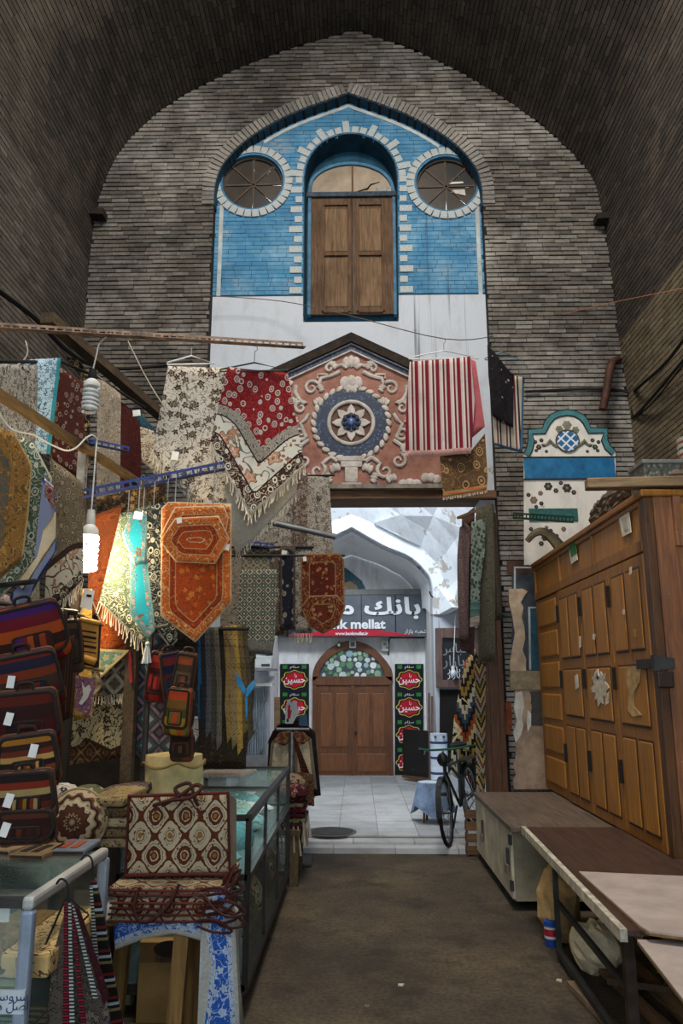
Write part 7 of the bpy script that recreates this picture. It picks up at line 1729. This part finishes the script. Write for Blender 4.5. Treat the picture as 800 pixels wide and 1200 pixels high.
# sign with handwriting
sg = thing('handwritten_sign', 'white card with blue handwriting at the foot of the near display case', 'sign', P(12,1190,2.75))
c0, c1 = P(-12,1188,2.755), P(30,1160,2.755); MB().box((c0.x,2.752,c0.z),(c1.x,2.76,c1.z)).build('card', plain('#b9c2c4', .7), sg)
q = P(9,1168,2.75); text('handwriting', arabic('سروسان'), .04, (q.x,2.75,q.z), plain('#1d3a6b', .7), sg, .0008); q = P(9,1179,2.75); text('handwriting', arabic('اصل هنر'), .04, (q.x,2.75,q.z), plain('#1d3a6b', .7), sg, .0008)
# flat wallets and books on the case
for k, (a, b, c, dd, col, nm) in enumerate(((-8,1000,36,988,'#8a7458','tan'),(28,1008,66,990,'#7d664a','brown'),(66,1004,112,985,'#5d6470','grey blue with orange spots'))):
    q = FL((a+c)/2, (b+dd)/2, NZ+.01); mb = MB(); mb.T = Matrix.Translation((q.x, q.y, NZ+.006)) @ Matrix.Rotation(.12*(k-1)-.1, 4, 'Z'); mb.box((-.075,-.12,0),(.075,.12,.022))
    tw = thing('wallet', nm+' flat wallet lying on the near display case', 'wallet', (q.x,q.y,NZ+.004), 'wallets on the display case'); o = mb.build('cover', plain(col, .6, .2), tw, bevel=.006)
    for u in range(2): mb2 = MB(); mb2.T = mb.T; mb2.box((-.05+.05*u,-.08,.022),(-.02+.05*u,.06,.025)); mb2.build('strap', plain(('#2a211a','#2a211a','#8a3a1c')[k], .7), tw)
    mb2 = MB(); mb2.T = mb.T; mb2.box((-.07,-.122,.004),(.07,-.116,.016)); mb2.build('page_edge', plain('#2b2926', .8), tw)
# shoulder bags hung on the rail
def hangbag(px, py, Y, label, pts, mat, straps):
    t = thing('shoulder_bag', label, 'bag', P(px, 1190, Y)); c = P(px, py, Y)
    MB().tube(catmull([P(px,py+12,Y),P(px,py-10,Y),P(px-2,py-24,Y),P(px-9,py-28,Y),P(px-14,py-22,Y)], 4), .004, 6).build('hook', m_black, t, True)
    o = cloth('bag_body', None, None, pts, Y, Y+.03, mat, (.02,20,1), n=(12,14), thick=.03); adopt(o, t)
    for k, s_ in enumerate(straps):
        o = cloth('strap', None, None, s_[0], Y-.03-.01*k, Y-.03-.01*k, s_[1], (.006,30,k), n=(4,14)); adopt(o, t)
    return t
ms1 = FB('hstripe', ['#5a1420','#1a1416','#7d1c2c','#1a1416'], 55); ms2 = FB('hstripe', ['#8f9490','#1c1e1e','#a3a8a2','#1c1e1e'], 45)
hangbag(80,1058,2.95,'maroon trimmed shoulder bag hanging on the case rail', [(62,1120),(78,1062),(84,1062),(112,1130),(132,1215),(54,1215)], FB('floral', ['#4c4640','#2a2420','#6b6058','#38281f'], 24),
   [([(75,1058),(79,1056),(82,1215),(74,1215)],ms1), ([(80,1057),(83,1057),(88,1215),(82,1215)],ms2), ([(83,1057),(86,1058),(102,1215),(96,1215)],ms1), ([(84,1058),(87,1060),(114,1170),(108,1172)],ms2), ([(86,1060),(92,1064),(128,1165),(122,1180)],FB('dense',['#2a0d12','#3d141b','#1d090d','#4a1a22'],30))])
m_tie = FB('hstripe', ['#15130f','#15130f','#6b6242','#15130f','#8f9aa3','#15130f','#5a1c1c','#15130f'], 12)
hangbag(109,1030,3.2,'long black strap bag with thin bright stripes on the case rail', [(106,1034),(112,1030),(122,1075),(138,1170),(146,1215),(112,1215),(107,1110)], m_tie, [([(105,1040),(108,1038),(116,1130),(110,1132)],ms2)])
one('wire_hanger', MB().tube([P(78,1050,2.95),P(52,1110,2.95),P(55,1125,2.95),P(104,1072,2.98),P(78,1050,2.95)], .004, 6), m_black, 'bent black wire hanger behind the maroon trimmed bag', 'hanger')

# ---- tube lights in the two cases: warm one inferred from glow, cool one added
def case_light(a, b, col, st, label, sh):
    t = thing('case_light', label, 'lamp', a); m = NB('case_tube_%d' % st); m.b.inputs['Emission Color'].default_value = col; m.b.inputs['Emission Strength'].default_value = st; m.out('#ffffff')
    MB().tube([a, b], .009, 8).build('tube', m.m, t, True); a, b = Vector(a), Vector(b)
    MB().box(tuple(a+Vector(sh[0])), tuple(b+Vector(sh[1]))).build('shade', m_tagw, t)
case_light((NX0+.3,NY0+.06,NZ-.035),(NX1-.16,NY0+.06,NZ-.035), (1,.76,.42,1), 9, 'small warm tube lamp under the top of the near display case', ((0,-.03,-.035),(.08,-.024,.03)))
case_light((GX1-.05,GY0+.3,GZ-.05),(GX1-.05,GY1-.2,GZ-.05), (.78,1,.98,1), 6, 'thin cool tube light added to brighten the inside of the glass counter', ((.018,0,-.02),(.024,0,.03)))  # cool tube added to brighten the counter goods; no lamp known there
# ---- clothes rack and bags beyond the counter
RY = 7.85
t = thing('clothes_rack', 'metal pole stand carrying the embroidered tunics', 'rack', (P(345,930,RY).x, RY, 0))
rx = P(343,930,RY).x
MB().tube([(rx,RY-.2,0),(rx,RY-.2,P(343,857,RY).z)], .025, 10).build('pole', m_steel, t, True); MB().tube([(rx-.16,RY-.1,P(343,854,RY).z),(rx+.16,RY-.1,P(343,854,RY).z)], .015, 8).build('cross_bar', m_steel, t, True); MB().box((rx-.2,RY-.3,0),(rx+.2,RY+.1,.03)).build('foot', m_dkmet, t, bevel=.01)
m_tun = FB('dense', ['#b8a98a','#a39476','#c2b496','#94866a'], 14, [(.03,'plain',['#7d6f58'],1)])
cloth('tunic', 'cream tunic with brown embroidered neck on the left of the rack', 'tunic', [(318,870),(328,858),(341,857),(342,920),(314,920)], RY-.05, RY-.1, m_tun, (.03,26,1), n=(12,12))
cloth('tunic', 'cream tunic with brown embroidered neck on the right of the rack', 'tunic', [(344,857),(356,858),(365,866),(371,925),(345,922)], RY-.1, RY-.05, m_tun, (.03,26,2), n=(12,12))
m_emb = FB('floral', ['#5a3020','#7d5a40','#8a6a4c','#3a1c12'], 22)
cloth('tunic_yoke', 'brown embroidered yoke of the left tunic', 'yoke', [(320,868),(328,858),(341,856),(341,868),(332,874)], RY-.1, RY-.15, m_emb, (.02,26,1), n=(8,6))
cloth('tunic_yoke', 'brown embroidered yoke of the right tunic', 'yoke', [(344,856),(356,858),(364,866),(356,872),(345,870)], RY-.15, RY-.1, m_emb, (.02,26,1), n=(8,6))
cloth('dark_coat', 'dark navy coat behind the tunics on the rack', 'coat', [(315,866),(325,850),(345,843),(360,850),(369,858),(372,890),(376,932),(366,934),(330,918),(313,915)], RY+.05, RY+.05, FB('dense', ['#17171c','#22222a','#111115','#2c2c34'], 20), (.03,22,1), n=(14,10))
cloth('dark_coat', 'black wine shoulders draped on top of the rack', 'coat', [(313,872),(320,856),(343,845),(362,852),(368,862),(345,858),(328,859)], RY-.02, RY-.02, FB('dense', ['#2a1416','#1a1012','#3a1c1e','#14201c'], 20), (.02,22,1), n=(12,6))
cloth('bag_strap', 'red brown woven strap crossing the right tunic', 'strap', [(343,862),(347,866),(362,905),(369,935),(364,935),(352,902)], RY-.22, RY-.22, FB('hstripe', ['#4a1f14','#2a120c','#5c2a1a','#1d0d09'], 30), (.006,20,1), n=(8,10))
cloth('hanging_bag', 'brown printed bag hanging from the woven strap', 'bag', [(349,905),(366,908),(368,945),(350,942)], RY-.28, RY-.28, FB('floral', ['#5a3a24','#8a6a48','#3a2014','#a08058'], 22), (.008,10,1), n=(8,8), thick=.05)
# cut-out print standing on the rack
pc = thing('printed_cutout', 'small printed card with pale figures in front of the left banner', 'card', P(340,845,RY-.12))
for pts, m in (([(334,848),(335,828),(337,820),(340,820),(341,824),(344,821),(348,822),(348,829),(351,834),(346,842),(343,848)], plain('#c2c0be', .6, .1)), ([(337,842),(337,832),(338,826),(340,826),(340,832),(342,832),(340,842)], plain('#a8243a', .6, .1)), ([(335.5,846),(336,842),(338,842),(338.5,846)], plain('#2a2220', .6))):
    MB().slab(pxz(pts, RY-.12-(.004 if m is not None and pts[0][0] != 334 else 0)), RY-.13-(.004 if pts[0][0] != 334 else 0), RY-.12).build('print_layer', m, pc)
one('blue_card', MB().slab(pxz([(350,850),(351,838),(359,837),(361,851)], RY-.02), RY-.03, RY-.02), plain('#2c4a63', .5), 'dark blue card standing beside the printed figures', 'card')
# low table with bags
t = thing('low_table', 'rough low wooden table beyond the glass counter', 'table', (-.75,7.2,0))
m_lw = wood('low_table_wood', '#5c4a30', '#33281a', 'y', 1, .8)
MB().box((-1.1,6.85,.40),(-.48,7.5,.44)).build('top', m_lw, t)
for x in (-1.06,-.53):
    for y in (6.9,7.45): MB().bar((x,y,0),(x,y,.40),.07).build('leg', m_lw, t)
cb_ = [('#3a1218','wine'),('#6b5f48','drab'),('#4a161e','maroon'),('#5c1a26','crimson'),('#7d6c54','tan'),('#3f1420','dark plum')]
z = .44
for k, (c, nm) in enumerate(cb_):
    mb = MB(); mb.box((-.98+.03*(k % 3),6.92,z),(-.46+.02*(k % 2),7.4,z+.040)); one('folded_bag', mb, FB('dense', [c,'#1d1110',c,'#8a7a66'], 14), nm+' folded bag, %s from the bottom of the pile beyond the counter' % ('first','second','third','fourth','fifth','sixth')[k], 'bag', 'folded bags beyond the counter', bevel=.015); z += .042
mb = MB(); mb.blob((-.55,6.95,z+.04),(.13,.12,.07),14,9,.14); one('bunched_bag', mb, FB('floral', ['#3a1218','#5a1c26','#8a7260','#2a0d12'], 14), 'bunched wine red bag on top of the folded pile', 'bag', smooth=True)
mb = MB(); mb.blob((-.62,7.22,z+.07),(.16,.14,.10),14,9,.1); one('bunched_bag', mb, FB('dense', ['#7d6a54','#4a3a2c','#8f7d66','#3a1a18'], 14), 'bunched tan and wine bag leaning behind the wine red one', 'bag', smooth=True)
fr_ = fringe_mesh([((-.95,6.86,.47),(-.5,6.86,.47)),((-.46,6.9,.50),(-.44,7.3,.50))], .22, .035, .009, .12)
one('white_tassels', fr_, plain('#a39a8a', .9), 'white yarn tassels hanging over the low table edge', 'tassels', kind='stuff', fix=False)
